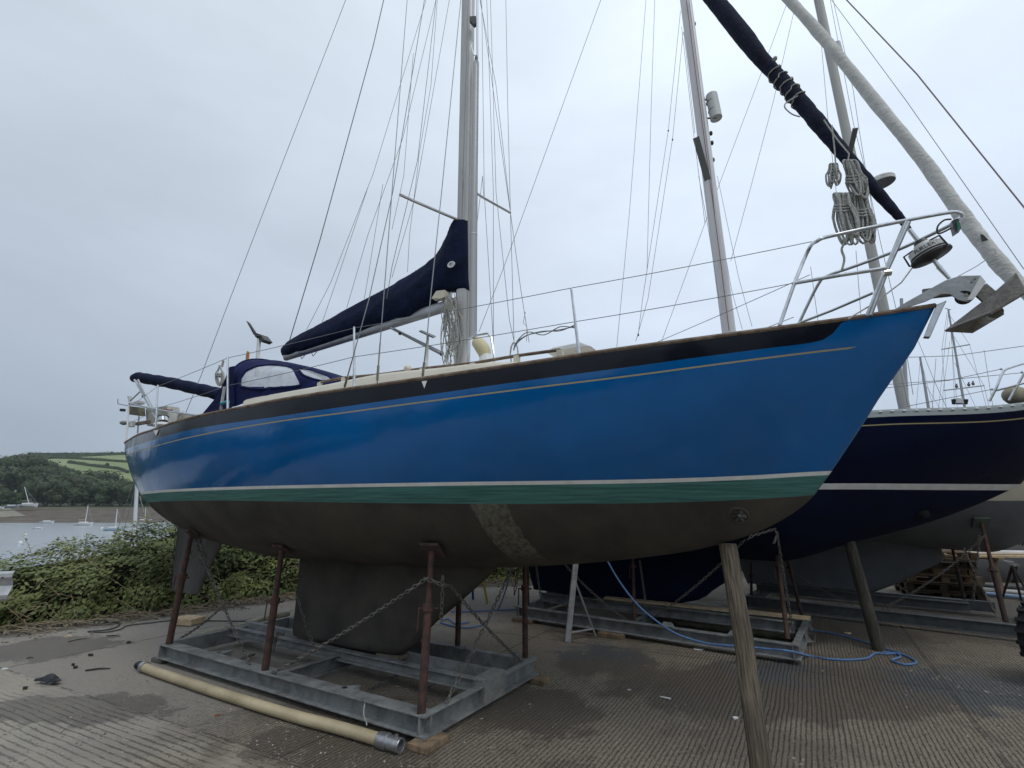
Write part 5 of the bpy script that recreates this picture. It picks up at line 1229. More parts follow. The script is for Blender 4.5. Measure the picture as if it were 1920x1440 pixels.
# suction hose in front
hp = arc_pts([G(268, 1250, .05), G(300, 1262, .048), G(380, 1289, .047), G(470, 1318, .047), G(560, 1345, .047), G(640, 1366, .048), G(712, 1387, .048)], 6)
hosem = mat('cream_hose', (.52, .44, .28), .5, 0, 0, 2.2, .15, 40, color2=(.33, .27, .165), detail=12)
HO = thing('suction_hose', hp[0], 'long cream suction hose with metal couplings lying along the front of the cradle', 'hose')
MB().tube(hp, [.042+.001*noise.noise(V3(i*.3, 0, 0)) for i in range(len(hp))], 16).build('hose', hosem, HO)
dn = (hp[-1]-hp[-2]).normalized(); e0 = hp[-1]; rings = [(0, .05), (.03, .053), (.032, .050), (.05, .050), (.052, .054), (.085, .054), (.09, .047), (.12, .047)]
MB().tube([e0+dn*(a-.01) for a, r in rings], [r for a, r in rings], 18).build('coupling', mat('worn_alloy', (.33, .33, .34), .35, .7, .2, 25), HO, angle=25)
lathe(e0, dn, [(.105, .04), (.11, .047), (.19, .047), (.195, .043), (.192, .037), (.14, .036)]).build('coupling_end', mat('worn_alloy'  , (.33, .33, .34)), HO, angle=25)
MB().tube([e0+dn*.15+V3(0, 0, .04), e0+dn*.15+V3(0, 0, .062)], .012, 8).build('coupling_lug', mat('worn_alloy', (.33, .33, .34)), HO)
dn2 = (hp[0]-hp[1]).normalized(); MB().tube([hp[0]+dn2*a for a in (-.06, .0, .02)], [.052, .052, .03], 16).build('coupling', mat('worn_alloy', (.3, .3, .3)), HO, angle=25)
MB().ball(hp[0]+dn2*.09, (.05, .035, .04), 10, 6).build('camlock', black, HO)
# pale hose behind
q = arc_pts([G(335, 1205, .045), G(400, 1188, .045), G(450, 1176, .045), G(490, 1162, .045), G(540, 1150, .045)], 5)
tag(MB().tube(q, .05, 12).build('pale_hose', mat('grey_hose', (.30, .28, .20), .6, 0, .25, 6), None), 'pale dirty hose lying inside the far left corner of the cradle', 'hose')
# odds on the concrete
gl = MB(); g0 = G(92, 1276, .03); rows = []
for i in range(9):
    t_ = i/8; c = g0+V3(-.13+.26*t_, .02*math.sin(t_*5), .0); w_ = .05*math.sin(math.pi*min(1, t_*.8+.12)); rows.append([c+V3(0, math.cos(a)*w_, abs(math.sin(a))*w_*(.9+.3*math.sin(t_*9+a*2))) for a in [2*math.pi*k/10 for k in range(10)]])
gl.grid(rows, closed=True).tube(arc_pts([g0+V3(-.03, -.05, .0), g0+V3(.03, -.09, .0), g0+V3(.09, -.07, 0), g0+V3(.1, -.02, .01)], 4), .006, 5)
tag(gl.build('crumpled_rubber', mat('wet_black', (.014, .017, .018), .4, 0, .3, 20, .4, 30), None), 'crumpled black rubber scrap lying alone on the concrete at left', 'scrap')
def stick(a, b, lb, m=None, r=.006, nm='stick'): return tag(MB().tube([a, a.lerp(b, .5)+V3(0, .01, .005), b], [r, r, r*.6], 5).build(nm, m or mat('dark_stick', (.05, .035, .025), .9), None), lb, 'stick')
stick(G(160, 1257, .01), G(207, 1253, .01), 'thin dark stick on the concrete between the rubber scrap and the hose end', r=.009)
stick(G(200, 1192, .01), G(225, 1193, .01), 'short twig on the concrete near the black cable')
stick(G(128, 1203, .01), G(163, 1197, .01), 'short dark twig at the edge of the soil strip')
stick(G(50, 1234, .01), G(62, 1233, .01), 'tiny dark stick at the far left of the concrete')
def chipp(x, y, w_, lb, m=whitep, nm='litter_piece', h=.02):
    g = G(x, y, h/2); rn_ = random.Random(int(x*7+y)); poly = [g+V3(w_*math.cos(a)*rn_.uniform(.6, 1.1), w_*.6*math.sin(a)*rn_.uniform(.5, 1.1), 0) for a in [k*1.05 for k in range(6)]]
    return tag(MB().plate(poly, (rn_.uniform(-.2, .2), rn_.uniform(-.2, .2), 1), h).build(nm, m, None, smooth=False), lb, 'litter')
chipp(154, 1152, .07, 'crumpled white plastic scrap in the soil strip below the hedge', h=.07)
chipp(146, 1165, .10, 'flat cream paper scrap in the soil strip', mat('cream_paper', (.5, .42, .3), .8))
chipp(125, 1154, .03, 'small white scrap left of the white plastic scrap'); chipp(127, 1193, .05, 'pale flint-like scrap at the edge of the concrete', mat('cream_paper', (.5, .42, .3)))
chipp(9, 1254, .04, 'white chip at the far left edge of the concrete', h=.01)
chipp(1379, 1346, .035, 'white chip on the concrete left of the leaning timber post', h=.008); chipp(1180, 1293, .02, 'small white chip near the middle of the grooved concrete', h=.006)
chipp(1590, 1187, .06, 'pale leaf shaped scrap between the two right hand posts', mat('cream_paper', (.5, .42, .3)), h=.01); chipp(1310, 1217, .09, 'white smear-like scrap beside the blue rope', h=.008)
tag(MB().tube([G(1238, 1306, .008), G(1257, 1310, .012)], [.006, .014], 6, ry=[.004, .006]).build('white_scraper', whitep, None), 'small white plastic strip on the wet grooved concrete', 'litter')
chipp(408, 1341, .03, 'small rusty leaf on the concrete below the cream hose', mat('rust_leaf', (.2, .06, .03), .8), h=.006)
for x, y, w_ in [(170, 1228, .03), (241, 1204, .025), (142, 1251, .03), (137, 1246, .02), (48, 1290, .025)]: tag(chipp(x, y, w_, 'small dark clod on the concrete left of the cradle', mat('clod', (.04, .03, .022), .95), 'clod', .025), None, 'clod', 'dark clods left of the cradle')
cb = arc_pts([G(80, 1175, .012), G(140, 1170, .012), G(205, 1166, .012), G(225, 1170, .012), G(205, 1180, .012), G(165, 1184, .012), G(200, 1185, .012), G(225, 1180, .012), G(240, 1173, .012), G(280, 1168, .012), G(330, 1163, .012), G(400, 1164, .012), G(480, 1165, .012)], 6)
tag(MB().tube(cb, .008, 6).build('cable', mat('grey_cable', (.035, .04, .045), .6), None), 'dark cable looping over the ground along the hedge foot', 'cable')
# crash barrier end at left edge
gb = thing('crash_barrier', D(10, 1110, 5.5), 'galvanised crash barrier end jutting in at the left edge', 'barrier')
pr_ = [(0, -.15), (.03, -.13), (.035, -.09), (0, -.05), (-.02, 0), (0, .05), (.035, .09), (.03, .13), (0, .15), (-.006, .15), (.024, .125), (.028, .09), (-.008, .05), (-.028, 0), (-.008, -.05), (.028, -.09), (.024, -.125), (-.006, -.15)]
bz = D(22, 1098, 5.6); far_ = bz+V3(-3.4, -1.4, 0); brail = MB().prof([(x, y) for x, y in pr_], far_, bz).build('rail', mat('bright_galvanised', (.42, .43, .44), .45, .5, .15, 9), gb, smooth=False)
for t_, dz_ in ((.02, .09), (.02, -.09)): MB().ball(bz.lerp(far_, t_)+V3(0, -.03, dz_), (.02, .008, .01), 8, 5).build('bolt', black, brail)
MB().box(up_(bz.lerp(far_, .35)+V3(0, .06, 0), .4), (.1, .08, .8)).build('post', galv, gb, smooth=False)

# leaning timber post under the bow
s_, b_, z_ = hullpt(F1, breadth1, zsheer1, zc1, 1363, 1018, .2); tpt = F1.W(s_, b_, z_-.005); print('post top', s_, b_, z_)
tb = G(1452, 1590); rows = []; n_ = 20
for i in range(26):
    t_ = i/25; c = tpt.lerp(tb, t_)+V3(.008*math.sin(t_*5), 0, 0)+V3(.003*math.sin(t_*17+1), 0, 0); w_ = .060*(1-.06*t_)*(1+.05*noise.noise(V3(t_*9, 0, 0))); rows.append([c+V3(math.cos(a)*w_*(1+.07*noise.noise(V3(math.cos(a)*2.3, math.sin(a)*2.3, t_*1.2))+.06*noise.noise(V3(math.cos(a)*6, math.sin(a)*9, t_*5))), math.sin(a)*w_*.9, 0) for a in [2*math.pi*k/n_ for k in range(n_)]])
mb = MB().grid(rows, closed=True); mb.f += [tuple(range(n_)), tuple(len(mb.v)-n_+k for k in range(n_))]; mb.m += [0, 0]
def woodmat(name, c1, c2, ax, sc=44):
    m = bpy.data.materials.new(name); m.use_nodes = True; t = m.node_tree; b = t.nodes['Principled BSDF']; geo = N(t, 'ShaderNodeNewGeometry'); ax = Vector(ax).normalized()
    d_ = N(t, 'ShaderNodeVectorMath', operation='DOT_PRODUCT'); t.links.new(geo.outputs['Position'], d_.inputs[0]); d_.inputs[1].default_value = ax
    s_ = N(t, 'ShaderNodeVectorMath', operation='SCALE'); s_.inputs[0].default_value = ax*.94; t.links.new(d_.outputs['Value'], s_.inputs['Scale'])
    su = N(t, 'ShaderNodeVectorMath', operation='SUBTRACT'); t.links.new(geo.outputs['Position'], su.inputs[0]); t.links.new(s_.outputs[0], su.inputs[1])
    f1 = nnoise(t, su.outputs[0], sc*1.6, 7, .65); f2 = nnoise(t, geo.outputs['Position'], 3, 4)
    c = nmix(t, nmap(t, f1, .40, .60), c1, c2); c = nmix(t, nmap(t, f2, .4, .7, 0, .5), c, tuple(x*.6 for x in c1)); t.links.new(c, b.inputs['Base Color']); b.inputs['Roughness'].default_value = .85
    bp = N(t, 'ShaderNodeBump', inp={'Strength': 1.0, 'Distance': .02}); t.links.new(f1, bp.inputs['Height']); t.links.new(bp.outputs[0], b.inputs['Normal']); return m
lp = mb.build('timber_post', woodmat('post_timber', (.055, .043, .030), (.165, .132, .092), tb-tpt), None)
tag(lp, 'weathered brown timber post leaning under the bow of the blue yacht, nearest the camera', 'post')

# ================================================================== NAVY YACHT
F2 = Frame(6.48, 5.11, 30); L2 = 10.6
b2 = interp([(0, 0), (.3, .2), (.7, .42), (1.2, .68), (2, 1.0), (3, 1.30), (4.2, 1.52), (5.5, 1.6), (7, 1.52), (8.5, 1.25), (10, .85), (10.6, .65)])
zs2 = interp([(0, 2.92), (.8, F2.curve(1918, 762, b2)[1]), (F2.curve(1650, 776, b2)[0], F2.curve(1650, 776, b2)[1]), (5, 2.60), (8, 2.58), (10.6, 2.65)])
print('navy', F2.curve(1918, 762, b2), F2.curve(1650, 776, b2))
pc2 = [F2.hit(x, y, .0) for x, y in [(1918, 905), (1880, 925), (1840, 943), (1740, 980), (1600, 1017), (1450, 1052), (1380, 1078)]]
zc2 = interp([(0, 2.92)]+pc2[:6]+[(5.6, 1.12), (7.5, 1.15), (9, 1.4), (10.6, 2.3)]); print('navy prof', pc2)
_w = [F2.curve(1565, 912, lambda s: b2(s)*.85), F2.curve(1750, 912.5, lambda s: b2(s)*.68), F2.curve(1885, 913, lambda s: b2(s)*.35)]
wl2 = interp([(s_, z_-.0125) for s_, z_ in _w]+[(10.6, _w[0][1]-.03)]); print('wl2', wl2(.5), wl2(2), wl2(4))
navyp = paint('navy_topside_paint', (.001, .004, .022), .1, .14, .0)
navyp.node_tree.nodes['Principled BSDF'].inputs['Specular IOR Level'].default_value = .14
navya = mat('navy_antifoul', (.002, .007, .030), .8, 0, .2, 3, .05, 40, spec=.2)
Y2 = thing('sailing_yacht', up_(F2.W(5, 0, 0), 0), 'dark navy blue sailing yacht with white waterline stripe standing second from the camera', 'yacht')
gd2 = lambda s: zs2(s)-.115-.0
hull2, breadth2 = make_hull(F2, L2, b2, zs2, zc2, [lambda s: zs2(s)-.035, gd2, lambda s: gd2(s)-.012, lambda s: wl2(s)+.045, lambda s: wl2(s)-.02], [(mat('grey_rail', (.34, .38, .38), .5), False), (navyp, True), (goldp, False), (navyp, True), (whitep, False), (navya, True)], Y2)
k2 = [F2.hit(x, y) for x, y in [(1022, 1107), (1275, 1131)]]; zk2 = min(k2[0][1], k2[1][1]); le2 = [F2.hit(x, y) for x, y in [(1385, 1076), (1340, 1105), (1300, 1128), (1275, 1131)]]
L_2 = interp([(z, s) for s, z in le2]); prof = []
for i in range(16):
    z = 1.30+(zk2-1.30)*i/15; prof.append((z, L_2(z)-.3*max(0, z-1.12), k2[0][0]+.5-.3*(1.3-z), .15+.14*max(0, 1-(1.3-z)/.25)**2))
keel_foil(F2, prof, .12, navya, Y2, 'keel')
MB().prof([(-.03, -.6), (.03, -.6), (.03, .5), (-.03, .5)], F2.W(9.3, 0, .6), F2.W(9.3, 0, 1.7), up=F2.W(1, 0, 0)-F2.W(0, 0, 0)).build('rudder', navya, Y2, smooth=False, bevel=.01)
# perforated toe rail with slots
for sd in (1, -1):
    pts_ = [F2.W(s, sd*max(0, b2(s)-.02), zs2(s)+.022) for s in [L2*(i/60)**1.2 for i in range(61)]]
    MB().tube(pts_, .012, 6, ry=.030).build('toe_rail', mat('grey_rail', (.34, .38, .38), .5), Y2)
for i in range(16):
    x = 1650+i*22.5; s, z = F2.curve(x, 767-(x-1650)*.045, b2); MB().ball(F2.W(s, b2(s)-.006, zs2(s)+.024), (.020, .020, .010), 8, 5).build('rail_slot', mat('slot_light', (.75, .77, .78), .6), Y2)
# coachroof
mb = MB(); rows = []
for i in range(20):
    s = 2.6+5*i/19; hb = min(.95, b2(s)-.35); zt_ = zs2(s)+.02+.10*min(1, i/4); rows.append([F2.W(s, b, z) for b, z in [(hb+.05, zs2(s)-.05), (hb, zt_), (0, zt_+.05), (-hb, zt_), (-hb-.05, zs2(s)-.05)]])
mb.grid(rows).build('coachroof', white, Y2)
MB().ball(F2.P(1905, 742, .15), (.14, .10, .11), 12, 8).build('windlass_cover', mat('tan_canvas', (.30, .27, .19), .85, 0, .15, 10), Y2)
for x, y in [(1797, 755)]: MB().tube([F2.P(x, 757, .1), F2.P(x, 748, .1)], .05, 12).build('mushroom_vent', white, Y2)
for x in (1788, 1811): MB().tube([F2.P(x, 758, .5), F2.P(x, 749, .5)], [.015, .022], 8).build('deck_fitting', black, Y2)
# pulpit and lifelines of the navy yacht
P2_ = lambda x, y, b=.5: F2.P(x, y, b)
pl2 = MB().tube(arc_pts([P2_(1855, 752, .55), P2_(1868, 727, .55), P2_(1880, 699, .5), P2_(1890, 691, .45), P2_(1925, 680, .2), P2_(1960, 672, 0)], 5), .0125, 8).build('pulpit', steel, Y2)
for a in [[(1892, 751), (1918, 704), (1920, 700)], [(1868, 732), (1920, 718)]]: MB().tube([P2_(x, y, .35) for x, y in a], .0125, 8).build('pulpit_bar', steel, pl2)
for a in [[(1640, 730), (1780, 713), (1877, 692)], [(1650, 722), (1780, 712), (1915, 699)], [(1700, 762), (1800, 742), (1860, 730)]]: wire('lifeline', [P2_(x, y, .5) for x, y in a], .004, wirem, Y2)
for x, y in [(1877, 692), (1860, 730), (1916, 698)]: MB().ball(P2_(x, y, .5), .014, 6, 4).build('lifeline_end', steel, pl2)
# mast
am2 = mat('white_mast', (.62, .62, .63), .4, .1, .1, 5, stretch=(1, 1, .1))
ms2 = MB().prof(rectprof(.14, .20), F2.P(1382, 740, 0), F2.P(1278, -60, 0)+V3(0, 0, .0), up=F2.W(1, 0, 0)-F2.W(0, 0, 0)).build('mast', am2, Y2, angle=60)
wire('red_halyard', [F2.P(x, y, .09) for x, y in [(1287, 0), (1306, 150), (1330, 330), (1350, 480), (1367, 620)]], .005, mat('red_line', (.22, .05, .06), .8), Y2)
wire('halyard', [F2.P(x, y, .1) for x, y in [(1292, 0), (1300, 60), (1333, 330), (1340, 400)]], .006, wirem, Y2)
MB().tube([F2.P(1318, 186, 0), F2.P(1338, 190, -.04)], .014, 6).build('reflector_bracket', black, ms2); MB().tube([F2.P(1323, 222, 0), F2.P(1343, 221, -.04)], .014, 6).build('reflector_bracket', black, ms2)
rr2 = MB().tube([F2.P(1334, 179, -.05), F2.P(1343, 222, -.05)], .098, 16).build('radar_reflector', mat('reflector_white', (.52, .54, .53), .5), ms2)
for x, y in [(1335, 192), (1339, 208)]: p = F2.P(x, y, -.05); MB().tube([p+V3(0, 0, .004), p-V3(0, 0, .004)], .100, 16).build('reflector_seam', mat('grey_tube', (.2, .2, .2)), rr2)
for x, y in [(1333, 250), (1335, 268), (1337, 300), (1302, 45), (1283, 6)]: MB().ball(F2.P(x, y, -.05), (.03, .03, .045), 8, 5).build('mast_fitting', black, ms2)
MB().prof([(-.02, -.05), (.02, -.05), (.02, .05), (-.02, .05)], F2.P(1305, 258, .35), F2.P(1327, 338, .05), up=F2.W(1, 0, 0)-F2.W(0, 0, 0)).build('spreader', mat('spreader_dark', (.16, .17, .165), .5, .3), ms2, smooth=False)
def W2(nm, pts, b=0, r=.004, m=wirem, fr=None, par=None):
    bb = b if isinstance(b, (list, tuple)) else [b]*len(pts)
    return wire(nm, [(fr or F2).P(x, y, q) for (x, y), q in zip(pts, bb)], r, m, par or Y2)
for px in [[(1212, -10), (1180, 400), (1156, 655)], [(1228, -10), (1221, 200), (1213, 510)], [(1276, 20), (1253, 245), (1205, 560), (1196, 632)], [(1281, 60), (1261, 260), (1215, 560), (1192, 640)], [(1278, 50), (1300, 245), (1322, 420)], [(1282, 60), (1303, 250)], [(1310, 330), (1330, 440), (1348, 560)]]:
    W2('shroud', px, .35)
for px in [[(1474, 10), (1430, 130), (1345, 355), (1240, 642)], [(1489, 20), (1450, 190), (1408, 350), (1370, 490)]]: W2('topping_line', px, -.4)
for x, y in [(1253, 245), (1261, 262), (1197, 628)]: MB().ball(F2.P(x, y, .35), (.014, .014, .02), 6, 4).build('shackle', black, Y2)
for px in [[(1345, 330), (1385, 520), (1410, 612)], [(1350, 420), (1372, 545), (1392, 618)]]: W2('port_shroud', px, -.8)
# furled white headsail
FP2 = [(1458, -26, 8.5), (1480, 0, 8.5), (1520, 44, 9), (1560, 90, 9.2), (1600, 140, 9.5), (1640, 190, 9.8), (1690, 250, 10.2), (1740, 312, 10.8), (1775, 362, 11.5), (1800, 398, 12), (1835, 445, 13), (1870, 490, 13.5), (1905, 528, 12), (1935, 562, 9)]
q2, r2 = [], []
for i in range(len(FP2)-1):
    for j_ in range(8):
        t_ = j_/8; x, y, h = [FP2[i][k]*(1-t_)+FP2[i+1][k]*t_ for k in range(3)]; p = F2.P(x, y, 0); q2.append(p); r2.append(h*(p.y*CP+(p.z-EYE)*SP)/FPX*(1+.012*math.sin((i*8+j_)*.8)+.05*noise.noise(V3(i*8+j_, 3, 0)*.4)))
wf = MB(); nn = 24; rows = []
d_ = (q2[-1]-q2[0]).normalized(); s1 = d_.cross(V3(0, 0, 1)).normalized(); s2 = s1.cross(d_)
for i, (p, r_) in enumerate(zip(q2, r2)):
    rows.append([p+(s1*math.cos(a)+s2*math.sin(a))*r_*(1+.04*math.sin(a*2-i*.35)+.07*noise.noise(V3(math.cos(a-i*.3)*2, math.sin(a-i*.3)*2, i*.35))) for a in [2*math.pi*k/nn for k in range(nn)]])
wf.grid(rows, closed=True)
hs2 = wf.build('furled_headsail', mat('white_sailcloth', (.60, .60, .57), .8, 0, .1, 6, .8, 16, stretch=(1, 1, 2)), Y2, angle=80)
MB().plate([F2.P(x, y, .12) for x, y in [(1838, 439), (1843, 440), (1853, 450), (1841, 453)]], stb, .01).build('sail_patch', black, hs2)
W2('furling_line', [(1795, 519), (1830, 500), (1868, 474), (1862, 466)], .15, .005, rope)
# stands and cradle of the navy yacht
a0, a1 = G(965, 1137, .2), G(1497, 1211, .2); e1_ = (a1-a0).normalized(); e2_ = V3(-e1_.y, e1_.x, 0)
K2 = thing('boat_cradle', up_(a0, 0), 'galvanised steel boat cradle under the dark navy yacht', 'cradle')
beam(Ibeam(.10, .15), up_(a0+e2_*.05, .125), up_(a1+e2_*.05, .125), 'beam', K2)
beam(Cbeam(.08, .15, s=-1), up_(a0+e2_*1.75, .125), up_(a1+e2_*1.75, .125), 'beam', K2)
beam(Cbeam(.07, .16, s=1), up_(a1-e1_*.03, .125), up_(a1-e1_*.03+e2_*1.8, .125), 'beam', K2)
beam(Cbeam(.07, .16, s=-1), up_(a0+e1_*.03, .125), up_(a0+e1_*.03+e2_*1.8, .125), 'beam', K2)
for o_ in (.72, .98): beam(Cbeam(.07, .13, s=1 if o_ < .9 else -1), up_(a0+e2_*o_, .235), up_(a1+e2_*o_-e1_*.1, .235), 'keel_beam', K2)
beam(Cbeam(.06, .13), up_(a0.lerp(a1, .48)+e2_*.1, .12), up_(a0.lerp(a1, .48)+e2_*1.7, .12), 'cross_beam', K2)
for t_ in (.62, .83): g = up_(a0.lerp(a1, t_), .21); MB().plate([g-e1_*.09, g+e1_*.09, g+e1_*.05+e2_*.02+V3(0, 0, .05), g-e1_*.05+e2_*.02+V3(0, 0, .05)], e2_, .012).build('bracket', galv, K2, smooth=False)
post(G(1477, 1199, .2), F2.P(1450, 985, .25), K2, .026, .14, (0, 0, 1), .60)
post(G(1190, 1163, .2), F2.P(1186, 1030, .7), K2, .022, .13, (0, 0, 1), .75)
post(G(990, 1135, .2), V3(G(990, 1135, .2).x, G(990, 1135, .2).y+.1, 1.3), K2, .022, .13, (0, 0, 1), .6)
post(up_(a1+e2_*1.7-e1_*.1, .2), up_(a1+e2_*1.6-e1_*.2, 1.25), K2, .022, .13, (0, 0, 1), .6)
post(up_(a0+e2_*1.7+e1_*1.6, .2), up_(a0+e2_*1.6+e1_*1.6, 1.2), K2, .022, .13, (0, 0, 1), .6)
for c, lb in [(a0+e2_*.05+e1_*.15, 'dark block under the left end of the navy yacht cradle'), (a0.lerp(a1, .42), 'timber block under the middle of the navy yacht cradle beam'), (a1-e1_*.25+e2_*.5, 'timber packer under the right end of the navy yacht cradle')]: block(up_(c, .025), (.34, .2, .05), -34, timber, 'timber_block', lb)
chain(sag(D(1062, 1062, 7.0), G(1174, 1162, .2), .04), 'chain running down right to the navy yacht cradle behind the metal trestle')
chain(sag(D(1395, 1014, 6.1), G(1222, 1160, .2), .05), 'chain rising right from the navy yacht cradle to behind the timber post')
chain(sag(D(1200, 1055, 6.9), D(1212, 1140, 6.9), .0), 'chain hanging beside the short rusty post under the navy yacht')
chain(sag(D(1006, 1064, 7.4), D(1014, 1122, 7.4), .0), 'chain hanging in front of the navy keel at its aft end')
chain(sag(D(1457, 1000, 5.9), G(1488, 1190, .2), .03), 'chain down the right side of the rusty post on the navy yacht cradle')
chain([D(1404, 1010, 5.9), D(1410, 1005, 5.9), D(1452, 992, 5.9), D(1458, 1002, 5.9), D(1452, 1016, 5.9)], 'chain end hooked round the top of the rusty post by the bow')
th_ = D(1722, 959, 1.0); s_, b_, z_ = hullpt(F2, breadth2, zs2, zc2, 1730, 962, .2); MB().ball(F2.W(s_, b_, z_), (.07, .05, .06), 12, 8).build('bow_thruster', mat('tunnel_dark', (.004, .004, .004)), Y2)
# round grey post
tp = F2.P(1592, 1014, .1); bs = G(1648, 1219); tag(MB().tube([tp, tp.lerp(bs, .5), bs], [.062, .066, .068], 14).build('timber_post', woodmat('grey_post_timber', (.045, .040, .032), (.12, .11, .085), bs-tp), None), 'round grey timber post propping the bow of the navy yacht', 'post')
# metal trestle
tr_ = thing('steel_trestle', G(1062, 1204), 'pale grey steel trestle stand behind the front cradle on the right', 'stand')
trm = mat('pale_grey_steel', (.30, .31, .31), .5, .3, .2, 12); f1_ = G(1064, 1204, 0); tpp = D(1081, 1040, f1_.y+.12)
MB().prof([(-.035, -.03), (.035, -.03), (.035, .03), (-.035, .03)], f1_, tpp, up=(0, 1, 0)).build('upright', trm, tr_, smooth=False, bevel=.004)
kn = f1_.lerp(tpp, .72); f2_ = G(1117, 1192, 0); MB().prof([(-.012, -.015), (.012, -.015), (.012, .015), (-.012, .015)], f2_, kn, up=(0, 1, 0)).build('leg', trm, tr_, smooth=False)
MB().tube([f1_+V3(0, 0, .10), f2_.lerp(kn, .12)], .013, 8).build('stretcher', trm, tr_)
f3 = f2_+V3(-.3, .8, 0); MB().prof([(-.012, -.015), (.012, -.015), (.012, .015), (-.012, .015)], f3, kn, up=(0, 1, 0)).build('leg', trm, tr_, smooth=False)
# plank, corrugated hose, cans
tag(MB().prof([(-.06, -.015), (.06, -.015), (.06, .015), (-.06, .015)], up_(G(1135, 1122, .32), .33), up_(G(1520, 1161, .32), .33)).build('plank', palew, None, smooth=False), 'long pale plank lying on the navy yacht cradle beams', 'plank')
q = arc_pts([G(1200, 1150, .06), G(1260, 1163, .06), G(1340, 1174, .06), G(1420, 1184, .06), G(1490, 1192, .06)], 14)
tag(MB().tube(q, [.062+.006*(i % 2) for i in range(len(q))], 12).build('corrugated_hose', mat('ribbed_hose', (.17, .17, .12), .6, 0, .2, 9), None, angle=80), 'ribbed grey-green hose lying inside the navy yacht cradle', 'hose')
bk = MB().plate([G(1500, 1176, .12), G(1512, 1176, .12), G(1524, 1190, .12), G(1522, 1203, .04), G(1508, 1206, .03)], (0, -1, .3), .12).build('concrete_weight', mat('old_concrete', (.2, .2, .18), .9, 0, .2, 20, .4, 40), None, smooth=False, bevel=.01); tag(bk, 'small grey concrete weight at the right end of the navy yacht cradle', 'weight')
# blue rope
def brope(px, lb, r=.0105, z=.015): 
    P_ = [q if isinstance(q, Vector) else G(q[0], q[1], z) for q in px]; return tag(MB().tube(arc_pts(P_, 7), r, 7).build('blue_rope', bluerope, None), lb, 'rope', 'blue ropes about the yard')
def YB(px):
    k = (px-960)/920; t_ = (k*7.85-.04)/(3.03+k*2.18); return 7.85-2.18*t_-.10
brope([D(1138, 1050, 6.2), D(1158, 1085, 6.2), D(1190, 1128, 6.15), D(1225, 1160, 6.1), D(1268, 1188, 6.15), D(1320, 1205, YB(1320)), D(1362, 1210, YB(1362)), D(1402, 1213, YB(1402)), D(1442, 1217, YB(1442)), D(1482, 1221, YB(1482)), G(1515, 1229, .015), (1550, 1235), (1590, 1237), (1625, 1234), (1640, 1225), (1660, 1226), (1688, 1226), (1712, 1236), (1717, 1243), (1700, 1246), (1680, 1242), (1673, 1237), (1688, 1232), (1682, 1226), (1655, 1222)], 'long blue rope hanging from under the navy yacht and running to a loop at right')
brope([(1510, 1180), (1560, 1187), (1610, 1200), (1650, 1213), (1690, 1225)], 'blue rope running from the concrete weight to the loop at right')
brope([D(958, 1062, 6.4), D(950, 1100, 6.5), G(935, 1140, .02), (912, 1165), (890, 1175), (860, 1176), (835, 1170), (826, 1166), (840, 1160), (855, 1170), (880, 1166)], 'blue rope dropping from the hull to a tangle behind the blue yacht keel')
brope([(845, 1147), (890, 1146), (930, 1144), (968, 1143)], 'straight blue rope lying across the concrete behind the keel')
ys = thing('folding_step', G(905, 1130), 'small yellow and blue folding step far behind the keel by the hedge', 'step'); MB().prof([(-.015, -.02), (.015, -.02), (.015, .02), (-.015, .02)], G(914, 1131), D(905, 1085, G(914, 1131).y)).build('leg', mat('yellow_paint', (.55, .45, .05), .5), ys, smooth=False)
MB().prof([(-.015, -.02), (.015, -.02), (.015, .02), (-.015, .02)], G(887, 1124), D(886, 1095, G(887, 1124).y)).build('leg', mat('blue_paint', (.02, .05, .25), .5), ys, smooth=False)

# ================================================================== GREY-BOTTOMED YACHT
F3 = Frame(10.75, 6.15, 30); L3 = 11
b3 = interp([(0, 0), (.5, .33), (1.2, .70), (2, 1.05), (3, 1.35), (4.5, 1.62), (6, 1.7), (8, 1.55), (10, 1.05), (11, .8)])
zs3 = interp([(0, 2.95), (3, 2.7), (7, 2.6), (11, 2.68)])
pc3 = [F3.hit(x, y) for x, y in [(2010, 955), (1960, 990), (1920, 1013), (1850, 1035), (1780, 1048)]]; print('third', pc3)
zc3 = interp([(0, 2.95)]+pc3[:4]+[(5.6, 1.12), (8, 1.2), (9.5, 1.5), (11, 2.4)])
Y3 = thing('sailing_yacht', F3.W(5, 0, 0), 'cream sailing yacht with grey underwater hull standing third from the camera, mostly hidden', 'yacht')
wl3 = lambda s: 1.70
greya = mat('grey_antifoul', (.135, .145, .16), .8, 0, .1, 3, .05, 40)
hull3, breadth3 = make_hull(F3, L3, b3, zs3, zc3, [lambda s: zs3(s)-.03, lambda s: 1.73], [(cream, False), (cream, True), (greya, True)], Y3)
k3 = [F3.hit(x, y) for x, y in [(1410, 1090), (1640, 1110)]]; le3 = [F3.hit(x, y) for x, y in [(1770, 1052), (1720, 1075), (1680, 1095), (1640, 1110)]]; print('k3', k3, le3)
L_3 = interp([(z, s) for s, z in le3]); zk3 = le3[-1][1]; prof = []
for i in range(16):
    z = 1.30+(zk3-1.30)*i/15; prof.append((z, L_3(z)-.3*max(0, z-1.12), k3[0][0]+.4-.3*(1.3-z), .16+.16*max(0, 1-(1.3-z)/.3)**2))
keel_foil(F3, prof, .12, greya, Y3, 'keel')
MB().prof([(-.03, -.6), (.03, -.6), (.03, .5), (-.03, .5)], F3.W(9.8, 0, .6), F3.W(9.8, 0, 1.8), up=F3.W(1, 0, 0)-F3.W(0, 0, 0)).build('rudder', greya, Y3, smooth=False, bevel=.01)
am3 = mat('grey_mast', (.36, .36, .34), .5, .2, .1, 5, stretch=(1, 1, .1))
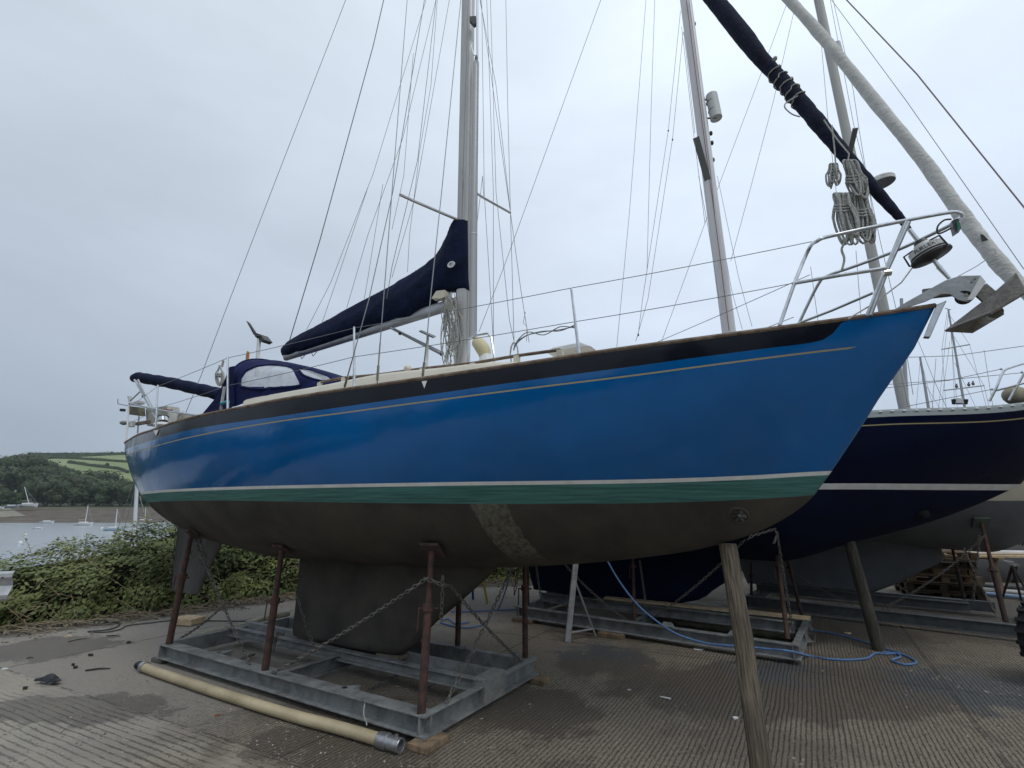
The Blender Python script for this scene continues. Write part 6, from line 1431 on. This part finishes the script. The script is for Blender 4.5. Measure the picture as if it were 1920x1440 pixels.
ms3 = MB().prof(rectprof(.12, .17), F3.P(1703, 800, 0), F3.P(1524, -50, 0), up=F3.W(1, 0, 0)-F3.W(0, 0, 0)).build('mast', am3, Y3, angle=60)
MB().tube([F3.P(1568, 82, -.25), F3.P(1578, 118, -.25)], .08, 14).build('radar_reflector', mat('reflector_white', (.5, .5, .5)), ms3)
MB().prof([(-.02, -.045), (.02, -.045), (.02, .045), (-.02, .045)], F3.P(1604, 240, .5), F3.P(1592, 292, .1), up=F3.W(1, 0, 0)-F3.W(0, 0, 0)).build('spreader', mat('spreader_dark', (.16, .17, .165)), ms3, smooth=False)
rc = F3.P(1651, 341, -.1); rd = MB(); rings = [(-.055, .14), (-.05, .235), (-.02, .245), (.045, .235), (.065, .2), (.075, .05)]
tl = Matrix.Rotation(R(-6), 3, 'Y'); rd.grid([[rc+tl@V3(r_*math.cos(a), r_*math.sin(a), z) for a in [2*math.pi*k/28 for k in range(28)]] for z, r_ in rings[1:]], closed=True)
rd.f.append(tuple(len(rd.v)-28+k for k in range(28))); rd.m.append(0)
rdo = rd.build('radar_dome', white, ms3, angle=35)
MB().tube([rc+tl@V3(0, 0, -.052), rc+tl@V3(0, 0, -.046)], .234, 28, up=(0, 1, 0)).build('radar_base', black, rdo)
MB().tube(arc_pts([F3.P(1618, 352, 0), F3.P(1632, 348, -.05), F3.P(1646, 345, -.1)], 4), .035, 8).build('radar_bracket', white, rdo)
for k, ch in enumerate('RAYMARINE'):
    a = R(-122+k*8); nrm = tl@V3(math.cos(a), math.sin(a), 0); tx = tl@V3(-math.sin(a), math.cos(a), 0); Mx = Matrix((tx, tl@V3(0, 0, 1), nrm)).transposed().to_4x4(); Mx.translation = rc+nrm*.245+tl@V3(0, 0, .005); text('lettering', ch, .036, mat('lettering_red', (.25, .03, .04), .5), rdo, Mx, .0006)
for px in [[(1532, -10), (1553, 230), (1575, 420)], [(1555, -10), (1600, 230), (1625, 330), (1650, 450), (1685, 600)], [(1560, -10), (1600, 170), (1612, 250), (1640, 420)], [(1520, 500), (1528, 560), (1535, 610)], [(1605, 470), (1615, 600), (1628, 640)], [(1660, 600), (1690, 700), (1702, 760)], [(1690, 600), (1712, 740)]]:
    W2('shroud', px, .4, .005, fr=F3, par=Y3)
W2('forestay', [(1552, -10), (1700, 190), (1920, 505)], 0, .006, fr=F3, par=Y3)
W2('forestay', [(1578, -10), (1720, 140), (1925, 395)], 0, .012, mat('mauve_line', (.22, .17, .19), .6), fr=F3, par=Y3)
W2('lifeline', [(1520, 700), (1640, 672), (1790, 667), (1925, 648)], .9, .006, fr=F3, par=Y3)
a0, a1 = G(1397, 1118, .2), G(1902, 1171, .2); e1_ = (a1-a0).normalized(); e2_ = V3(-e1_.y, e1_.x, 0)
K3 = thing('boat_cradle', up_(a0, 0), 'grey steel boat cradle under the third yacht at right', 'cradle')
dg = mat('dull_galvanised', (.11, .12, .125), .6, .3, .2, 7)
a1x = a1+e1_*.3
beam(Ibeam(.10, .15), up_(a0+e2_*.05, .125), up_(a1x, .125), 'beam', K3, dg); beam(Cbeam(.08, .15, s=-1), up_(a0+e2_*1.9, .125), up_(a1+e2_*1.9, .125), 'beam', K3, dg)
beam(Cbeam(.07, .16, s=-1), up_(a0+e1_*.03, .125), up_(a0+e1_*.03+e2_*1.9, .125), 'beam', K3, dg); beam(Cbeam(.07, .16), up_(a1x, .125), up_(a1x+e2_*1.9, .125), 'beam', K3, dg)
for o_ in (.8, 1.08): beam(Cbeam(.07, .13, s=1 if o_ < .9 else -1), up_(a0+e2_*o_, .235), up_(a1+e2_*o_-e1_*.35, .235), 'keel_beam', K3, dg)
s_, b_, z_ = hullpt(F3, breadth3, zs3, zc3, 1838, 978, .8); t6 = F3.W(s_, b_, z_); n6 = hnorm(F3, breadth3, s_, b_, z_); print('p3rd', s_, b_, z_)
darkr = mat('dark_rust', (.035, .022, .020), .85, 0, .4, 20)
post(G(1886, 1166, .2), t6+n6*.03, K3, .030, .19, -n6, .5, darkr, mat('green_grey_pad', (.09, .12, .10), .8, 0, .3, 14)); post(G(1810, 1133, .2), D(1786, 1030, G(1810, 1133, .2).y+.1), K3, .024, .13, (0, 0, 1), .6, darkr)
post(G(1409, 1116, .2), D(1408, 1055, 8.6), K3, .022, .13, (0, 0, 1), .6)
chain(sag(D(1845, 1006, 7.0), G(1655, 1140, .2), .08), 'chain sweeping down left under the third yacht in front of the pallets')
chain(sag(D(1808, 1030, 7.3), G(1872, 1160, .2), .05), 'chain beside the dark post running down right under the third yacht')
chain(sag(D(1836, 1008, 7.0), D(1824, 1130, 7.2), .0), 'chain hanging straight down in front of the pallet stack')
chain(sag(D(1470, 1060, 8.2), G(1600, 1132, .2), .05), 'thin chain under the grey keel running down right', .0036)
# small jack stand, tyre
js = thing('jack_stand', G(1905, 1110), 'small dark tripod jack stand at the right edge behind the tyre', 'stand')
ap = D(1898, 1062, 7.2)
for g in (G(1880, 1120), G(1915, 1125), G(1925, 1108)): MB().tube([ap, g], .018, 7).build('leg', darkr, js)
ty = thing('wheel', G(1935, 1275), 'black knobbly tyred wheel cut off by the right edge of the photo', 'wheel')
c = D(1974, 1195, 5.15); rr3, axs = .36, V3(.35, -1, 0).normalized(); u1 = axs.cross(V3(0, 0, 1)).normalized(); u2 = V3(0, 0, 1)
c = V3(c.x, c.y, rr3+.02); sec = [(-.10, .20), (-.12, .28), (-.11, .34), (-.07, .36), (.07, .36), (.11, .34), (.12, .28), (.10, .20)]
tb_ = MB().grid([[c+axs*o+(u1*math.cos(a)+u2*math.sin(a))*r_ for o, r_ in sec] for a in [2*math.pi*k/32 for k in range(33)]]); 
rubber = mat('tyre_rubber', (.012, .012, .013), .75)
to_ = tb_.build('tyre', rubber, ty); tl_ = MB()
for k in range(22):
    for sg in (-1, 1):
        a = 2*math.pi*(k+.5*(sg > 0))/22; rd_ = u1*math.cos(a)+u2*math.sin(a); tg = u2*math.cos(a)-u1*math.sin(a)
        tl_.box(c+rd_*.365+axs*.055*sg, (.035, .10, .035), Matrix((tg, axs, rd_)).transposed())
tl_.build('tread', rubber, to_, smooth=False); MB().tube([c-axs*.05, c+axs*.05], .2, 20).build('rim', mat('rim_grey', (.1, .1, .1), .5, .4), ty)
# pallets, planks, trestle, pipes, fence
def pallet(c, rz, z, m):
    M3 = Matrix.Rotation(R(rz), 3, 'Z'); mb = MB()
    for i in range(5): mb.box(c+M3@V3(0, -.44+.22*i, z+.125), (1.1, .10, .02), M3)
    for i in range(3): mb.box(c+M3@V3(-.5+.5*i, 0, z+.105), (.10, 1.0, .02), M3); mb.box(c+M3@V3(0, -.44+.44*i, z+.012), (1.1, .10, .02), M3)
    for i in range(3):
        for j in range(3): mb.box(c+M3@V3(-.5+.5*i, -.44+.44*j, z+.058), (.12, .12, .075), M3)
    o = mb.build('pallet', m, None, smooth=False); return o
pc = G(1775, 1120); pm = [mat('pallet_wood', (.13, .085, .05), .9, 0, 0, 3, .3, 30, color2=(.26, .18, .10)), mat('pallet_wood_dark', (.06, .042, .028), .9, 0, .3, 4, .3, 30)]
pls = ['bottom pallet of the stack behind the third yacht', 'second pallet from the bottom of the stack at right', 'third pallet from the bottom of the stack at right', 'fourth pallet from the bottom of the stack at right', 'pallet just below the top one of the stack at right', 'topmost lighter pallet of the stack at right']
rn = random.Random(4)
for k in range(6): o = pallet(V3(pc.x+rn.uniform(-.05, .05), pc.y+.2+rn.uniform(-.05, .05), 0), -25+rn.uniform(-6, 6), .138*k, pm[0] if k in (5, 2, 3) else pm[1]); tag(o, pls[k], 'pallet', 'stacked wooden pallets')
tt = D(1780, 1040, 10.2)
for k, (dx, dy, dz_, ln_, lb) in enumerate([(0, 0, 0, 4.2, 'front pale plank on the trestle beyond the pallets'), (.1, .22, .0, 4.0, 'middle pale plank on the trestle beyond the pallets'), (.3, .45, .03, 3.8, 'rear pale plank on the trestle beyond the pallets'), (.5, .1, .07, 3.6, 'uppermost white plank on the trestle beyond the pallets')]):
    p = V3(tt.x-.6+dx, tt.y+dy, .70+dz_); tag(MB().prof([(-.09, -.02), (.09, -.02), (.09, .02), (-.09, .02)], p, p+V3(ln_, -.35, 0)).build('plank', palew if k != 3 else whitep, None, smooth=False), lb, 'plank', 'planks stacked beyond the pallets')
ts = thing('timber_trestle', V3(tt.x+.9, tt.y, 0), 'rough timber trestle carrying the planks beyond the pallets', 'trestle')
for dx in (.75, 2.6): 
    for dy in (-.1, .5): MB().box(V3(tt.x+dx, tt.y+dy, .33), (.09, .09, .66)).build('leg', timber, ts, smooth=False)
    MB().box(V3(tt.x+dx, tt.y+.2, .655), (.12, 1.0, .05)).build('cross_bar', timber, ts, smooth=False)
for k, (x0, y0, x1, y1, lb, m) in enumerate([(1640, 1092, 1760, 1099, 'white pipe lying on the concrete left of the pallets', whitep), (1815, 1103, 1925, 1112, 'upper white pipe on the concrete right of the pallets', whitep), (1815, 1110, 1925, 1121, 'pale blue pipe on the concrete right of the pallets', mat('pale_blue', (.3, .42, .6), .5)), (1830, 1096, 1925, 1103, 'grey pipe on the concrete right of the pallets', galv)]):
    tag(MB().tube([G(x0, y0, .05), G(x1, y1, .05)], .04, 10).build('pipe', m, None), lb, 'pipe', 'pipes lying near the pallets')
vsd = thing('propeller_scrap', D(1890, 1058, 9.3), 'grey metal blade shape lying by the trestle at right', 'scrap'); MB().plate([D(x, y, 9.3) for x, y in [(1882, 1051), (1900, 1053), (1912, 1060), (1900, 1062)]], (0, 1, .4), .03).build('blade', galv, vsd, smooth=False); MB().tube([D(1904, 1060, 9.3), G(1902, 1090, 0)], .03, 8).build('stem', darkr, vsd)
fe = thing('chain_link_fence', V3(14, 13.2, 0), 'dark chain link fence with a red post at the back right of the yard', 'fence'); fa, fb_ = V3(10.2, 12.6, 0), V3(19, 14.6, 0); mb = MB()
fd = (fb_-fa); n_ = 90
for k in range(-12, n_):
    for sg in (1, -1):
        t0 = k/n_; a = fa+fd*max(0, t0 if sg == 1 else t0); b = fa+fd*min(1, t0+12/n_)
        if t0 < 0: continue
        z0, z1 = (0, 1.3) if sg == 1 else (1.3, 0); mb.tube([up_(a, z0), up_(b, z1)], .006, 3, cap=False)
mb.build('mesh', mat('fence_wire', (.06, .065, .06), .6), fe)
for t_ in (0, .33, .66, 1): p = fa+fd*t_; MB().box(V3(p.x, p.y, .7), (.09, .09, 1.4)).build('post', mat('red_oxide', (.12, .035, .03), .7), fe, smooth=False)
# dark shed-like tarpaulined heap behind the fence/pallets
hp_ = MB(); cx, cy = 11.5, 12.0; rows = []
for i in range(9):
    th_ = i/8*math.pi/2; rows.append([V3(cx+1.6*math.cos(th_)*math.cos(a)*(1+.1*math.sin(3*a)), cy+.5*math.cos(th_)*math.sin(a), .75*math.sin(th_)*(1+.1*math.sin(5*a))) for a in [2*math.pi*k/20 for k in range(20)]])
hp_.grid(rows, closed=True); tag(hp_.build('tarpaulin_heap', mat('dark_tarp', (.02, .02, .022), .7, 0, .3, 4), None), 'low heap under a dark tarpaulin behind the plank stack', 'heap')

# ================================================================== FAR BOATS
def far_mast(px, ptop, pbot, Y, lb, sps, lean=0, rw=.1, birds=None):
    t0, t1 = D(px[0], ptop, Y), D(px[1], pbot, Y); rt = thing('distant_yacht', V3(t1.x, Y, 0), lb, 'yacht', 'far yachts beyond the navy deck')
    hb = MB(); rows = []
    for i in range(13):
        t_ = i/12; w_ = 1.5*math.sin(math.pi*min(1, t_*.85+.03))**.7; x = t1.x-5+10*t_; rows.append([V3(x, Y-w_, 2.6), V3(x, Y-w_*.9, 1.7), V3(x, Y-.2, 1.0), V3(x, Y+.2, 1.0), V3(x, Y+w_*.9, 1.7), V3(x, Y+w_, 2.6)])
    ho = hb.grid(rows, closed=True).build('hull', white, rt); MB().prof([(-.08, -.9), (.08, -.9), (.08, .9), (-.08, .9)], V3(t1.x, Y, 0), V3(t1.x, Y, 1.2), up=(1, 0, 0)).build('keel', greya, rt, smooth=False)
    mm = MB().tube([V3(t1.x, Y, 2.5), t1, t0], [rw, rw, rw*.7], 8).build('mast', mat('far_mast', (.32, .33, .35), .5), rt)
    for (xa, ya, xb, yb) in sps: MB().tube([D(xa, ya, Y-.02), D(xb, yb, Y-.02)], .06, 6).build('spreader', mat('far_mast', (.3, .3, .3)), mm)
    return rt, t0
m1, t0 = far_mast((1778, 1809), 580, 765, 42, 'far yacht whose tall mast with two crosstrees rises right of the blue bow', [(1766, 655, 1818, 646), (1770, 732, 1845, 723)])
for a in [[(1776, 585), (1766, 655), (1774, 765)], [(1780, 590), (1818, 646), (1850, 765)], [(1778, 590), (1760, 765)], [(1780, 590), (1795, 765)], [(1782, 620), (1845, 723), (1855, 765)], [(1781, 640), (1768, 735), (1768, 765)], [(1790, 680), (1830, 765)], [(1783, 600), (1790, 760)]]: wire('stay', [D(x, y, 42) for x, y in a], .018, wirem, m1, 4)
MB().tube([D(1772, 578, 42), D(1783, 581, 42)], .03, 5).build('wind_vane', black, m1)
for x, y in [(1794, 727), (1817, 724), (1825, 722)]: b_ = MB().ball(D(x, y, 42)+V3(0, 0, .12), (.13, .10, .16), 8, 6).ball(D(x, y, 42)+V3(.05, 0, .32), .07, 6, 5).build('bird', mat('gull_grey', (.10, .10, .11), .8), None); tag(b_, 'small dark bird perched on the lower crosstree of the far mast', 'bird', 'birds on the far crosstree')
m2_, t0 = far_mast((1725, 1741), 669, 765, 36, 'far yacht with a short bare mast just right of the blue bow', [])
for a in [[(1726, 672), (1750, 765)], [(1725, 680), (1718, 765)], [(1728, 710), (1762, 765)]]: wire('stay', [D(x, y, 36) for x, y in a], .014, wirem, m2_, 4)
m3_, t0 = far_mast((1690, 1700), 560, 765, 16, 'far yacht whose rigging shows between the blue bow and the far masts', [], rw=.07)
for a in [[(1722, 640), (1750, 710), (1775, 765)], [(1845, 656), (1862, 765)], [(1755, 672), (1748, 765)]]: wire('stay', [D(x, y, 16) for x, y in a], .009, wirem, m3_, 4)
# second dark mast seen at right of stern, on a mooring below the hedge: mast with mast-foot ball
mm_ = thing('moored_yacht', Gw(248, 1010)+V3(0, 0, 0), 'nearer moored yacht below the hedge, only its pale mast and stays showing', 'yacht')
Yq = 19.0; MB().tube([D(257, 905, Yq), D(252, 1000, Yq), V3(D(252, 1000, Yq).x-.02, Yq, -3.2)], [.06, .065, .065], 8).build('mast', am2, mm_); MB().tube([D(259, 930, Yq+1.5), V3(D(260, 1000, Yq+1.5).x, Yq+1.5, -3.5)], .05, 6).build('mizzen_mast', mat('dark_mast', (.03, .03, .03), .6), mm_)
for a in [[(250, 905), (215, 1010)], [(262, 930), (270, 960)], [(252, 920), (230, 1005)]]: wire('stay', [D(x, y, Yq) for x, y in a], .010, wirem, mm_, 4)
rows = []; c = D(252, 1040, Yq); c.z = WZ
for i in range(15): t_ = i/14; w_ = 1.2*math.sin(math.pi*min(1, t_*.8+.05))**.7; x = c.x-3.5+7*t_; rows.append([V3(x, Yq-w_, WZ+.9), V3(x, Yq-w_*.85, WZ+.2), V3(x, Yq, WZ-.3), V3(x, Yq+w_*.85, WZ+.2), V3(x, Yq+w_, WZ+.9)])
MB().grid(rows, closed=True).build('hull', white, mm_)
hullw, hullb = mat('far_white', (.62, .64, .64), .5), mat('far_blue_hull', (.03, .07, .11), .5)
def farboat(px, py, L, lb, mast=None, m=hullw, cabin=True, Y=None, mizzen=None, heading=0, z=None, g='moored boats on the river'):
    p = G(px, py, WZ if z is None else z) if Y is None else D(px, py, Y); rt = thing('moored_boat', p, lb, 'boat', g); rows = []; ch, sh_ = math.cos(heading), math.sin(heading); h_ = L*.13
    for i in range(13):
        t_ = i/12; w_ = L*.16*math.sin(math.pi*min(1, t_*.80+.08))**.7 if t_ < 1 else .02; x = -L/2+L*t_; sz = h_*(.85+.5*t_**3)
        rows.append([p+V3(x*ch-y*sh_, x*sh_+y*ch, zz) for y, zz in [(-w_, sz), (-w_*.9, sz*.35), (-w_*.6, -.15), (w_*.6, -.15), (w_*.9, sz*.35), (w_, sz)]])
    MB().grid(rows, closed=True).build('hull', m, rt)
    MB().tube([p+V3(-L*.46, 0, .03), p+V3(L*.42, 0, .03)], L*.15, 10, ry=.10).build('waterline', hullb, rt)
    if cabin: MB().box(p+V3(-L*.05*ch, -L*.05*sh_, h_*1.15), (L*.42, L*.19, h_*.6), Matrix.Rotation(heading, 3, 'Z')).build('cabin', hullw, rt, smooth=False, bevel=.1)
    if mast:
        tx, ty_ = mast; top = D(tx, ty_, p.y); mo = MB().tube([p+V3(.3, 0, h_), top], [.14, .09], 6).build('mast', am2, rt); wire('forestay', [top, p+V3(L*.48, 0, h_)], .035, wirem, rt, 4); wire('backstay', [top, p+V3(-L*.48, 0, h_)], .03, wirem, rt, 4)
        MB().tube([p+V3(.3, 0, h_*2.2), p+V3(-L*.36, 0, h_*2.2)], .13, 6).build('boom', mat('far_cover', (.35, .33, .25), .8), rt)
    return rt
farboat(157, 985, 5.8, 'moored white sailing boat with leaning mast and cream boom cover, middle of the river', (165, 948))
farboat(213, 995, 4.8, 'moored pale blue sailing boat nearest the hedge on the river', (220, 955), m=mat('far_pale_blue', (.35, .47, .52), .5))
farboat(88, 981, 5.0, 'low white motorboat moored at the left of the river', None)
farboat(71, 992, 2.6, 'tiny dinghy with a cabin moored left of the white motorboat', None)
farboat(270, 979, 6.0, 'white motor cruiser with a thin mast moored behind the yacht stern', (273, 952))
farboat(272, 986, 5.0, 'long low white boat moored just below the motor cruiser', None, cabin=False)
farboat(306, 975, 5.5, 'white cabin launch with red trim close against the yacht hull', None, m=mat('launch_dark', (.12, .06, .04), .6))
farboat(52, 950, 8.5, 'white sailing boat with mast beached by the slip at far left', (46, 913), Y=215, g='boats beached by the slip')
farboat(22, 952, 6.5, 'grey covered boat beached left of the masted one', None, m=mat('far_grey_hull', (.22, .25, .28), .6), Y=213, g='boats beached by the slip')
farboat(-3, 954, 5.0, 'boat bow just showing at the left edge by the slip', None, Y=212, g='boats beached by the slip')
for x, y, lb in [(48, 1004, 'cream mooring buoy on the river at left'), (191, 991, 'white mooring buoy between the two sailing boats'), (38, 1019, 'white mooring buoy nearest the hedge at left')]: tag(MB().ball(Gw(x, y)+V3(0, 0, .1), .28, 10, 8).build('mooring_buoy', cream if x == 48 else white, None), lb, 'buoy', 'mooring buoys')

# ------------------------------------------------------------------ air
hz = MB(); hz.box((0, 0, 32), (1560, 1560, 80))
hzm = bpy.data.materials.new('haze_air'); hzm.use_nodes = True; t = hzm.node_tree; t.nodes.clear(); o_ = N(t, 'ShaderNodeOutputMaterial'); v_ = N(t, 'ShaderNodeVolumePrincipled'); v_.inputs['Color'].default_value = (.80, .86, .92, 1); v_.inputs['Density'].default_value = .00013; t.links.new(v_.outputs[0], o_.inputs['Volume'])
tag(hz.build('haze', hzm, None, smooth=False), kind='stuff')
scene.cycles.volume_bounces = 1

# grit and crumbs scattered over the concrete
rn = random.Random(55); gv, gf = [], []
for k in range(4200):
    g = G(rn.uniform(-40, 1960), rn.uniform(1165, 1460), 0)
    if g.y > hy(max(-29, min(39, g.x)))-.2: continue
    r_ = rn.uniform(.003, .009)*(1.6 if rn.random() < .06 else 1); o = len(gv); a0_ = rn.random()*3
    gv += [(g.x+r_*math.cos(a0_+q*1.57)*rn.uniform(.6, 1.2), g.y+r_*math.sin(a0_+q*1.57)*rn.uniform(.6, 1.2), .001) for q in range(4)]+[(g.x, g.y, r_*.8)]
    gf += [(o, o+1, o+4), (o+1, o+2, o+4), (o+2, o+3, o+4), (o+3, o, o+4)]
me = bpy.data.meshes.new('grit'); me.from_pydata(gv, [], gf); me.materials.append(mat('grit_stone', (.42, .39, .33), .9, 0, 0, 2.5, color2=(.05, .042, .034), detail=2)); ob = bpy.data.objects.new('grit', me); col.objects.link(ob); tag(ob, kind='stuff')
